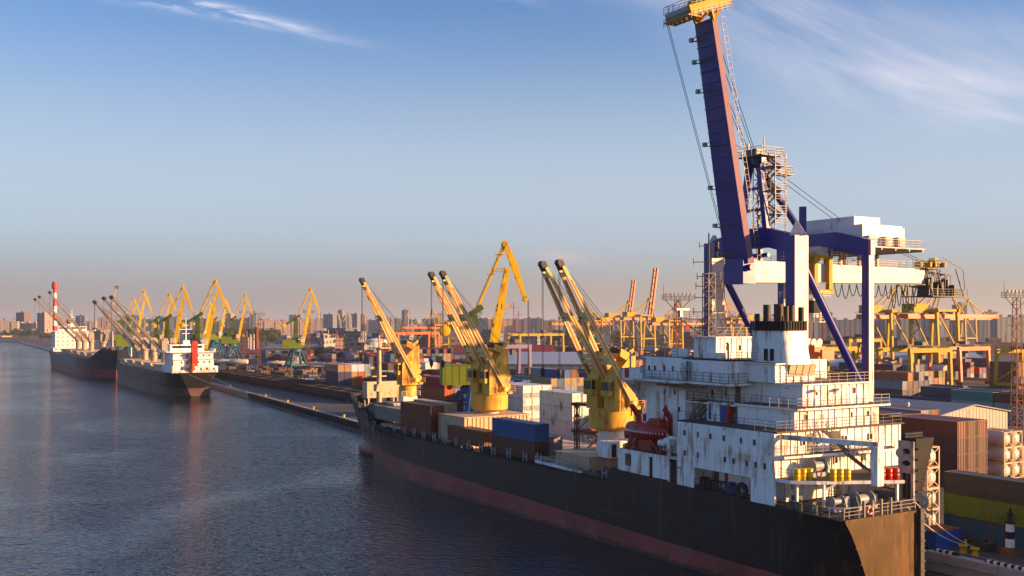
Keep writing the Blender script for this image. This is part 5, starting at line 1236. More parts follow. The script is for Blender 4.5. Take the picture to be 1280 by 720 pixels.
# tank containers
def tank_container(s, v, z, lab, group='tank containers'):
    o_ = (s, v, z); th = hthing('tank_container', lab, 'tank container', o_, group)
    q = MB(o_); q.lathe((s, v, z+1.3), [(.35, -2.85), (.85, -2.75), (1.12, -2.45), (1.15, -2.2), (1.15, 2.2), (1.12, 2.45), (.85, 2.75), (.35, 2.85)], 20, 'x'); q.build('tank', MT['tank'], th, True)
    q = MB(o_)
    for dx in (-1.9, -.95, 0, .95, 1.9): q.lathe((s, v, z+1.3), [(1.165, dx-.04), (1.165, dx+.04)], 20, 'x')
    q.build('tank_band', MT['beige'], th)
    q = MB(o_); L = 6.06
    for sx_ in (-1, 1):
        x = s+sx_*(L/2-.06)
        for sy_ in (-1, 1):
            q.bar((x, v+sy_*1.15, z), (x, v+sy_*1.15, z+2.59), .12); q.bar((x, v+sy_*1.15, z+.1), (x, v+sy_*.3, z+.75), .09); q.bar((x, v+sy_*1.15, z+2.5), (x, v+sy_*.3, z+1.9), .09)
        for zz in (.06, 2.53): q.bar((x, v-1.15, z+zz), (x, v+1.15, z+zz), .12)
    for sy_ in (-1, 1):
        for zz in (.06, 2.53): q.bar((s-L/2, v+sy_*1.16, z+zz), (s+L/2, v+sy_*1.16, z+zz), .12)
    q.box(s-2, s+2, v-.3, v+.3, z+2.5, z+2.56); q.build('frame', MT['beige'], th)
    q = MB(o_); q.box(s+2.86, s+2.9, v-.35, v+.1, z+1.1, z+1.5); q.build('placard', MT['stripe'], th); q = MB(o_); q.box(s-.4, s+.3, v-1.18, v-1.15, z+1.3, z+1.7); q.build('placard', MT['stripe'], th)
for r_, (v, tiers) in enumerate(((157.9, 3), (160.5, 3), (163.1, 2))):
    for k in range(tiers): tank_container(-104.9, v, QZ+k*H, f'cream tank container, {["bottom","second","third","top"][k]} tier, {["leftmost","middle","rightmost"][r_]} column of the stack right of the brown containers')
tank_container(-84.8, 111.2, QZ+3*H, 'cream tank container on top of the column behind the folded stern ramp'); tank_container(-84.8, 111.2, QZ+2*H, 'cream tank container second from top behind the folded stern ramp')
tank_container(-84.8, 111.2, QZ, 'cream tank container at the bottom behind the folded stern ramp'); tank_container(-84.8, 111.2, QZ+H, 'cream tank container second from bottom behind the folded stern ramp')
tank_container(-83.6, 108.2, QZ+H, 'cream tank container beside the stern ramp, above another near the rail'); tank_container(-83.6, 108.2, QZ, 'cream tank container beside the stern ramp on the ground near the rail')
# ------------------------------------------------------------------ the container yard
TIER = ['bottom', 'second', 'third', 'fourth', 'fifth', 'sixth']
SKIP = {
    'white stack behind forward cranes': '0.0.0 1.0.0 2.0.0 2.0.1 2.0.2'.split(),
    'maroon stack right of reefers': '1.0.0 1.0.1'.split(),
    'red stack behind lone crane': '0.0.0 0.0.1 1.0.0'.split(),
    'dark stack left of red': '0.0.0 0.0.1'.split(),
    'brown stack by tank containers': '0.1.0 0.1.1 0.1.2'.split(),
    'lone stack before grey shed': '0.0.0 0.0.1 0.0.2 1.0.0 1.0.1 1.0.2'.split(),
    'teal-topped row behind shed': '0.1.0 0.2.0 0.3.0'.split(),
    'low row beside teal one': '0.0.0 0.0.1 0.1.0 0.1.1 0.2.0 1.0.0 1.0.1'.split(),
    'block under main yellow gantry': '0.0.0 0.0.1 0.0.2 1.0.0 2.0.0'.split(),
    'dark block left of gantry': '0.0.0 0.0.1 0.0.2 0.1.0 1.0.0 1.0.1 1.0.2 2.0.0 2.0.1 2.0.2 2.1.3'.split(),
    'block under red gantry': '0.0.0 0.0.1 1.0.0 1.0.1 5.0.0'.split(),
    'block under right gantry': '1.0.0 1.0.1 2.0.0 2.0.1 3.0.0 3.0.1 3.0.2'.split(),
    'orange block beyond gantries': '0.0.0 1.0.0 2.0.0 2.0.1 3.0.0 3.0.1 4.0.0 4.0.1 5.0.0 5.0.1'.split(),
    'block beside crane leg': '0.0.0 0.1.0 0.1.1 1.0.0 2.0.0 2.1.2 3.0.0 4.0.0 4.0.1 4.1.2'.split(),
    'grey rows behind funnel': '0.0.0 0.0.1 0.1.0 0.1.1 0.1.2 0.2.0 0.2.1 1.0.0 1.0.1 1.0.2 1.1.1 1.2.2 2.0.0 2.0.1 2.1.2 2.2.1'.split(),
    'navy stack by bridge wing': '0.0.4 1.0.0 1.0.1 1.0.2 1.0.3 1.0.4 2.0.0 2.0.1 2.0.2 2.0.3 2.0.4'.split(),
    'block behind middle crane': '0.0.0 0.0.1 0.1.0 0.1.1 1.0.0 2.0.0 3.0.0 4.0.0 5.0.0 5.1.2'.split(),
    'second block behind reefers': '0.0.2 1.0.0 1.0.1 1.0.2 2.0.0 2.0.1 2.0.2 3.0.0 3.0.1 3.0.2 4.0.0 4.0.1 4.0.2'.split(),
    'tan-topped block by quay': '3.0.0 4.0.0'.split(),
    'block behind foremast': '0.0.0 1.0.0 1.0.1 2.0.0 2.0.1 3.0.0 3.0.1 4.0.0 4.0.1 4.0.2 4.0.3 5.0.0 5.0.1 5.0.2 5.0.3 6.0.0 6.0.1 7.0.0 7.0.1 8.0.0 8.0.1 8.0.2'.split(),
    'dark block by foremast': '0.0.0 0.0.1 0.1.0 3.0.0'.split(),
    'maroon block behind lone crane': '0.0.0 0.0.1 0.1.0 0.1.1 1.0.0 1.0.1 1.0.2 2.0.0 2.0.1 2.0.2 2.1.2 3.0.0 3.0.1 3.0.2 3.1.2 4.0.0 4.0.1 4.0.2 4.1.2'.split(),
    'far colourful wall left': '0.0.0 0.0.1 0.0.2 1.0.0 10.0.0 10.0.1 10.0.2 11.0.0 11.0.1 11.0.2 2.0.0 3.0.0 4.0.0'.split(),
    'far block past shed': '0.0.0 1.0.0 3.0.0 3.0.1 3.0.2 4.0.0 4.0.1 4.0.2 5.0.0 5.0.1 5.0.2'.split(),
}   # stacks nothing of which the photograph shows
MERGED = {   # small or covered containers deep in the yard
    'low row beside teal one': '1.0.0 1.0.1'.split(),
    'block under main yellow gantry': '0.0.0 0.0.1 0.0.2 1.0.0 2.0.0'.split(),
    'dark block left of gantry': '0.1.0 1.0.0 1.0.1 1.0.2 2.0.0 2.0.1 2.0.2'.split(),
    'block under red gantry': '1.0.0 1.0.1 5.0.0'.split(),
    'block under right gantry': '1.0.0 1.0.1 2.0.0 2.0.1'.split(),
    'orange block beyond gantries': '0.0.0 1.0.0 2.0.0 2.0.1 3.0.0 3.0.1 4.0.0 4.0.1 5.0.0 5.0.1'.split(),
    'block beside crane leg': '0.0.0 0.1.0 0.1.1 1.0.0 2.0.0 3.0.0 4.0.0 4.0.1'.split(),
    'block behind middle crane': '1.0.0 2.0.0 3.0.0 4.0.0 5.0.0'.split(),
    'second block behind reefers': '2.0.0 2.0.1 2.0.2 4.0.0 4.0.1 4.0.2'.split(),
    'tan-topped block by quay': '3.0.0 4.0.0'.split(),
    'block behind foremast': '0.0.0 1.0.0 1.0.1 2.0.0 2.0.1 3.0.0 3.0.1 6.0.0 6.0.1 7.0.0 7.0.1 8.0.0 8.0.1 8.0.2'.split(),
    'dark block by foremast': '0.1.0 3.0.0'.split(),
    'maroon block behind lone crane': '0.0.0 0.0.1 0.1.0 0.1.1'.split(),
    'far colourful wall left': '1.0.0 1.0.1 1.0.2 11.0.0 11.0.1 11.0.2 2.0.0 2.0.1 3.0.0 4.0.0 5.0.0 6.0.0 7.0.0 8.0.0 9.0.0'.split(),
    'far block past shed': '0.0.0 1.0.0'.split(),
    'colourful block beyond lone crane': '0.0.0 0.0.1 1.0.0 1.0.1 1.0.2 2.0.0 2.0.1 3.0.0 3.0.1 4.0.0 4.0.1 5.0.0 5.0.1 6.0.0 6.0.1 7.0.0 7.0.1'.split(),
    'far row right of foremast': '0.0.0 0.0.1 1.0.0 1.0.1 2.0.0 2.0.1 3.0.0 3.0.1 4.0.0 4.0.1 5.0.0 5.0.1 5.0.2 6.0.0 6.0.1 7.0.0 7.0.1 8.0.0 8.0.1'.split(),
    'far row past blue shed': '0.0.0 0.0.1 1.0.0 1.0.1 1.0.2 2.0.0 2.0.1 3.0.0 3.0.1 3.0.2 4.0.0 4.0.1 5.0.0 5.0.1 5.0.2 6.0.0 6.0.1'.split(),
}
MSTK = {}
def merge_container(s, v, z, c, kind):
    mb = MSTK.setdefault(c, MB()); me = CM[kind]['far']; b0 = len(mb.v); o_ = W(s, v, z); rm = Matrix.Rotation(FROT, 3, 'Z')
    mb.v += [rm @ p.co+o_ for p in me.vertices]; mb.f += [tuple(b0+i for i in p.vertices) for p in me.polygons]
def block(phrase, s0, v0, nv, nb, tiers, pal, kind='long', near=False, dv=2.6, group=None, fixed=None):
    for r in range(nv):
        for b in range(nb):
            nt = tiers(r, b) if callable(tiers) else tiers
            for k in range(nt):
                if b > 0 and r > 0 and k < nt-1: continue
                c = fixed(r, b, k) if fixed else rnd.choice(pal)
                if all(f'{r}.{b}.{j}' in SKIP.get(phrase, ()) for j in range(k, nt)): continue
                if f'{r}.{b}.{k}' in MERGED.get(phrase, ()):
                    merge_container(s0-b*(CL[kind]+.4)-CL[kind]/2, v0+r*dv+1.22, QZ+k*CH[kind], c, kind); continue
                ln = 'container' if kind != 'reefer' else 'refrigerated container'
                lab = f"{c} {ln}, {TIER[k]} tier, {ORD[r]} stack from left" + ("" if b == 0 else f", row {ORD[b]}") + f", {phrase}"
                container(s0-b*(CL[kind]+.4)-CL[kind]/2, v0+r*dv+1.22, QZ+k*CH[kind], P_[c], lab, kind, group or ('containers, '+phrase), near)
mixed = ['rust-red', 'brown', 'maroon', 'navy blue', 'blue', 'grey', 'orange', 'tan', 'rust-red', 'orange']
warm = ['tan', 'orange', 'brown', 'beige', 'rust-red', 'tan', 'grey']
dark = ['navy blue', 'maroon', 'brown', 'dark grey', 'navy blue', 'blue']
block('white stack behind forward cranes', -195.2, 121.6, 3, 1, 4, ['white'], 'reefer', True, 2.62)
block('white stack beside lattice frame', -169.0, 116.9, 2, 1, 4, ['white'], 'reefer', True, 2.62)
block('maroon stack right of reefers', -158.5, 124.0, 2, 1, lambda r, b: 3-r, ['maroon', 'navy blue'], near=True)
block('red stack behind lone crane', -211.0, 110.0, 2, 1, 5, None, near=True, fixed=lambda r, b, k: ['brown', 'maroon', 'rust-red', 'orange', 'bright red'][k] if r == 0 else ['grey', 'maroon', 'rust-red', 'grey', 'dark grey'][k])
block('dark stack left of red', -214.0, 105.6, 1, 1, 3, ['maroon', 'brown'], near=True)
block('brown stack by tank containers', -100.4, 142.4, 3, 2, lambda r, b: [4, 4, 4][r], None, near=True, fixed=lambda r, b, k: ['brown', 'maroon', 'brown', 'rust-red'][k] if (r+b) % 2 == 0 else ['maroon', 'brown', 'brown', 'brown'][k])
block('lone stack before grey shed', -116.5, 155.0, 2, 1, lambda r, b: 4, None, near=True, fixed=lambda r, b, k: ['brown', 'navy blue', 'maroon', 'grey'][k] if r == 0 else ['navy blue', 'brown', 'brown', 'rust-red'][k])
block('teal-topped row behind shed', -148.6, 243, 1, 4, lambda r, b: 3 if b < 2 else 2, None, near=True, fixed=lambda r, b, k: [['pale blue', 'grey', 'maroon'], ['grey', 'pale blue', 'teal'], ['pale blue', 'navy blue'], ['brown', 'navy blue']][b][k])
block('low row beside teal one', -150.0, 249, 2, 3, 3, None, fixed=lambda r, b, k: ['grey', 'navy blue', 'navy blue'][k])
block('block under main yellow gantry', -241.5, 318.4, 7, 1, lambda r, b: [4, 4, 3, 3, 2, 3, 3][r], None, near=True, fixed=lambda r, b, k: [['tan', 'tan', 'brown', 'grey'], ['grey', 'tan', 'tan', 'navy blue'], ['tan', 'orange', 'tan'], ['brown', 'tan', 'orange'], ['orange', 'orange'], ['grey', 'tan', 'olive'], ['tan', 'tan', 'orange']][r][k])
block('dark block left of gantry', -246, 309, 3, 2, lambda r, b: 4 if r else 3, dark)
block('block under red gantry', -270, 371, 6, 1, lambda r, b: 2+(r*7) % 2, ['grey', 'white', 'dark grey', 'grey'])
block('block under right gantry', -236, 372, 4, 1, lambda r, b: 4, None, fixed=lambda r, b, k: rnd.choice(['orange', 'tan', 'brown', 'orange', 'rust-red']))
block('orange block beyond gantries', -330, 452, 6, 1, 4, warm)
block('block beside crane leg', -205, 264, 5, 2, lambda r, b: 3+(r % 2), ['rust-red', 'brown', 'tan', 'grey', 'orange', 'navy blue'])
block('grey rows behind funnel', -222, 226, 3, 3, lambda r, b: 2+((r+b) % 2), ['grey', 'navy blue', 'maroon', 'dark grey', 'grey'])
block('navy stack by bridge wing', -191.5, 152.5, 3, 1, 5, ['navy blue'], near=True)
block('block behind middle crane', -273, 178, 6, 2, lambda r, b: [2, 3, 3, 4, 4, 3][r], ['orange', 'tan', 'navy blue', 'pale blue', 'rust-red', 'blue', 'grey'], near=True)
block('second block behind reefers', -232, 134, 5, 1, lambda r, b: [3, 3, 4, 3, 4][r], ['navy blue', 'maroon', 'grey', 'blue', 'brown'])
block('tan-topped block by quay', -349, 138.6, 5, 1, 4, None, near=True, fixed=lambda r, b, k: [['tan', 'navy blue', 'navy blue', 'tan'], ['grey', 'navy blue', 'navy blue', 'tan'], ['green', 'orange', 'tan', 'white'], ['rust-red', 'orange', 'orange', 'white'], ['maroon', 'maroon', 'grey', 'pale blue']][r][k])
block('block behind foremast', -352, 157, 9, 1, lambda r, b: [3, 4, 3, 4, 4, 4, 3, 4, 4][r], ['rust-red', 'grey', 'orange', 'brown', 'bright red', 'white', 'rust-red', 'tan'], near=True)
block('dark block by foremast', -318, 150, 4, 2, lambda r, b: 2+r % 2, dark)
block('maroon block behind lone crane', -330, 176, 5, 2, 3, ['maroon', 'navy blue', 'maroon', 'navy blue'])
block('far colourful wall left', -520, 252, 12, 1, lambda r, b: 3+(r*5) % 2, ['rust-red', 'navy blue', 'green', 'teal', 'brown', 'orange', 'grey', 'tan'])
block('far block past shed', -420, 330, 6, 1, 3, mixed)

block('colourful block beyond lone crane', -400, 196, 8, 1, lambda r, b: 2+(r*3) % 2, mixed+['bright red', 'white'])
block('far row right of foremast', -455, 205, 9, 1, lambda r, b: 2+(r*5) % 3, mixed+['white', 'teal'])
block('far row past blue shed', -300, 232, 7, 1, lambda r, b: 2+(r*3) % 2, ['orange', 'rust-red', 'tan', 'navy blue', 'white'])
def finish_stacks():
    vs = []; fs = []; mi = []; me = bpy.data.meshes.new('container_stacks')
    for i, (c, mb) in enumerate(MSTK.items()):
        b0 = len(vs); vs += mb.v; fs += [tuple(b0+j for j in f) for f in mb.f]; mi += [i]*len(mb.f)
        me.materials.append(mat('stack_'+c.replace(' ', '_'), tuple(x*.72 for x in P_[c]), 0.5, var=0.22, vs=0.45, rust=0.35, rustcol=(0.10, 0.04, 0.02)))
    if not vs: return
    me.from_pydata([tuple(p) for p in vs], [], fs); me.polygons.foreach_set('material_index', mi); me.update()
    o = bpy.data.objects.new('container_stacks', me); C.objects.link(o); tag(o, 'mass of small mixed-colour containers deep in the yard behind the nearer stacks', 'containers', kind='stuff')
OCC = [(-330, -195, 100, 140), (-300, -258, 174, 200), (-640, -300, 100, 198), (-440, -395, 192, 222), (-480, -450, 200, 232), (-330, -295, 228, 254), (-372, -356, 212, 232), (-380, -325, 172, 196), (-540, -505, 246, 290), (-440, -415, 326, 350), (-260, -150, 145, 262), (-190, -120, 165, 200), (-470, -350, 236, 330), (-600, -560, 340, 400)]
for vv in range(196, 470, 9):
    for ss in range(-200, -660, -13):
        if any(a-13 < ss < c+13 and d-4 < vv < e+4 for a, c, d, e in OCC): continue
        if vv > 300 and ss > -290: continue
        if rnd.random() < .28: continue
        for dv in (0, 2.6):
            for k in range(rnd.choice((1, 1, 2, 2, 3))): merge_container(ss, vv+dv, QZ+k*H, rnd.choice(mixed+['white', 'bright red', 'blue', 'maroon', 'brown', 'navy blue']), 'long')
finish_stacks()
# lorries on the yard roads
lc = MB(); lc.box(2.6, 4.6, -1.2, 1.2, .9, 3.3); lc.prism([(4.6, .9), (5.0, .9), (5.0, 1.9), (4.6, 3.0)], -1.2, 1.2, 'y'); LCm = lc.mesh('cab')
lt = MB(); lt.box(-8, 2.4, -1.25, 1.25, 1.1, 1.3); lt.box(-7.8, 2.3, -1.24, 1.24, 1.3, 3.9); LTm = lt.mesh('trailer'); LTm.materials.append(MT['cont'])
LCm.materials.append(MT['cont']); lw0 = MB(); lw0.lathe((0, 0, .5), [(.5, -1.2), (.5, 1.2)], 12, 'y'); LWm = lw0.mesh('wheel', True); LWm.materials.append(MT['rubber'])
for i, (s, v, a, tc_, cc_, lab) in enumerate(((-430, 240, 1.2, 'white', 'bright red', 'red-cabbed lorry with white trailer among the far container rows'), (-470, 228, .4, 'pale blue', 'white', 'lorry with pale blue trailer among the far container rows'), (-255, 205, .2, 'white', 'blue', 'blue-cabbed lorry with white trailer behind the white reefers'))):
    th = thing('lorry', lab, 'lorry', W(s, v, QZ), FROT+a, 'lorries in the yard')
    for nm_, me_, c_ in (('cab', LCm, cc_), ('trailer', LTm, tc_)): o = bpy.data.objects.new(nm_, me_); C.objects.link(o); o.parent = th; o.color = (*P_[c_], 1)
    for x in (-6.8, -5.5, .8, 3.9): o = bpy.data.objects.new('wheel', LWm); C.objects.link(o); o.parent = th; o.location = (x, 0, 0)
# ------------------------------------------------------------------ rail wagons and steel stacks on the quay ahead of the ship
wb = MB(); L = 13.4
wb.box(-L/2, L/2, -1.4, 1.4, 1.15, 1.35)
for sy_ in (-1, 1):
    wb.box(-L/2, L/2, sy_*1.4-.05, sy_*1.4+.05, 1.3, 3.3)
    for k in range(11): x = -L/2+.2+k*(L-.4)/10; wb.box(x-.08, x+.08, sy_*1.45, sy_*1.56, 1.3, 3.32)
for sx_ in (-1, 1): wb.box(sx_*L/2-.05, sx_*L/2+.05, -1.4, 1.4, 1.3, 3.3); wb.box(sx_*L/2, sx_*(L/2+.5), -.2, .2, 1.0, 1.3)
WM = {'body': wb.mesh('wagon_body')}; WM['body'].materials.append(MT['wagon'])
wl = MB(); wl.box(-L/2+.1, L/2-.1, -1.34, 1.34, 2.3, 2.7)
for k in range(12): wl.box(-L/2+.3+k*1.05, -L/2+1.2+k*1.05, -1.2+.2*(k % 3), 1.1-.2*(k % 2), 2.7, 2.9+.2*(k % 3))
WM['load'] = wl.mesh('wagon_load'); WM['load'].materials.append(MT['black'])
wg = MB()
for x in (0,):
    wg.box(x-1.3, x+1.3, -1.1, 1.1, .55, 1.1)
    for d in (-.92, .92):
        for sy_ in (-.76, .76): wg.lathe((x+d, sy_, .475), [(.47, -.06), (.47, .06)], 12, 'y')
WM['bogie'] = wg.mesh('bogie'); WM['bogie'].materials.append(MT['black'])
for r_, (v0, s0, n_) in enumerate(((127.2, -311, 13), (132.2, -303, 13), (137.4, -366, 9))):
    for k in range(n_):
        s = s0-k*14.6; v = v0+max(0, (-s-311))*0.016
        o = bpy.data.objects.new('freight_wagon', WM['body']); C.objects.link(o); place_h(o, (s, v, QZ), .016)
        tag(o, f'dark brown open freight wagon, {ordw(k+1)} from the near end of the {["quayside","middle","inland"][r_]} track', 'wagon', 'open freight wagons on the quay tracks')
        for nm, x in (('load', 0), ('bogie', -4.6), ('bogie', 4.6)):
            c_ = bpy.data.objects.new(nm, WM[nm]); C.objects.link(c_); c_.parent = o; c_.location = (x, 0, 0)
tw = MB(); tw.lathe((0, 0, 2.5), [(.5, -5.6), (1.2, -5.3), (1.45, -4.9), (1.45, 4.9), (1.2, 5.3), (.5, 5.6)], 18, 'x'); tw.box(-.5, .5, -.4, .4, 3.9, 4.3); TWm = tw.mesh('tank_wagon_body', True); TWm.materials.append(MT['tank'])
for k, (px_s, v) in enumerate(((-560, 186), (-548, 193), (-536, 200), (-524, 207), (-604, 168), (-596, 175))):
    o = bpy.data.objects.new('tank_wagon', TWm); C.objects.link(o); place_h(o, (px_s, v, QZ), 1.0)
    tag(o, f'cream tank wagon on the far yard track, {ORD[k]} from the {"portal crane with teal legs" if k < 4 else "grouped pair"}', 'tank wagon', 'cream tank wagons')
    for x in (-3.8, 3.8): c_ = bpy.data.objects.new('bogie', WM['bogie']); C.objects.link(c_); c_.parent = o; c_.location = (x, 0, 0)
n_st = 0
CCOL = [(0.05, .035, .03), (.09, .05, .035), (.16, .1, .07), (.25, .17, .11), (.06, .05, .05), (.3, .28, .26), (.12, .07, .05)]
CWORD = ['dark', 'brown', 'rusty', 'tan', 'charcoal', 'pale', 'reddish']
for row in range(8):
    for k in range(13):
        s = -340-k*17-rnd.uniform(0, 6)+row*3; v = 147+row*6.4+max(0, (-s-340))*0.03+rnd.uniform(-1, 1)
        if rnd.random() < .16: continue
        ci = rnd.randrange(7); Ls = rnd.uniform(6, 12); h = rnd.uniform(1.2, 3.6)
        if s > -365 and v > 136: continue
        q = MB(); nl = max(2, int(h/.55))
        for i in range(nl):
            for j in range(3): q.box(-Ls/2+rnd.uniform(-.5, .5), Ls/2+rnd.uniform(-.5, .5), -1.9+j*1.3, -1.9+j*1.3+rnd.uniform(.9, 1.25), i*h/nl+.12, (i+1)*h/nl)
        o = q.build('steel_stack', MT['cargo'], None, color=CCOL[ci]); place_h(o, (s, v, QZ), rnd.uniform(-.08, .08)); n_st += 1
        tag(o, f'{CWORD[ci]} stack of steel bundles, {ORD[k]} along the {ORD[row]} row inland of the wagons', 'stack', 'steel stacks on the open yard')
ws = MB()
for i in range(5):
    for j in range(4): ws.box(-9+i*3.6, -9+i*3.6+3.3, -3+j*1.6, -3+j*1.6+1.45, 0, 2.2+.3*((i+j) % 2))
o = ws.build('wrapped_cargo', MT['cargo'], None, color=(.5, .52, .56)); place_h(o, (-404, 146, QZ), .5); tag(o, 'block of white wrapped cargo beside the tan-topped container block', 'wrapped cargo')
# big steel pipes lying behind the wagons
pp = MB()
for j, (dy, dz) in enumerate(((0, 1), (2.1, 1), (4.2, 1), (1.05, 2.8), (3.15, 2.8))): pp.lathe((0, dy, dz), [(1.0, -14), (1.0, 14)], 14, 'x')
o = pp.build('pipe_bundle', MT['wagon'], None, True); place_h(o, (-322, 141, QZ), .03); tag(o, 'dark bundle of large steel pipes behind the near end of the wagons', 'pipes')

# ------------------------------------------------------------------ level-luffing portal cranes
def portal_crane_parts(legm):
    d = {}
    p = MB()
    for sx_ in (-1, 1):
        for sy_ in (-1, 1):
            p.bar((sx_*5, sy_*5, .8), (sx_*2.2, sy_*2.2, 10.2), .9, .9); p.box(sx_*5-1.4, sx_*5+1.4, sy_*5-.5, sy_*5+.5, 0, 1.2)
        p.bar((sx_*4.4, -4.4, 3), (sx_*4.4, 4.4, 3), .6, .8); p.bar((-4.4, sx_*4.4, 3), (4.4, sx_*4.4, 3), .6, .8); p.bar((sx_*4.4, -4.4, 3), (sx_*2.6, 1.5, 9), .3); p.bar((sx_*4.4, 4.4, 3), (sx_*2.6, -1.5, 9), .3)
    p.lathe((0, 0, 0), [(2.8, 9.8), (3.0, 10.2), (3.0, 11.0), (2.4, 11.6)], 16)
    d['portal'] = (p, legm)
    h = MB(); h.box(-7.2, 1.6, -2.3, 2.3, 11.8, 16.2); h.box(-7.3, -7.2, -2.0, 2.0, 12.3, 15.6); h.box(-7.0, 1.4, -2.5, 2.5, 16.2, 16.4); h.prism([(1.6, 11.8), (4.6, 12.4), (4.6, 13.2), (1.6, 14.2)], -1.6, 1.6, 'y')
    for k in range(5): h.box(-6.6+k*1.6, -6.5+k*1.6, -2.36, 2.36, 11.9, 16.1)
    d['machinery_house'] = (h, MT['olive'])
    t_ = MB(); t_.bar((-.4, 0, 16), (.2, 0, 27.5), 2.4, 2.6, 1.5, 1.7); t_.bar((-5.2, 0, 24.6), (2.2, 0, 29.4), 1.0, 1.2); t_.bar((-3.4, 0, 25.6), (0, 0, 27), .5); t_.rail([(-1.6, -1.4, 27.4), (1.8, -1.4, 27.4), (1.8, 1.4, 27.4)], 1, 1.2, .08); t_.rail([(-1.8, -1.6, 21), (1.6, -1.6, 21)], 1, 1.2, .08)
    t_.bar((-1.4, 1.2, 16.4), (-1.0, 1.0, 27), .2); t_.box(-1.6, 1.4, -1.6, 1.6, 20.9, 21.0)
    d['tower'] = (t_, MT['dolive'])
    cw_ = MB(); cw_.lathe((-6.4, 0, 23.9), [(.4, -1.5), (1.15, -1.3), (1.25, 0), (1.15, 1.3), (.4, 1.5)], 12, 'y'); cw_.bar((-6.4, 0, 23.9), (-4.8, 0, 24.9), .8); d['counterweight'] = (cw_, MT['yellow'])
    j = MB(); A = Vector((3.4, 0, 13.4)); Bp = Vector((8.0, 0, 38.2))
    m_ = A.lerp(Bp, .45)
    for sy_ in (-1, 1): j.bar(A+Vector((0, sy_*1.5, 0)), m_+Vector((0, sy_*1.05, 0)), .5, 1.5, .5, 1.7); j.bar(m_+Vector((0, sy_*1.05, 0)), Bp+Vector((0, sy_*.6, 0)), .5, 1.7, .4, 1.0)
    for f in (.12, .3, .48, .66, .84, .98): a = A.lerp(Bp, f); j.bar(a+Vector((0, -1.4+f*.9, 0)), a+Vector((0, 1.4-f*.9, 0)), .9, .5)
    j.rail([(6.6, -1.2, 29), (8.6, -1.2, 29), (8.6, 1.2, 29)], 1, 1, .08); j.box(6.4, 8.6, -1.3, 1.3, 28.9, 29); j.rail([(7.2, -1, 25), (8.4, -1, 25)], 1, 1, .08); j.rail([(5.6, -1.4, 37.2), (8.8, -1.4, 37.2)], 1, .8, .08); j.rail([(5.6, 1.4, 37.2), (8.8, 1.4, 37.2)], 1, .8, .08)
    d['jib'] = (j, MT['yellow'])
    k = MB(); H_ = Vector((7.4, 0, 43.6)); Pv = Vector((9.4, 0, 38.0)); T = Vector((12.2, 0, 31.2))
    for sy_ in (-1, 1):
        k.prism([(H_.x-.4, H_.z+.3), (H_.x+.4, H_.z+.3), (10.0, 39.8), (T.x+.3, T.z), (T.x-.3, T.z), (9.1, 38.0), (8.2, 40.4)], sy_*.5-.16, sy_*.5+.16, 'y')
    for f in (0.02, .35, .6, .97):
        a = H_.lerp(T, f)+Vector((.5 if .1 < f < .9 else 0, 0, 0)); k.bar(a+Vector((0, -.7, 0)), a+Vector((0, .7, 0)), .7, .5)
    k.lathe(T, [(.62, -.7), (.62, .7)], 12, 'y'); k.lathe(H_, [(.6, -.7), (.75, .7)], 12, 'y'); k.rail([(6.6, -1, 43.6), (8.4, -1, 43.6)], 1, .8, .08)
    d['fly_jib'] = (k, MT['yellow'])
    ti = MB(); a = Vector((.8, 0, 28.6)); ti.bar(a, H_, .55, .6); ti.rail([a+Vector((0, .4, .3)), H_+Vector((0, .4, .3))], .8, 2.4, .07, 1)
    for f in (.55, .85): c_ = a.lerp(H_, f); ti.box(c_.x-1.1, c_.x+.7, -.9, .9, c_.z-.1, c_.z); ti.rail([(c_.x-1.1, -.9, c_.z), (c_.x+.7, -.9, c_.z)], .9, .8, .07)
    d['tie_bar'] = (ti, MT['yellow'])
    w = MB()
    for dy in (-.5, .5): w.tube((T.x+.7, dy, T.z), (T.x+.7, dy*.4, 15.5), .07, n=4); w.tube((H_.x, dy, H_.z+.6), (.8, dy, 29.2), .05, n=4)
    d['hoist_wire'] = (w, MT['cable'])
    g = MB(); g.lathe((T.x+.7, 0, 13.6), [(.15, 2), (.5, 1.7), (.55, .5), (.2, 0)], 10); d['hook_block'] = (g, MT['dark'])
    cbx = MB(); cbx.box(2.2, 4.4, -3.6, -1.9, 15.2, 17.6); cbx.box(2.0, 4.6, -3.7, -1.8, 17.6, 17.75); d['cab'] = (cbx, MT['tank'])
    return {k_: (mb.mesh(k_, k_ == 'counterweight'), m_) for k_, (mb, m_) in d.items()}
PCT = portal_crane_parts(MT['teal']); PCB = None
def portal_crane(label, px, Yd, sc_, jaz, paz, blue=False, xy=None):
    X = (px-640)/1280*Yd
    th = thing('jib_crane', label, 'portal crane', (X, Yd, QZ), 0, 'yellow jib cranes of the port'); th.scale = (sc_,)*3
    for nm, (me, m_) in PCT.items():
        if blue and nm == 'portal':
            me = me.copy(); me.materials.clear(); me.materials.append(MT['pblue'])
        elif not me.materials: me.materials.append(m_)
        o = bpy.data.objects.new(nm, me); C.objects.link(o); o.parent = th
        o.rotation_euler = (0, 0, paz if nm == 'portal' else jaz)
for me, m_ in PCT.values(): me.materials.clear(); me.materials.append(m_)
portal_crane('largest yellow jib crane, on a blue portal behind the twin deck crane', 591, 232, 1.0, R(12), FROT, True)
portal_crane('yellow jib crane with teal legs standing alone left of the near ship', 370, 545, 1.0, R(16), FROT)
portal_crane('yellow jib crane at the right end of the distant row, beside a lattice mast', 291, 664, 1.0, R(14), FROT)
portal_crane('tallest distant yellow jib crane, directly behind the red funnel', 247, 462, 1.02, R(10), FROT)
portal_crane('yellow jib crane just left of the red funnel, beak pointing right', 209, 517, 1.0, R(8), FROT)
portal_crane('yellow jib crane behind the jibs of the grey ship, third from left', 196, 653, 1.0, R(14), FROT)
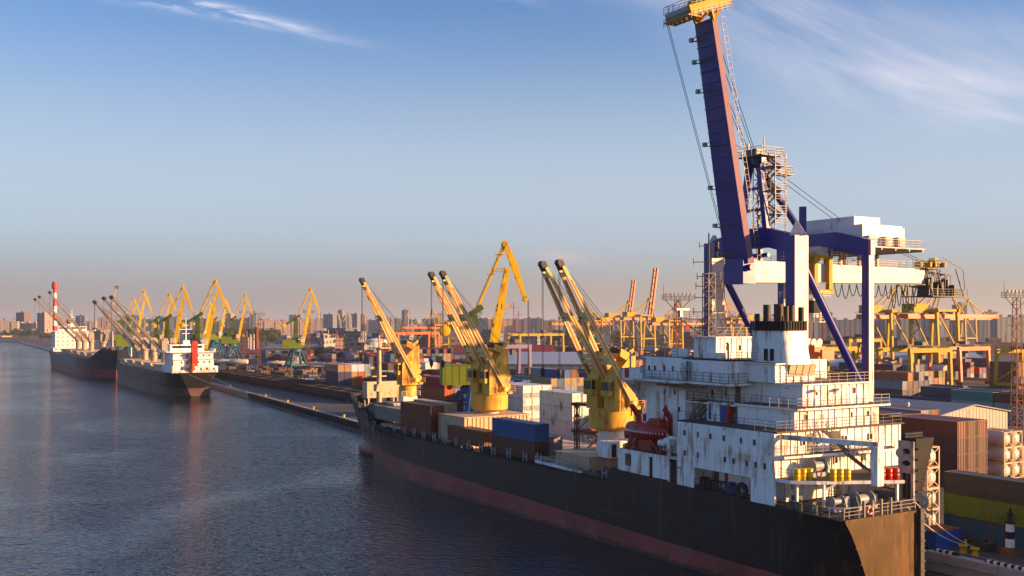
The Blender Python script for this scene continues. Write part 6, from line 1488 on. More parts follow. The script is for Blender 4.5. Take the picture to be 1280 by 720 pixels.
portal_crane('yellow jib crane behind the grey ship, second from left', 162, 588, 1.0, R(20), FROT)
portal_crane('smallest and leftmost yellow jib crane over the grey ship', 154, 776, 1.0, R(20), FROT)
portal_crane('low far yellow jib crane half hidden behind the tallest distant one', 251, 900, 1.0, R(30), FROT)
portal_crane('yellow jib crane between the tallest distant one and the row\'s right end', 269, 800, 1.0, R(25), FROT)

# ------------------------------------------------------------------ yard gantries (rubber-tyred) and distant quay cranes
def yard_gantry(s, v, span, wdt, hgt, m_, label, name='yard_gantry', extra=True):
    o_ = (s, v, QZ); th = hthing(name, label, 'yard gantry', o_, 'yard gantry cranes over the stacks'); lw_ = 1.15
    top = QZ+hgt
    for sx_ in (-1, 1):
        for sy_ in (-1, 1):
            q = MB(o_); q.bar((s+sx_*wdt/2, v+sy_*span/2, QZ+1.6), (s+sx_*wdt/2*.92, v+sy_*span/2, top-.6), lw_, lw_); q.build('leg', m_, th)
    q = MB(o_)
    for sx_ in (-1, 1): q.box(s+sx_*wdt/2*.92-.6, s+sx_*wdt/2*.92+.6, v-span/2-.8, v+span/2+.8, top-1.5, top); q.box(s+sx_*wdt/2*.92-.5, s+sx_*wdt/2*.92+.5, v-span/2-.7, v+span/2+.7, top+.01, top+.1)
    for sy_ in (-1, 1): q.box(s-wdt/2, s+wdt/2, v+sy_*span/2-.45, v+sy_*span/2+.45, QZ+1.2, QZ+2.4); q.bar((s-wdt/2, v+sy_*span/2, QZ+2.4), (s+.4, v+sy_*span/2, QZ+8), .3)
    q.build('crossbeam', m_, th)
    q = MB(o_)
    for sy_ in (-1, 1):
        for sx_ in (-1, 1):
            for d in (-.8, .8): q.mark().lathe((s+sx_*(wdt/2-.4)+d, v+sy_*span/2, QZ+.75), [(.75, -.3), (.75, .3)], 14, 'y')
    q.pieces('wheel', MT['rubber'], th)
    q = MB(o_); q.mark()
    q.rail([(s-wdt/2, v-span/2-1, top+.1), (s+wdt/2, v-span/2-1, top+.1), (s+wdt/2, v+span/2+1, top+.1)], 1, 1.6, .08)
    q.build('walkway_railing', MT['dark'], th); q = MB(o_); t0 = v+span*.18
    q.box(s-wdt/2*.8, s+wdt/2*.8, t0-2, t0+2, top+.2, top+.8); q.box(s-2.4, s+1.5, t0-1.2, t0+1.4, top+.8, top+2.2); q.box(s+1, s+3, t0-3.4, t0-1.6, top-4.2, top+.25); q.build('trolley', MT['dark'], th); q = MB(o_)
    for k in range(5): q.mark().box(s-3+k*1.4, s-2.4+k*1.4, v-span*.35, v-span*.35+2.2, top+.1, top+.7+.2*k)
    q.pieces('control_cabinet', MT['dark'], th)
    q = MB(o_); q.box(s+.5, s+3.8, v-span/2-.9, v-span/2-.46, QZ+2.4, QZ+5); q.build('power_box', MT['tank'], th)
    return th
yard_gantry(-248, 326, 22.5, 15, 16.2, MT['rtg'], 'bright yellow yard gantry straddling tan and orange containers')
yard_gantry(-268, 381, 19.0, 15, 15.6, MT['orange'], 'red yard gantry between two yellow ones')
yard_gantry(-236, 377, 16.0, 15, 15.2, MT['rtg'], 'yellow yard gantry right of the red one at the picture\'s edge')
yard_gantry(-345, 408, 22.5, 14, 17.5, MT['rtg'], 'far yellow yard gantry seen through the main one')
yard_gantry(-270, 302, 20, 14, 16.5, MT['rtg'], 'yellow yard gantry just right of the blue crane\'s landside leg')
yard_gantry(-578, 370, 34, 16, 18, MT['rtg'], 'wide far yellow gantry behind the tall jib crane\'s hook')
yard_gantry(-365, 221, 14, 9, 16.4, MT['purple'], 'purple steel gantry in front of the pale blue shed roof')
yard_gantry(-620, 300, 30, 16, 19, MT['orange'], 'far red gantry with yellow legs behind the single deck crane')
def quay_crane(px, Yd, rot, boom, label, sc_=1.0, boomlen=38):
    X = (px-640)/1280*Yd
    th = thing('quay_crane', label, 'quay crane', (X, Yd, QZ), FROT+rot, 'distant yellow quay cranes'); th.scale = (sc_,)*3
    for sx_ in (-1, 1):
        for sy_ in (-1, 1):
            q = MB(); q.bar((sx_*8, sy_*7.5, 1.2), (sx_*6.6, sy_*7.5, 31), 1.25, 1.25); q.box(sx_*8-2.4, sx_*8+2.4, sy_*7.5-.5, sy_*7.5+.5, 0, 1.4); q.build('leg', MT['rtg'], th)
    q = MB()
    for sy_ in (-1, 1): q.box(-8, 8, sy_*7.5-.55, sy_*7.5+.55, 30.4, 32); q.box(-8, 8, sy_*7.5-.5, sy_*7.5+.5, 11, 12.2)
    for sx_ in (-1, 1): q.box(sx_*6.8-.5, sx_*6.8+.5, -7.5, 7.5, 30.6, 31.8); q.box(sx_*7.6-.5, sx_*7.6+.5, -7.5, 7.5, 11.01, 12.1); q.bar((sx_*7.4, -7.2, 12), (sx_*6.8, 7.2, 30.6), .6)
    q.bar((-6.8, -7.5, 32), (-1, -7, 45), .6); q.bar((6.8, -7.5, 32), (1, -7, 45), .6); q.bar((-1.5, -7, 45), (1.5, -7, 45), 1, 1.2); q.bar((0, -7, 45), (0, 16, 31), .45); q.bar((0, -7, 45), (0, 7.5, 32), .5); q.bar((-6.8, 7.5, 32), (0, -7, 45), .4); q.bar((6.8, 7.5, 32), (0, -7, 45), .4)
    if not boom: q.bar((0, -7, 45), (0, -7-boomlen*.85, 29.5), .4); q.bar((0, -7, 45), (0, -7-boomlen*.4, 29.5), .4)
    q.build('frame', MT['rtg'], th)
    q = MB()
    for sx_ in (-1, 1): q.box(sx_*1.9-.6, sx_*1.9+.6, -7.5, 22, 27.4, 29.6)
    for k in range(6): q.box(-1.3, 1.3, -7+k*5.6, -6.4+k*5.6, 28, 29)
    q.build('girder', MT['orange'], th)
    q = MB()
    if boom:
        d = Vector((0, -math.sin(R(9)), math.cos(R(9))))
        for sx_ in (-1, 1): q.bar(Vector((sx_*1.9, -8, 29)), Vector((sx_*1.9, -8, 29))+d*boomlen, 1.2, 2.2)
        for k in range(8): a = Vector((0, -8, 29))+d*(boomlen*(k+.5)/8); q.bar(a+Vector((-1.9, 0, 0)), a+Vector((1.9, 0, 0)), .6)
    else:
        for sx_ in (-1, 1): q.box(sx_*1.9-.6, sx_*1.9+.6, -7.5-boomlen, -7.5, 27.6, 29.4)
        for k in range(8): q.box(-1.3, 1.3, -9-k*boomlen/8, -8.4-k*boomlen/8, 28, 29)
    q.build('boom', MT['orange'], th)
    if not boom:
        q = MB(); q.box(-2.5, 2.5, -8-boomlen, -6.8-boomlen+1.5, 27.5, 29.7); q.build('boom_end', MT['rtg'], th)
    q = MB(); q.box(-3.4, 3.4, 9, 19, 30.2, 34); q.box(-3.5, 3.5, 8.9, 19.1, 34, 34.2); q.build('machinery_house', MT['rtg'], th)
    q = MB(); q.box(-2.4, 2.4, -3, 1, 29.7, 30.8); q.box(-.6, 1.6, -4.4, -2.4, 24.4, 27); q.rail([(-3.2, -7, 29.8), (-3.2, 22, 29.8)], 1.1, 3, .12); q.rail([(3.2, -7, 29.8), (3.2, 22, 29.8)], 1.1, 3, .12)
    for k in range(8): q.bar((6.2, 8.2, 2+k*3.5), (2, 8.2, 5.5+k*3.5), .3) if k % 2 else q.bar((2, 8.2, 2+k*3.5), (6.2, 8.2, 5.5+k*3.5), .3)
    q.box(-1, 1, -7.6, -6.4, 45.4, 46.4); q.build('trolley', MT['dark'], th)
quay_crane(1168, 480, math.pi, False, 'yellow quay crane with lowered orange boom pointing right, nearer of that pair')
quay_crane(1112, 520, math.pi, False, 'yellow quay crane with lowered orange boom, left neighbour beside the blue leg', boomlen=34)
quay_crane(1204, 900, math.pi, False, 'small far quay crane behind the red yard gantry', boomlen=30)
quay_crane(803, 880, math.pi, True, 'far yellow quay crane with the taller raised red boom', boomlen=44)
quay_crane(778, 990, math.pi, True, 'far yellow quay crane with the shorter raised red boom', boomlen=38)
quay_crane(738, 760, 0, False, 'far yellow quay crane with lowered red boom left of the raised pair', .85, 34)
quay_crane(838, 760, math.pi, False, 'far yellow quay crane behind the ship\'s signal mast', .85, 32)
quay_crane(548, 780, 0, False, 'far red and yellow quay crane between the deck cranes', .75, 34)
quay_crane(915, 700, 0, True, 'far quay crane with raised boom seen behind the blue crane\'s portal', .9, 36)
# light masts
def light_mast(px, Yd, h, label, wide=7.0):
    X = (px-640)/1280*Yd; th = thing('light_mast', label, 'light mast', (X, Yd, QZ), .3, 'yard light masts')
    q = MB(); q.lattice((0, 0, 0), (0, 0, h), 1.9, int(h/1.6), .14, w2=1.1); q.build('lattice_post', MT['rusty'], th)
    q = MB(); q.rail([(-wide/2, -.8, h), (wide/2, -.8, h), (wide/2, .8, h), (-wide/2, .8, h)], 1.1, 1.2, .09, close=True); q.box(-wide/2, wide/2, -.8, .8, h-.1, h)
    q.bar((-wide/2+.3, 0, h), (0, 0, h-3), .14); q.bar((wide/2-.3, 0, h), (0, 0, h-3), .14); q.build('platform', MT['dark'], th); q = MB(); q.rail([(-1.8, -.9, h*.8), (1.8, -.9, h*.8)], 1, 1, .1); q.box(-1.8, 1.8, -.9, .9, h*.8-.1, h*.8); q.build('lower_platform', MT['dark'], th); q = MB(); q.bar((-wide/2, 0, h), (-wide/2, 0, h+3.5), .08); q.build('lightning_rod', MT['dark'], th)
    q = MB()
    for k in range(7): x = -wide/2+.4+k*(wide-.8)/6; q.mark().box(x-.28, x+.28, -1.2, -.8, h+1.0, h+1.6)
    q.pieces('floodlight', MT['grey'], th)
light_mast(1271, 230, 31.5, 'tall lattice light mast at the right edge beside the grey shed')
light_mast(847, 235, 31.0, 'lattice light mast behind the ship\'s bridge, left of the signal mast')
light_mast(324, 600, 30, 'far light mast right of the distant crane row', 6)
light_mast(386, 560, 31, 'far light mast behind the lone jib crane', 6)
light_mast(305, 700, 32, 'far light mast among the distant jib cranes', 6)
light_mast(477, 420, 27, 'lattice light mast behind the ship\'s foremast', 5)
light_mast(1030, 640, 30, 'far light mast behind the funnel', 6)

# ------------------------------------------------------------------ two bulk carriers beyond
def far_ship(label, xy, rot, L, Bm, hullm, zd, zb, houses, cranes, funnelm, sup_h, name='bulk_carrier'):
    th = thing(name, label, 'ship', xy, rot)
    hb = MB(); rows = []; xs = [0, .02, .06, .12, .5, .8, .88, .94, .98, 1.0]; bd = [.72, .82, .94, 1, 1, 1, .84, .55, .22, .02]; bwl = [.08, .25, .6, .92, 1, 1, .78, .42, .12, .01]
    for f, b_, w_ in zip(xs, bd, bwl):
        z = zd if f < .9 else zb; z = zd+.6 if f < .1 else z
        row = []
        for sg in (-1, 1):
            col_ = []
            for k in range(6):
                g = k/5; col_.append((-L/2+L*f+(0 if f < .9 else -(f-.9)*10*4.5*g)+(5*g if f < .03 else 0), sg*Bm/2*(b_+(w_-b_)*g**.9), z+(-1-z)*g))
            row += col_ if sg < 0 else col_[::-1]
        rows.append(row)
    n_ = 12; vs = [p for r in rows for p in r]; fs = []
    for i in range(len(rows)-1):
        for k in range(n_-1): a = i*n_+k; fs.append((a, a+1, a+n_+1, a+n_))
        fs.append((i*n_+n_-1, i*n_, (i+1)*n_, (i+1)*n_+n_-1))
    fs.append(tuple(range(n_-1, -1, -1))); hb.add(vs, fs); hb.build('hull', hullm, th, True)
    q = MB()
    for k in range(5): x = -L/2+L*(.24+.135*k); q.mark().box(x, x+L*.1, -Bm*.34, Bm*.34, zd, zd+1.9); q.box(x-.3, x+L*.1+.3, -Bm*.36, Bm*.36, zd+1.9, zd+2.6)
    q.pieces('hatch_cover', MT['beige'], th)
    q = MB(); q.rail([(-L/2+2, -Bm*.38, zd+.6), (-L/2+L*.1, -Bm*.47, zd+.4), (-L/2+L*.2, -Bm*.5, zd)], 1.1, 2, .1); q.rail([(L/2-L*.1, -Bm*.36, zb), (L/2-2, -Bm*.1, zb)], 1.1, 2, .1); q.rail([(-L/2+.5, -Bm*.33, zd+.6), (-L/2+.5, Bm*.33, zd+.6)], 1.1, 2, .1); q.rail([(-L/2+L*.2, -Bm*.49, zd), (L/2-L*.12, -Bm*.49, zd)], 1, 3, .09)
    for k in range(12): q.box(L/2-4-k*1.1, L/2-3.4-k*1.1, -2+.4*(k % 5)-k*.3, -1.4+.4*(k % 5), zb-.4, zb+.9+.3*(k % 3))
    q.build('railing', MT['raildark'], th)
    q = MB(); x0 = -L/2+L*.045; x1 = -L/2+L*.155; z = zd+.5
    q.box(x0-2, x1+1, -Bm*.45, Bm*.45, z, z+2.4)
    for k in range(1, sup_h): q.box(x0+k*.5, x1, -Bm*.40, Bm*.40, z+2.45*k, z+2.45*(k+1)-.06); q.box(x0-1.2+k*.5, x1+.3, -Bm*.43, Bm*.43, z+2.45*(k+1)-.06, z+2.45*(k+1))
    zt = z+2.45*sup_h; q.box(x1-5.5, x1+.6, -Bm*.56, Bm*.56, zt, zt+.25); q.box(x1-5.5, x1+.6, -Bm*.56, -Bm*.54, zt, zt+1.2); q.box(x1-5.5, x1+.6, Bm*.54, Bm*.56, zt, zt+1.2); q.box(x1-4.5, x1, -Bm*.34, Bm*.34, zt+.25, zt+2.7); q.box(x1-4.6, x1+.1, -Bm*.36, Bm*.36, zt+2.7, zt+2.9)
    q.box(x1-3.4, x1-1, -1.2, 1.2, zt+2.9, zt+4.4)
    su = q.build('superstructure', MT['white'] if houses is None else houses, th)
    for k in range(sup_h+1):   # window rows: a band of panes per deck
        w = MB(); zz = z+1.0+2.45*k
        if k == sup_h:
            w.box(x1+.0, x1+.03, -Bm*.32, Bm*.32, zt+1.5, zt+2.4); w.box(x1-4.2, x1-.3, -Bm*.34-.03, -Bm*.34, zt+1.5, zt+2.4); w.box(x1-4.53, x1-4.5, -Bm*.3, Bm*.3, zt+1.5, zt+2.4)
        else:
            yb = Bm*(.45 if k == 0 else .40)
            for i in range(5): xx = x0+2.0+i*(x1-x0-3)/5; w.box(xx, xx+.6, -yb-.03, -yb, zz, zz+.75)
            for i in range(6): yy = -yb+1.2+i*(2*yb-2.4)/6; w.box(x1+(1 if k == 0 else .0), x1+(1.03 if k == 0 else .03), yy, yy+.6, zz, zz+.75); w.box(x0+k*.5-.03-(2 if k == 0 else 0), x0+k*.5-(2 if k == 0 else 0), yy, yy+.6, zz, zz+.75)
        w.build('window', MT['glass'], su)
    q = MB(); fx = x0-.2; q.add([], []); q.box(fx-1.6, fx+.8, -1.0, 1.0, z+2.4, zt+4.4); q.build('funnel', funnelm, th)
    q = MB(); q.box(fx-1.65, fx+.85, -1.05, 1.05, zt+4.4, zt+5.4)
    for k in range(3): q.tube((fx-1.2+k*.7, 0, zt+5.4), (fx-1.2+k*.7, 0, zt+6.8), .3, n=8)
    q.build('funnel_top', MT['black'], th)
    q = MB(); q.tube((x1-2.2, 0, zt+4.4), (x1-2.2, 0, zt+13), .3, .12, 8); 
    for zz, w_ in ((zt+7, 3), (zt+8.6, 4.5), (zt+10.2, 2)): q.bar((x1-2.2, -w_/2, zz), (x1-2.2, w_/2, zz), .22)
    q.build('mast', MT['cleanwhite'], th); q = MB(); q.tube((L/2-L*.07, 0, zb), (L/2-L*.07, 0, zb+9), .3, .15, 8); q.build('mast', MT['cleanwhite'], th)
    q = MB(); loft(q, [[(fx-5+1.6*a, 1.6+c_*.9*r_, z+3.2-1.1*a+s_*.9*r_) for c_, s_ in [(math.cos(2*math.pi*i/10), math.sin(2*math.pi*i/10)) for i in range(10)]] for a, r_ in ((0, .3), (.4, 1), (1.6, 1.2), (2.8, 1), (3.2, .3))]); q.build('free_fall_lifeboat', MT['orange'], th, True)
    for (cx, zt_, ang, reach, lean, hh) in cranes:
        ped = MB(); ped.lathe((cx, 0, 0), [(1.5, zd), (1.35, zd+hh), (1.9, zd+hh+.3), (1.9, zd+hh+1.2)], 14); ped.box(cx-1.4, cx+1.4, -1.4, 1.4, zd+hh+1.2, zd+hh+5.2); ped.box(cx-1.7, cx+.6, -.9, .9, zd+hh+5.2, zd+hh+6)
        po = ped.build('deck_crane', MT['derrick'], th); dx, dy = math.cos(ang), math.sin(ang)
        j = MB(); foot = Vector((cx+dx*1.6, dy*1.6, zd+hh+1.3)); tip = Vector((cx+dx*reach, dy*reach, zt_)); sd = Vector((-dy, dx, 0))
        for sg in (-1, 1): j.bar(foot+sd*sg*1.5, tip+sd*sg*.5, .5, .9, .4, .6)
        for f in (.2, .45, .7, .92): a = foot.lerp(tip, f); j.bar(a-sd*(1.5-f), a+sd*(1.5-f), .5, .6)
        j.build('jib', MT['derrick'], po); j = MB(); j.bar(tip-(tip-foot).normalized()*1, tip+(tip-foot).normalized()*.6, 1.5, 1.2)
        topp = Vector((cx, 0, zd+hh+6)); j.tube(tip, topp, .07, n=4); j.tube(tip, (tip.x, tip.y, zd+9), .06, n=4); j.build('jib_head', MT['dark'], po)
    return th
MT['fh1'] = hull_mat('bulk_hull_black', (0.035, 0.034, 0.034), (0.10, 0.055, 0.045), 3.4, 0.012, -380, rough=.5, dock=(-402, (0.016, 0.016, 0.017)), scuff=.8)
MT['fh2'] = hull_mat('bulk_hull_navy', (0.085, 0.10, 0.115), (0.15, 0.028, 0.028), 4.6, 0.0, -600, rough=.5, rust=.5, dock=(-575, (0.012, 0.018, 0.035)))
W1 = W(-445, 96.5, 0)
d0 = FROT  # local +x = +s (towards the viewer)
far_ship('grey-black bulk carrier with white stern house and red funnel at the far quay', W1, d0+math.pi, 130, 18.5, MT['fh1'], 8.6, 10.8, None,
         [(-12, 38, R(58), 22, 0, 6.5), (8, 38, R(55), 22, 0, 6.5), (26, 36.5, R(60), 22, 0, 6.5), (42, 37, R(56), 20, 0, 6.5)], MT['red'], 3)
far_ship('grey bulk carrier with dark navy bow and red waterline, farthest left', W(-612, 95.0, 0), d0, 170, 24, MT['fh2'], 9.4, 14.0, MT['cleanwhite'],
         [(-36, 41, R(-112), 24, 0, 7), (-14, 42, R(-110), 24, 0, 7), (10, 44, R(-115), 22, 0, 7), (46, 46, R(60), 7, 0, 7)], MT['cleanwhite'], 5)
q = MB((-380, 106, 4))
for a, c_ in (((-380.5, 93, 8.9), (-345, 112.5, 2.6)), ((-380.5, 100, 8.9), (-350, 112.6, 2.6))):
    a = Vector(a); c_ = Vector(c_); q.mark().path([a.lerp(c_, k/8)-Vector((0, 0, 1.6*4*(k/8)*(1-k/8))) for k in range(9)], .09, 4)
for o, w_ in zip(q.pieces('mooring_line', MT['rope'], None), ('outer one reaching nearest the viewer', 'inner one on the quay side')): place_h(o, (-380, 106, 4)); tag(o, f'thin pale stern line of the grey-black bulk carrier, {w_}', 'rope', 'stern lines of the bulk carrier')
# ------------------------------------------------------------------ sheds
def shed(name, s0, s1, v0, v1, eave, ridge, wm, rm, label, door=True, cat='shed'):
    """ridge runs along s; gable faces the viewer at s1"""
    o_ = (s1, v0, QZ); th = hthing(name, label, cat, o_); vm = (v0+v1)/2
    q = MB(o_); q.prism([(v0, QZ), (v1, QZ), (v1, eave), (vm, ridge), (v0, eave)], s0, s1, 'x')
    k = v0+.5
    while k < v1: z = eave+(ridge-eave)*(1-abs(k-vm)/(vm-v0)); q.box(s1, s1+.05, k-.05, k+.05, QZ, z-.05); k += 1.05
    k = s0+.5
    while k < s1: q.box(k-.1, k+.1, v0-.1, v0, QZ, eave-.05); k += 1.6
    q.build('wall', wm, th)
    q = MB(o_)
    for a, c_ in ((v0, vm), (v1, vm)):
        d = -.5 if a < c_ else .5
        q.add([(s0-.4, a+d, eave-.05), (s1+.5, a+d, eave-.05), (s1+.5, c_, ridge+.1), (s0-.4, c_, ridge+.1), (s0-.4, a+d, eave+.15), (s1+.5, a+d, eave+.15), (s1+.5, c_, ridge+.3), (s0-.4, c_, ridge+.3)], [(0, 1, 2, 3), (7, 6, 5, 4), (0, 4, 5, 1), (1, 5, 6, 2), (2, 6, 7, 3), (3, 7, 4, 0)])
    q.build('roof', rm, th)
    q = MB(o_)
    n_ = max(2, int((s1-s0)/16))
    for i in range(n_): x = s0+(i+.5)*(s1-s0)/n_; q.mark().lathe((x, vm-(vm-v0)*.55, eave+(ridge-eave)*.45), [(.25, 0), (.25, .6), (.45, .7), (.2, 1.1)], 10)
    q.pieces('roof_ventilator', MT['cleanwhite'], th)
    if door:
        q = MB(o_); q.box(s1+.1, s1+.18, vm-3, vm+3, QZ, QZ+5); q.build('sliding_door', MT['roofgrey'], th)
    return th
shed('warehouse', -186, -124, 169.7, 191.8, 10.0, 11.6, MT['sheet'], MT['roofgrey'], 'pale ribbed metal warehouse with grey roof right of the blue crane')
def cshed(px0, px1, Yd, depth, h, hr, wm, rm, label, name='warehouse'):
    """long shed whose long side faces the viewer"""
    x0, x1 = [(p-640)/1280*Yd for p in (px0, px1)]
    th = thing(name, label, 'shed', ((x0+x1)/2, Yd, QZ), R(-4)); w = x1-x0
    q = MB(); q.prism([(0, 0), (depth, 0), (depth, h), (depth/2, hr), (0, h)], -w/2, w/2, 'x'); 
    k = -w/2+1
    while k < w/2: q.box(k, k+.2, -.12, 0, 0, h-.1); k += 4
    q.build('wall', wm, th)
    q = MB()
    for a, c_ in ((-.6, depth/2), (depth+.6, depth/2)):
        q.add([(-w/2-.5, a, h), (w/2+.5, a, h), (w/2+.5, c_, hr+.15), (-w/2-.5, c_, hr+.15), (-w/2-.5, a, h+.3), (w/2+.5, a, h+.3), (w/2+.5, c_, hr+.45), (-w/2-.5, c_, hr+.45)], [(0, 1, 2, 3), (7, 6, 5, 4), (0, 4, 5, 1), (1, 5, 6, 2), (2, 6, 7, 3), (3, 7, 4, 0)])
    q.build('roof', rm, th)
    q = MB(); n_ = max(3, int(w/9))
    for i in range(n_): q.box(-w/2+(i+.3)*w/n_, -w/2+(i+.75)*w/n_, -.16, -.12, h*.25, h*.7)
    q.build('window', MT['glass'], th)
cshed(622, 772, 455, 34, 7.0, 11.6, MT['roofgrey'], MT['roofblue'], 'long shed with pale blue roof behind the twin deck cranes')
cshed(566, 690, 545, 26, 9.0, 13.0, MT['concrete_pale'], MT['roofred'], 'long building with dark red roof beyond the pale blue shed')
cshed(520, 640, 640, 24, 6.0, 9.0, MT['sheet'], MT['roofred'], 'low red-roofed shed left of the big jib crane')
cshed(330, 398, 790, 30, 5.0, 8.0, MT['concrete_pale'], MT['roofgrey'], 'low grey depot behind the lone jib crane')
cshed(286, 330, 705, 16, 4.0, 6.0, MT['concrete_pale'], MT['roofred'], 'open red-roofed store behind the distant cranes')
cshed(990, 1100, 430, 30, 6.0, 9.5, MT['sheet'], MT['roofblue'], 'pale shed roof between funnel and blue crane leg')
cshed(1100, 1230, 520, 30, 6.0, 9.5, MT['sheet'], MT['roofblue'], 'pale shed roof seen through the yellow yard gantries')
cshed(20, 52, 1900, 40, 9.0, 12.0, MT['sheet'], MT['cleanwhite'], 'low white shed on the far shore left of the chimney')
cshed(-30, 3, 1700, 30, 7.0, 9.0, MT['beige'], MT['roofgrey'], 'yellowish shed at the far left shoreline')

# ------------------------------------------------------------------ city and industrial buildings
def facade_mat(name, pitch=3.0, storey=3.0, ww=.45, wh=.5, dark=.45):
    m, t, b = shader(name)
    tc_ = N(t, 'ShaderNodeTexCoord'); sp_ = N(t, 'ShaderNodeSeparateXYZ', i_0=tc_.outputs['Object'])
    hx = M(t, 'FRACT', M(t, 'MULTIPLY', M(t, 'ADD', sp_.outputs[0], sp_.outputs[1]), 1/pitch)); hz = M(t, 'FRACT', M(t, 'MULTIPLY', sp_.outputs[2], 1/storey))
    wx = M(t, 'LESS_THAN', M(t, 'ABSOLUTE', M(t, 'SUBTRACT', hx, .5)), ww/2); wz = M(t, 'LESS_THAN', M(t, 'ABSOLUTE', M(t, 'SUBTRACT', hz, .5)), wh/2)
    nz = N(t, 'ShaderNodeNewGeometry'); up = M(t, 'LESS_THAN', M(t, 'ABSOLUTE', N(t, 'ShaderNodeSeparateXYZ', i_0=nz.outputs['Normal']).outputs[2]), .5)
    k = M(t, 'MULTIPLY', M(t, 'MULTIPLY', wx, wz), up)
    oi = N(t, 'ShaderNodeObjectInfo'); no = N(t, 'ShaderNodeTexNoise', i_Vector=nz.outputs['Position'], i_Scale=.06, i_Detail=4.0)
    base = MIX(t, RAMP(t, no.outputs[0], .35, .65), oi.outputs['Color'], (0.25, 0.22, 0.20)); base = MIX(t, .75, base, oi.outputs['Color'])
    t.links.new(MIX(t, M(t, 'MULTIPLY', k, dark+.4), base, (0.03, 0.035, 0.045)), b.inputs['Base Color']); b.inputs['Roughness'].default_value = .7
    return m
FA = [facade_mat('facade_panel', 3.2, 3.0, .5, .45), facade_mat('facade_tower', 2.6, 2.9, .6, .42), facade_mat('facade_strip', 7.0, 2.8, .35, .93, .15), facade_mat('facade_works', 5, 4.2, .6, .4)]
BC = {'pale pink': (.46, .33, .29), 'cream': (.50, .42, .33), 'grey': (.27, .27, .28), 'white': (.58, .56, .52), 'brick': (.30, .12, .08), 'tan': (.40, .29, .20), 'blue-grey': (.20, .23, .28), 'brown': (.20, .13, .10)}
bcount = {}
def building(px, w_px, Yd, h, colname, zone, fa=0, depth=None, rot=None, kind='block', name='apartment_building'):
    X = (px-640)/1280*Yd; w = w_px/1280*Yd; dp = depth or rnd.uniform(12, 18)
    q = MB(); q.box(-w/2, w/2, 0, dp, 0, h); q.box(-w/2-.3, w/2+.3, -.3, dp+.3, h, h+.7)
    nb_ = max(1, int(w/14))
    for i in range(nb_):
        x = -w/2+(i+.5)*w/nb_; q.box(x-2, x+2, dp*.3, dp*.7, h+.7, h+3.0+rnd.random()*1.2)
        if fa in (0, 1): q.box(x-1.2, x+1.2, -1.1, 0, 2.5, h-.5)
    if fa == 3: q.box(-w*.3, w*.1, dp*.2, dp*.6, h+.7, h+4); q.lathe((w*.3, dp*.5, h), [(.5, 0), (.4, 7)], 8)
    o = q.build(name, FA[fa], None, color=tuple(c*(.55 if name == 'works_building' else .8) for c in BC[colname])); o.location = (X, Yd, QZ); o.rotation_euler = (0, 0, rnd.uniform(-.5, .35) if rot is None else rot)
    st_n = max(1, int(h/2.9)); words_ = ['one', 'two', 'three', 'four', 'five', 'six', 'seven', 'eight', 'nine', 'ten', 'eleven', 'twelve', 'thirteen', 'fourteen', 'fifteen', 'sixteen', 'seventeen', 'eighteen', 'nineteen', 'twenty', 'twenty-one', 'twenty-two', 'twenty-three', 'twenty-four']
    bcount.setdefault(zone, []).append((px, Yd, o, colname, kind))
    return o
def finish_city():
    for zone, items in bcount.items():
        for i, (px, Yd, o, cn, kind) in enumerate(sorted(items, key=lambda a: (a[0], a[1]))):
            size = 'tall' if o.dimensions.z > 45 else ('mid-rise' if o.dimensions.z > 19 else 'low')
            tag(o, f'{size} {cn} {kind}, {ordw(i+1)} from left {zone}', 'building', 'buildings of the city, '+zone)
zL, zM, zR, zI, zE = 'on the skyline left of the grey-black ship\'s house', 'on the skyline left of the big jib crane', 'on the skyline between jib crane and bridge', 'among the industrial buildings behind the container yard', 'on the skyline right of the funnel'
# left shore blocks
for px, w, Y_, h, c_, f in ((25, 13, 2100, 44, 'brown', 1), (51, 13, 1750, 40, 'pale pink', 1), (8, 26, 1900, 26, 'cream', 0), (32, 34, 1950, 22, 'pale pink', 0), (60, 14, 2000, 26, 'cream', 0), (72, 14, 2200, 34, 'pale pink', 1), (86, 12, 2300, 32, 'tan', 0), (100, 12, 2500, 40, 'blue-grey', 1), (112, 14, 2300, 26, 'cream', 0), (128, 12, 2600, 36, 'pale pink', 1), (142, 18, 2400, 26, 'grey', 0), (-12, 20, 2200, 30, 'tan', 0)):
    building(px, w, Y_, h, c_, zL, f)
# middle skyline
px = 152
while px < 505:
    Y_ = rnd.uniform(1900, 3300); tall = rnd.random() < .16; h = (rnd.uniform(34, 42) if tall else rnd.uniform(20, 30))*Y_/2500+8; w = rnd.uniform(6, 10) if tall else rnd.uniform(10, 24)
    building(px+w/2, w, Y_, h, rnd.choice(['pale pink', 'cream', 'grey', 'blue-grey', 'tan', 'white', 'grey']), zM, 1 if tall else 0); px += w*rnd.uniform(.75, 1.1)
for px, w, Y_, h, c_, f in ((410, 14, 2300, 42, 'blue-grey', 1), (425, 6, 2600, 54, 'grey', 1), (436, 8, 2400, 40, 'grey', 1), (443, 8, 2450, 44, 'blue-grey', 1), (452, 9, 2500, 43, 'pale pink', 1), (506, 8, 2500, 54, 'grey', 1), (316, 8, 2300, 44, 'blue-grey', 1), (350, 60, 2000, 26, 'pale pink', 0), (331, 18, 1900, 28, 'cream', 0)): building(px, w, Y_, h, c_, zM, f)
px = 512
while px < 880:
    Y_ = rnd.uniform(1700, 3200); tall = rnd.random() < .14; h = (rnd.uniform(32, 40) if tall else rnd.uniform(18, 28))*Y_/2500+8; w = rnd.uniform(6, 10) if tall else rnd.uniform(9, 22)
    building(px+w/2, w, Y_, h, rnd.choice(['pale pink', 'cream', 'grey', 'blue-grey', 'tan', 'grey', 'brown']), zR, 1 if tall else 0); px += w*rnd.uniform(.7, 1.0)
px = 890
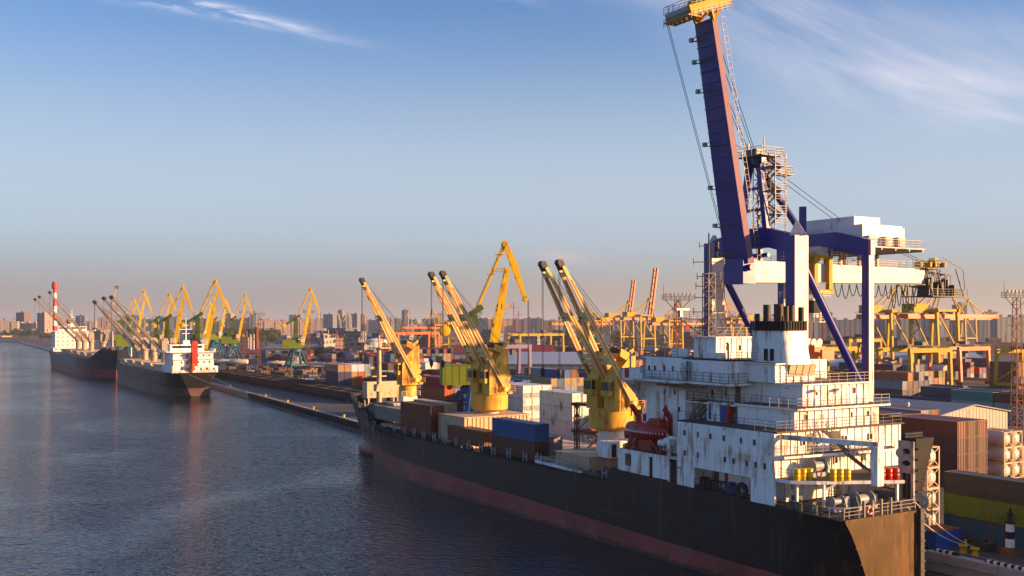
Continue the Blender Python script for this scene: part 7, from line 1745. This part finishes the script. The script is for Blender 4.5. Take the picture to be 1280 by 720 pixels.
while px < 1290:
    Y_ = rnd.uniform(1250, 1600); tall = rnd.random() < .35; h = rnd.uniform(36, 48) if tall else rnd.uniform(27, 33); w = rnd.uniform(10, 15) if tall else rnd.uniform(24, 48)
    building(px+w/2, w, Y_, h, rnd.choice(['grey', 'blue-grey', 'blue-grey', 'white', 'grey']), zE, 2, rot=rnd.uniform(-.15, .15)); px += w*rnd.uniform(.72, .95)
# nearer industrial buildings
for px, w, Y_, h, c_, f in ((412, 11, 820, 12, 'brick', 3), (401, 9, 760, 13, 'white', 3), (444, 24, 700, 11, 'cream', 3), (425, 60, 1100, 15, 'grey', 3), (392, 26, 860, 12, 'grey', 3), (470, 26, 900, 12, 'blue-grey', 3), (500, 24, 980, 12, 'white', 3), (533, 26, 900, 12, 'brick', 3), (570, 26, 820, 11, 'tan', 3), (610, 30, 1050, 14, 'grey', 3), (655, 34, 980, 12, 'cream', 3), (700, 34, 1080, 13, 'brick', 3), (740, 30, 900, 11, 'blue-grey', 3), (355, 22, 950, 9, 'white', 3), (300, 20, 1000, 10, 'tan', 3), (272, 20, 1100, 10, 'cream', 3), (240, 24, 1250, 12, 'white', 3), (205, 30, 1300, 12, 'grey', 3), (170, 26, 1350, 12, 'cream', 3), (118, 20, 1500, 13, 'tan', 3), (480, 12, 640, 9, 'brick', 3), (780, 34, 1000, 13, 'grey', 3), (820, 30, 1100, 12, 'cream', 3), (860, 26, 980, 12, 'brick', 3), (1010, 30, 800, 10, 'brick', 3), (1060, 34, 760, 9, 'tan', 3), (1100, 40, 900, 11, 'brick', 3), (1180, 50, 850, 9, 'brown', 3), (1250, 40, 800, 9, 'brick', 3), (640, 26, 760, 8, 'white', 3), (590, 30, 720, 8, 'blue-grey', 3), (690, 30, 720, 8, 'tan', 3)):
    building(px, w, Y_, h, c_, zI, f, kind='works building', name='works_building', rot=rnd.uniform(-.4, .1))
finish_city()
# storage tank, chimneys, red lattice masts
q = MB(); q.lathe((0, 0, 0), [(9, 0), (9, 11), (8.2, 12.2), (5.5, 13.2), (.5, 13.8)], 24); q.lathe((0, 0, 0), [(9.08, 5.4), (9.08, 5.6)], 24)
th = thing('storage_tank', 'white round storage tank behind the single deck crane', 'tank', ((470-640)/1280*760, 760, QZ)); q.build('shell', MT['cleanwhite'], th, True)
q = MB(); q.rail([(9.0*math.cos(a/3), 9.0*math.sin(a/3), 11) for a in range(10, 19)], 1.1, 2, .1); q.build('roof_rail', MT['grey'], th)
CH_O = ((68.5-640)/1280*1100, 1100, QZ); th = thing('chimney', 'tall red and white banded chimney at the far left', 'chimney', CH_O); r_ = lambda z: 2.5-.9*z/64
for k in range(9):
    q = MB(); z0, z1 = k*7.1, (k+1)*7.1; q.lathe((0, 0, 0), [(r_(z0), z0), (r_(z1), z1-.01)], 16); q.build('red_band' if k % 2 == 0 else 'white_band', MT['red' if k % 2 == 0 else 'cleanwhite'], th, True)
q = MB(); q.lathe((0, 0, 0), [(1.6, 61), (3.1, 61.5), (3.1, 66.5), (2.4, 67), (2.4, 69)], 16); q.build('chimney_head', MT['red'], th, True)
for k, (px, Y_, h, r0, m_, lab) in enumerate(((327 - 6, 980, 20, 1.6, 'rusty', 'dark red brick chimney behind the lone jib crane'), (313, 900, 14, .8, 'concrete_pale', 'thin pale chimney, left of a pair near the dark red one'), (317, 905, 14, .8, 'concrete_pale', 'thin pale chimney, right of a pair near the dark red one'))):
    q = MB(); q.lathe((0, 0, 0), [(r0*1.2, 0), (r0, h), (r0*1.1, h+.1), (r0*1.1, h+.8)], 12); o = q.build('chimney', MT[m_], None, True); o.location = ((px-640)/1280*Y_, Y_, QZ); tag(o, lab, 'chimney', 'chimneys of the far yard')
for k, (px, h) in enumerate(((642, 62), (627, 48), (648, 46))):
    q = MB(); q.lattice((0, 0, 0), (0, 0, h), 3.2, 12, .5, w2=1.2); q.bar((-5, 0, h*.82), (9, 0, h*.86), .8); o = q.build('tower_crane', MT['red'], None); o.location = ((px-640)/1280*1900, 1900, QZ)
    tag(o, f'far red lattice tower on the skyline right of the big jib crane, {["tallest","leftmost","rightmost"][k]} of three', 'lattice tower', 'far red lattice towers')
q = MB()
for k, (px, Y_, h) in enumerate(((475-48, 1500, 40), (1088, 1900, 50), (1136, 1900, 46), (402, 1400, 40), (440, 1400, 42), (516, 1700, 50))):
    q = MB(); q.bar((0, 0, 0), (0, 0, h*.35), 2.5); q.bar((0, 0, h*.3), (-5, 0, h*.95), 1.5); q.bar((-5, 0, h*.95), (-12, 0, h*.62), 1.3); q.bar((0, 0, h*.6), (-5, 0, h*.95), .8); q.box(-2, 6, -2, 2, h*.3, h*.42)
    o = q.build('jib_crane', MT['tank'], None); o.location = ((px-640)/1280*Y_, Y_, QZ)
    tag(o, f'tiny pale dockside crane on the far skyline, {ORD[[3,4,5,0,2,3][k] if k else 1]} from left', 'portal crane', 'tiny far dockside cranes')
# ------------------------------------------------------------------ trees
def tree_mesh(seed, h):
    r = random.Random(seed); t_ = MB(); t_.tube((0, 0, 0), (0, 0, h*.45), h*.03, h*.018, 7)
    for k in range(5):
        a = k*1.26+r.random(); t_.tube((0, 0, h*(.28+.05*k)), (math.cos(a)*h*.2, math.sin(a)*h*.2, h*(.5+.07*k)), h*.014, h*.005, 5)
    c_ = MB()
    lobes = [(r.uniform(-.2, .2)*h, r.uniform(-.2, .2)*h, r.uniform(.4, .86)*h, r.uniform(.13, .22)*h) for _ in range(10)]
    for lx, ly, lz, lr in lobes:
        for _ in range(60):
            d = Vector((r.gauss(0, 1), r.gauss(0, 1), r.gauss(0, .8))).normalized()*lr*r.uniform(.45, 1.08); p = Vector((lx, ly, lz))+d; s_ = h*r.uniform(.018, .042)
            u = Vector((r.gauss(0, 1), r.gauss(0, 1), r.gauss(0, 1))).normalized(); w_ = u.orthogonal().normalized(); x_ = u.cross(w_)
            c_.add([p+w_*s_, p+x_*s_, p-w_*s_, p-x_*s_], [(0, 1, 2, 3)])
    a = t_.mesh('trunk'); a.materials.append(MT['bark']); b2 = c_.mesh('crown'); b2.materials.append(MT['leaf']); return a, b2
TM = [tree_mesh(k, 12) for k in range(4)]
tr_i = {}
def tree(px, Y_, sc_, zone):
    X = (px-640)/1280*Y_; a, b2 = rnd.choice(TM); i = tr_i.get(zone, 0); tr_i[zone] = i+1
    th = thing('tree', f'dark leafy tree, {ordw(i+1)} from left in the clump {zone}', 'tree', (X, Y_, QZ), rnd.uniform(0, 6), 'trees '+zone); th.scale = (sc_*rnd.uniform(.9, 1.3),)*2+(sc_,)
    for nm, me in (('trunk', a), ('crown', b2)): o = bpy.data.objects.new(nm, me); C.objects.link(o); o.parent = th
for i in range(14): tree(18+i*2.4, rnd.uniform(1500, 1640), rnd.uniform(1.0, 1.5), 'on the far left shore')
for i in range(9): tree(4+i*1.7, rnd.uniform(1650, 1700), rnd.uniform(.7, 1.1), 'at the picture\'s left shoreline')
for i in range(28): tree(284+i*2.3, rnd.uniform(1050, 1150), rnd.uniform(1.2, 1.7), 'behind the distant crane row')
for i in range(12): tree(380+i*2.3, rnd.uniform(690, 715), rnd.uniform(.6, .8), 'below the lone jib crane\'s works')
for i in range(5): tree(419+i*2.2, rnd.uniform(850, 870), rnd.uniform(1.0, 1.3), 'behind the brick works building')
for i in range(10): tree(150+i*8, rnd.uniform(1400, 1500), rnd.uniform(.9, 1.3), 'behind the grey ship\'s cranes')
for i in range(8): tree(52+i*2.2, rnd.uniform(1350, 1400), rnd.uniform(.7, 1.0), 'at the foot of the banded chimney')
# far green mass at the horizon
q = MB(); r2 = random.Random(3)
for k in range(5200):
    X = r2.uniform(-2400, 2400); Y_ = r2.uniform(3350, 3500); z = abs(r2.gauss(0, 11)); s_ = r2.uniform(3, 7); u = Vector((r2.gauss(0, 1), r2.gauss(0, 1), r2.gauss(0, 1))).normalized(); w_ = u.orthogonal().normalized(); x_ = u.cross(w_); p = Vector((X, Y_, QZ+z))
    q.add([p+w_*s_, p+x_*s_, p-w_*s_, p-x_*s_], [(0, 1, 2, 3)])
tag(q.build('distant_woods', MT['leaf'], None), 'dark wooded belt along the far horizon behind the city blocks', 'woods', kind='stuff')

# ------------------------------------------------------------------ air over the harbour
hm = bpy.data.materials.new('haze_air'); hm.use_nodes = True; ht = hm.node_tree; ht.nodes.clear()
vp = N(ht, 'ShaderNodeVolumePrincipled'); vp.inputs['Color'].default_value = (0.66, 0.74, 0.90, 1); vp.inputs['Density'].default_value = HAZE; vp.inputs['Anisotropy'].default_value = 0.15
N(ht, 'ShaderNodeOutputMaterial', i_Volume=vp.outputs[0])
q = MB(); q.box(-7050, 7050, -310, 9600, -2.2, 92); tag(q.build('haze', hm, None), kind='stuff')
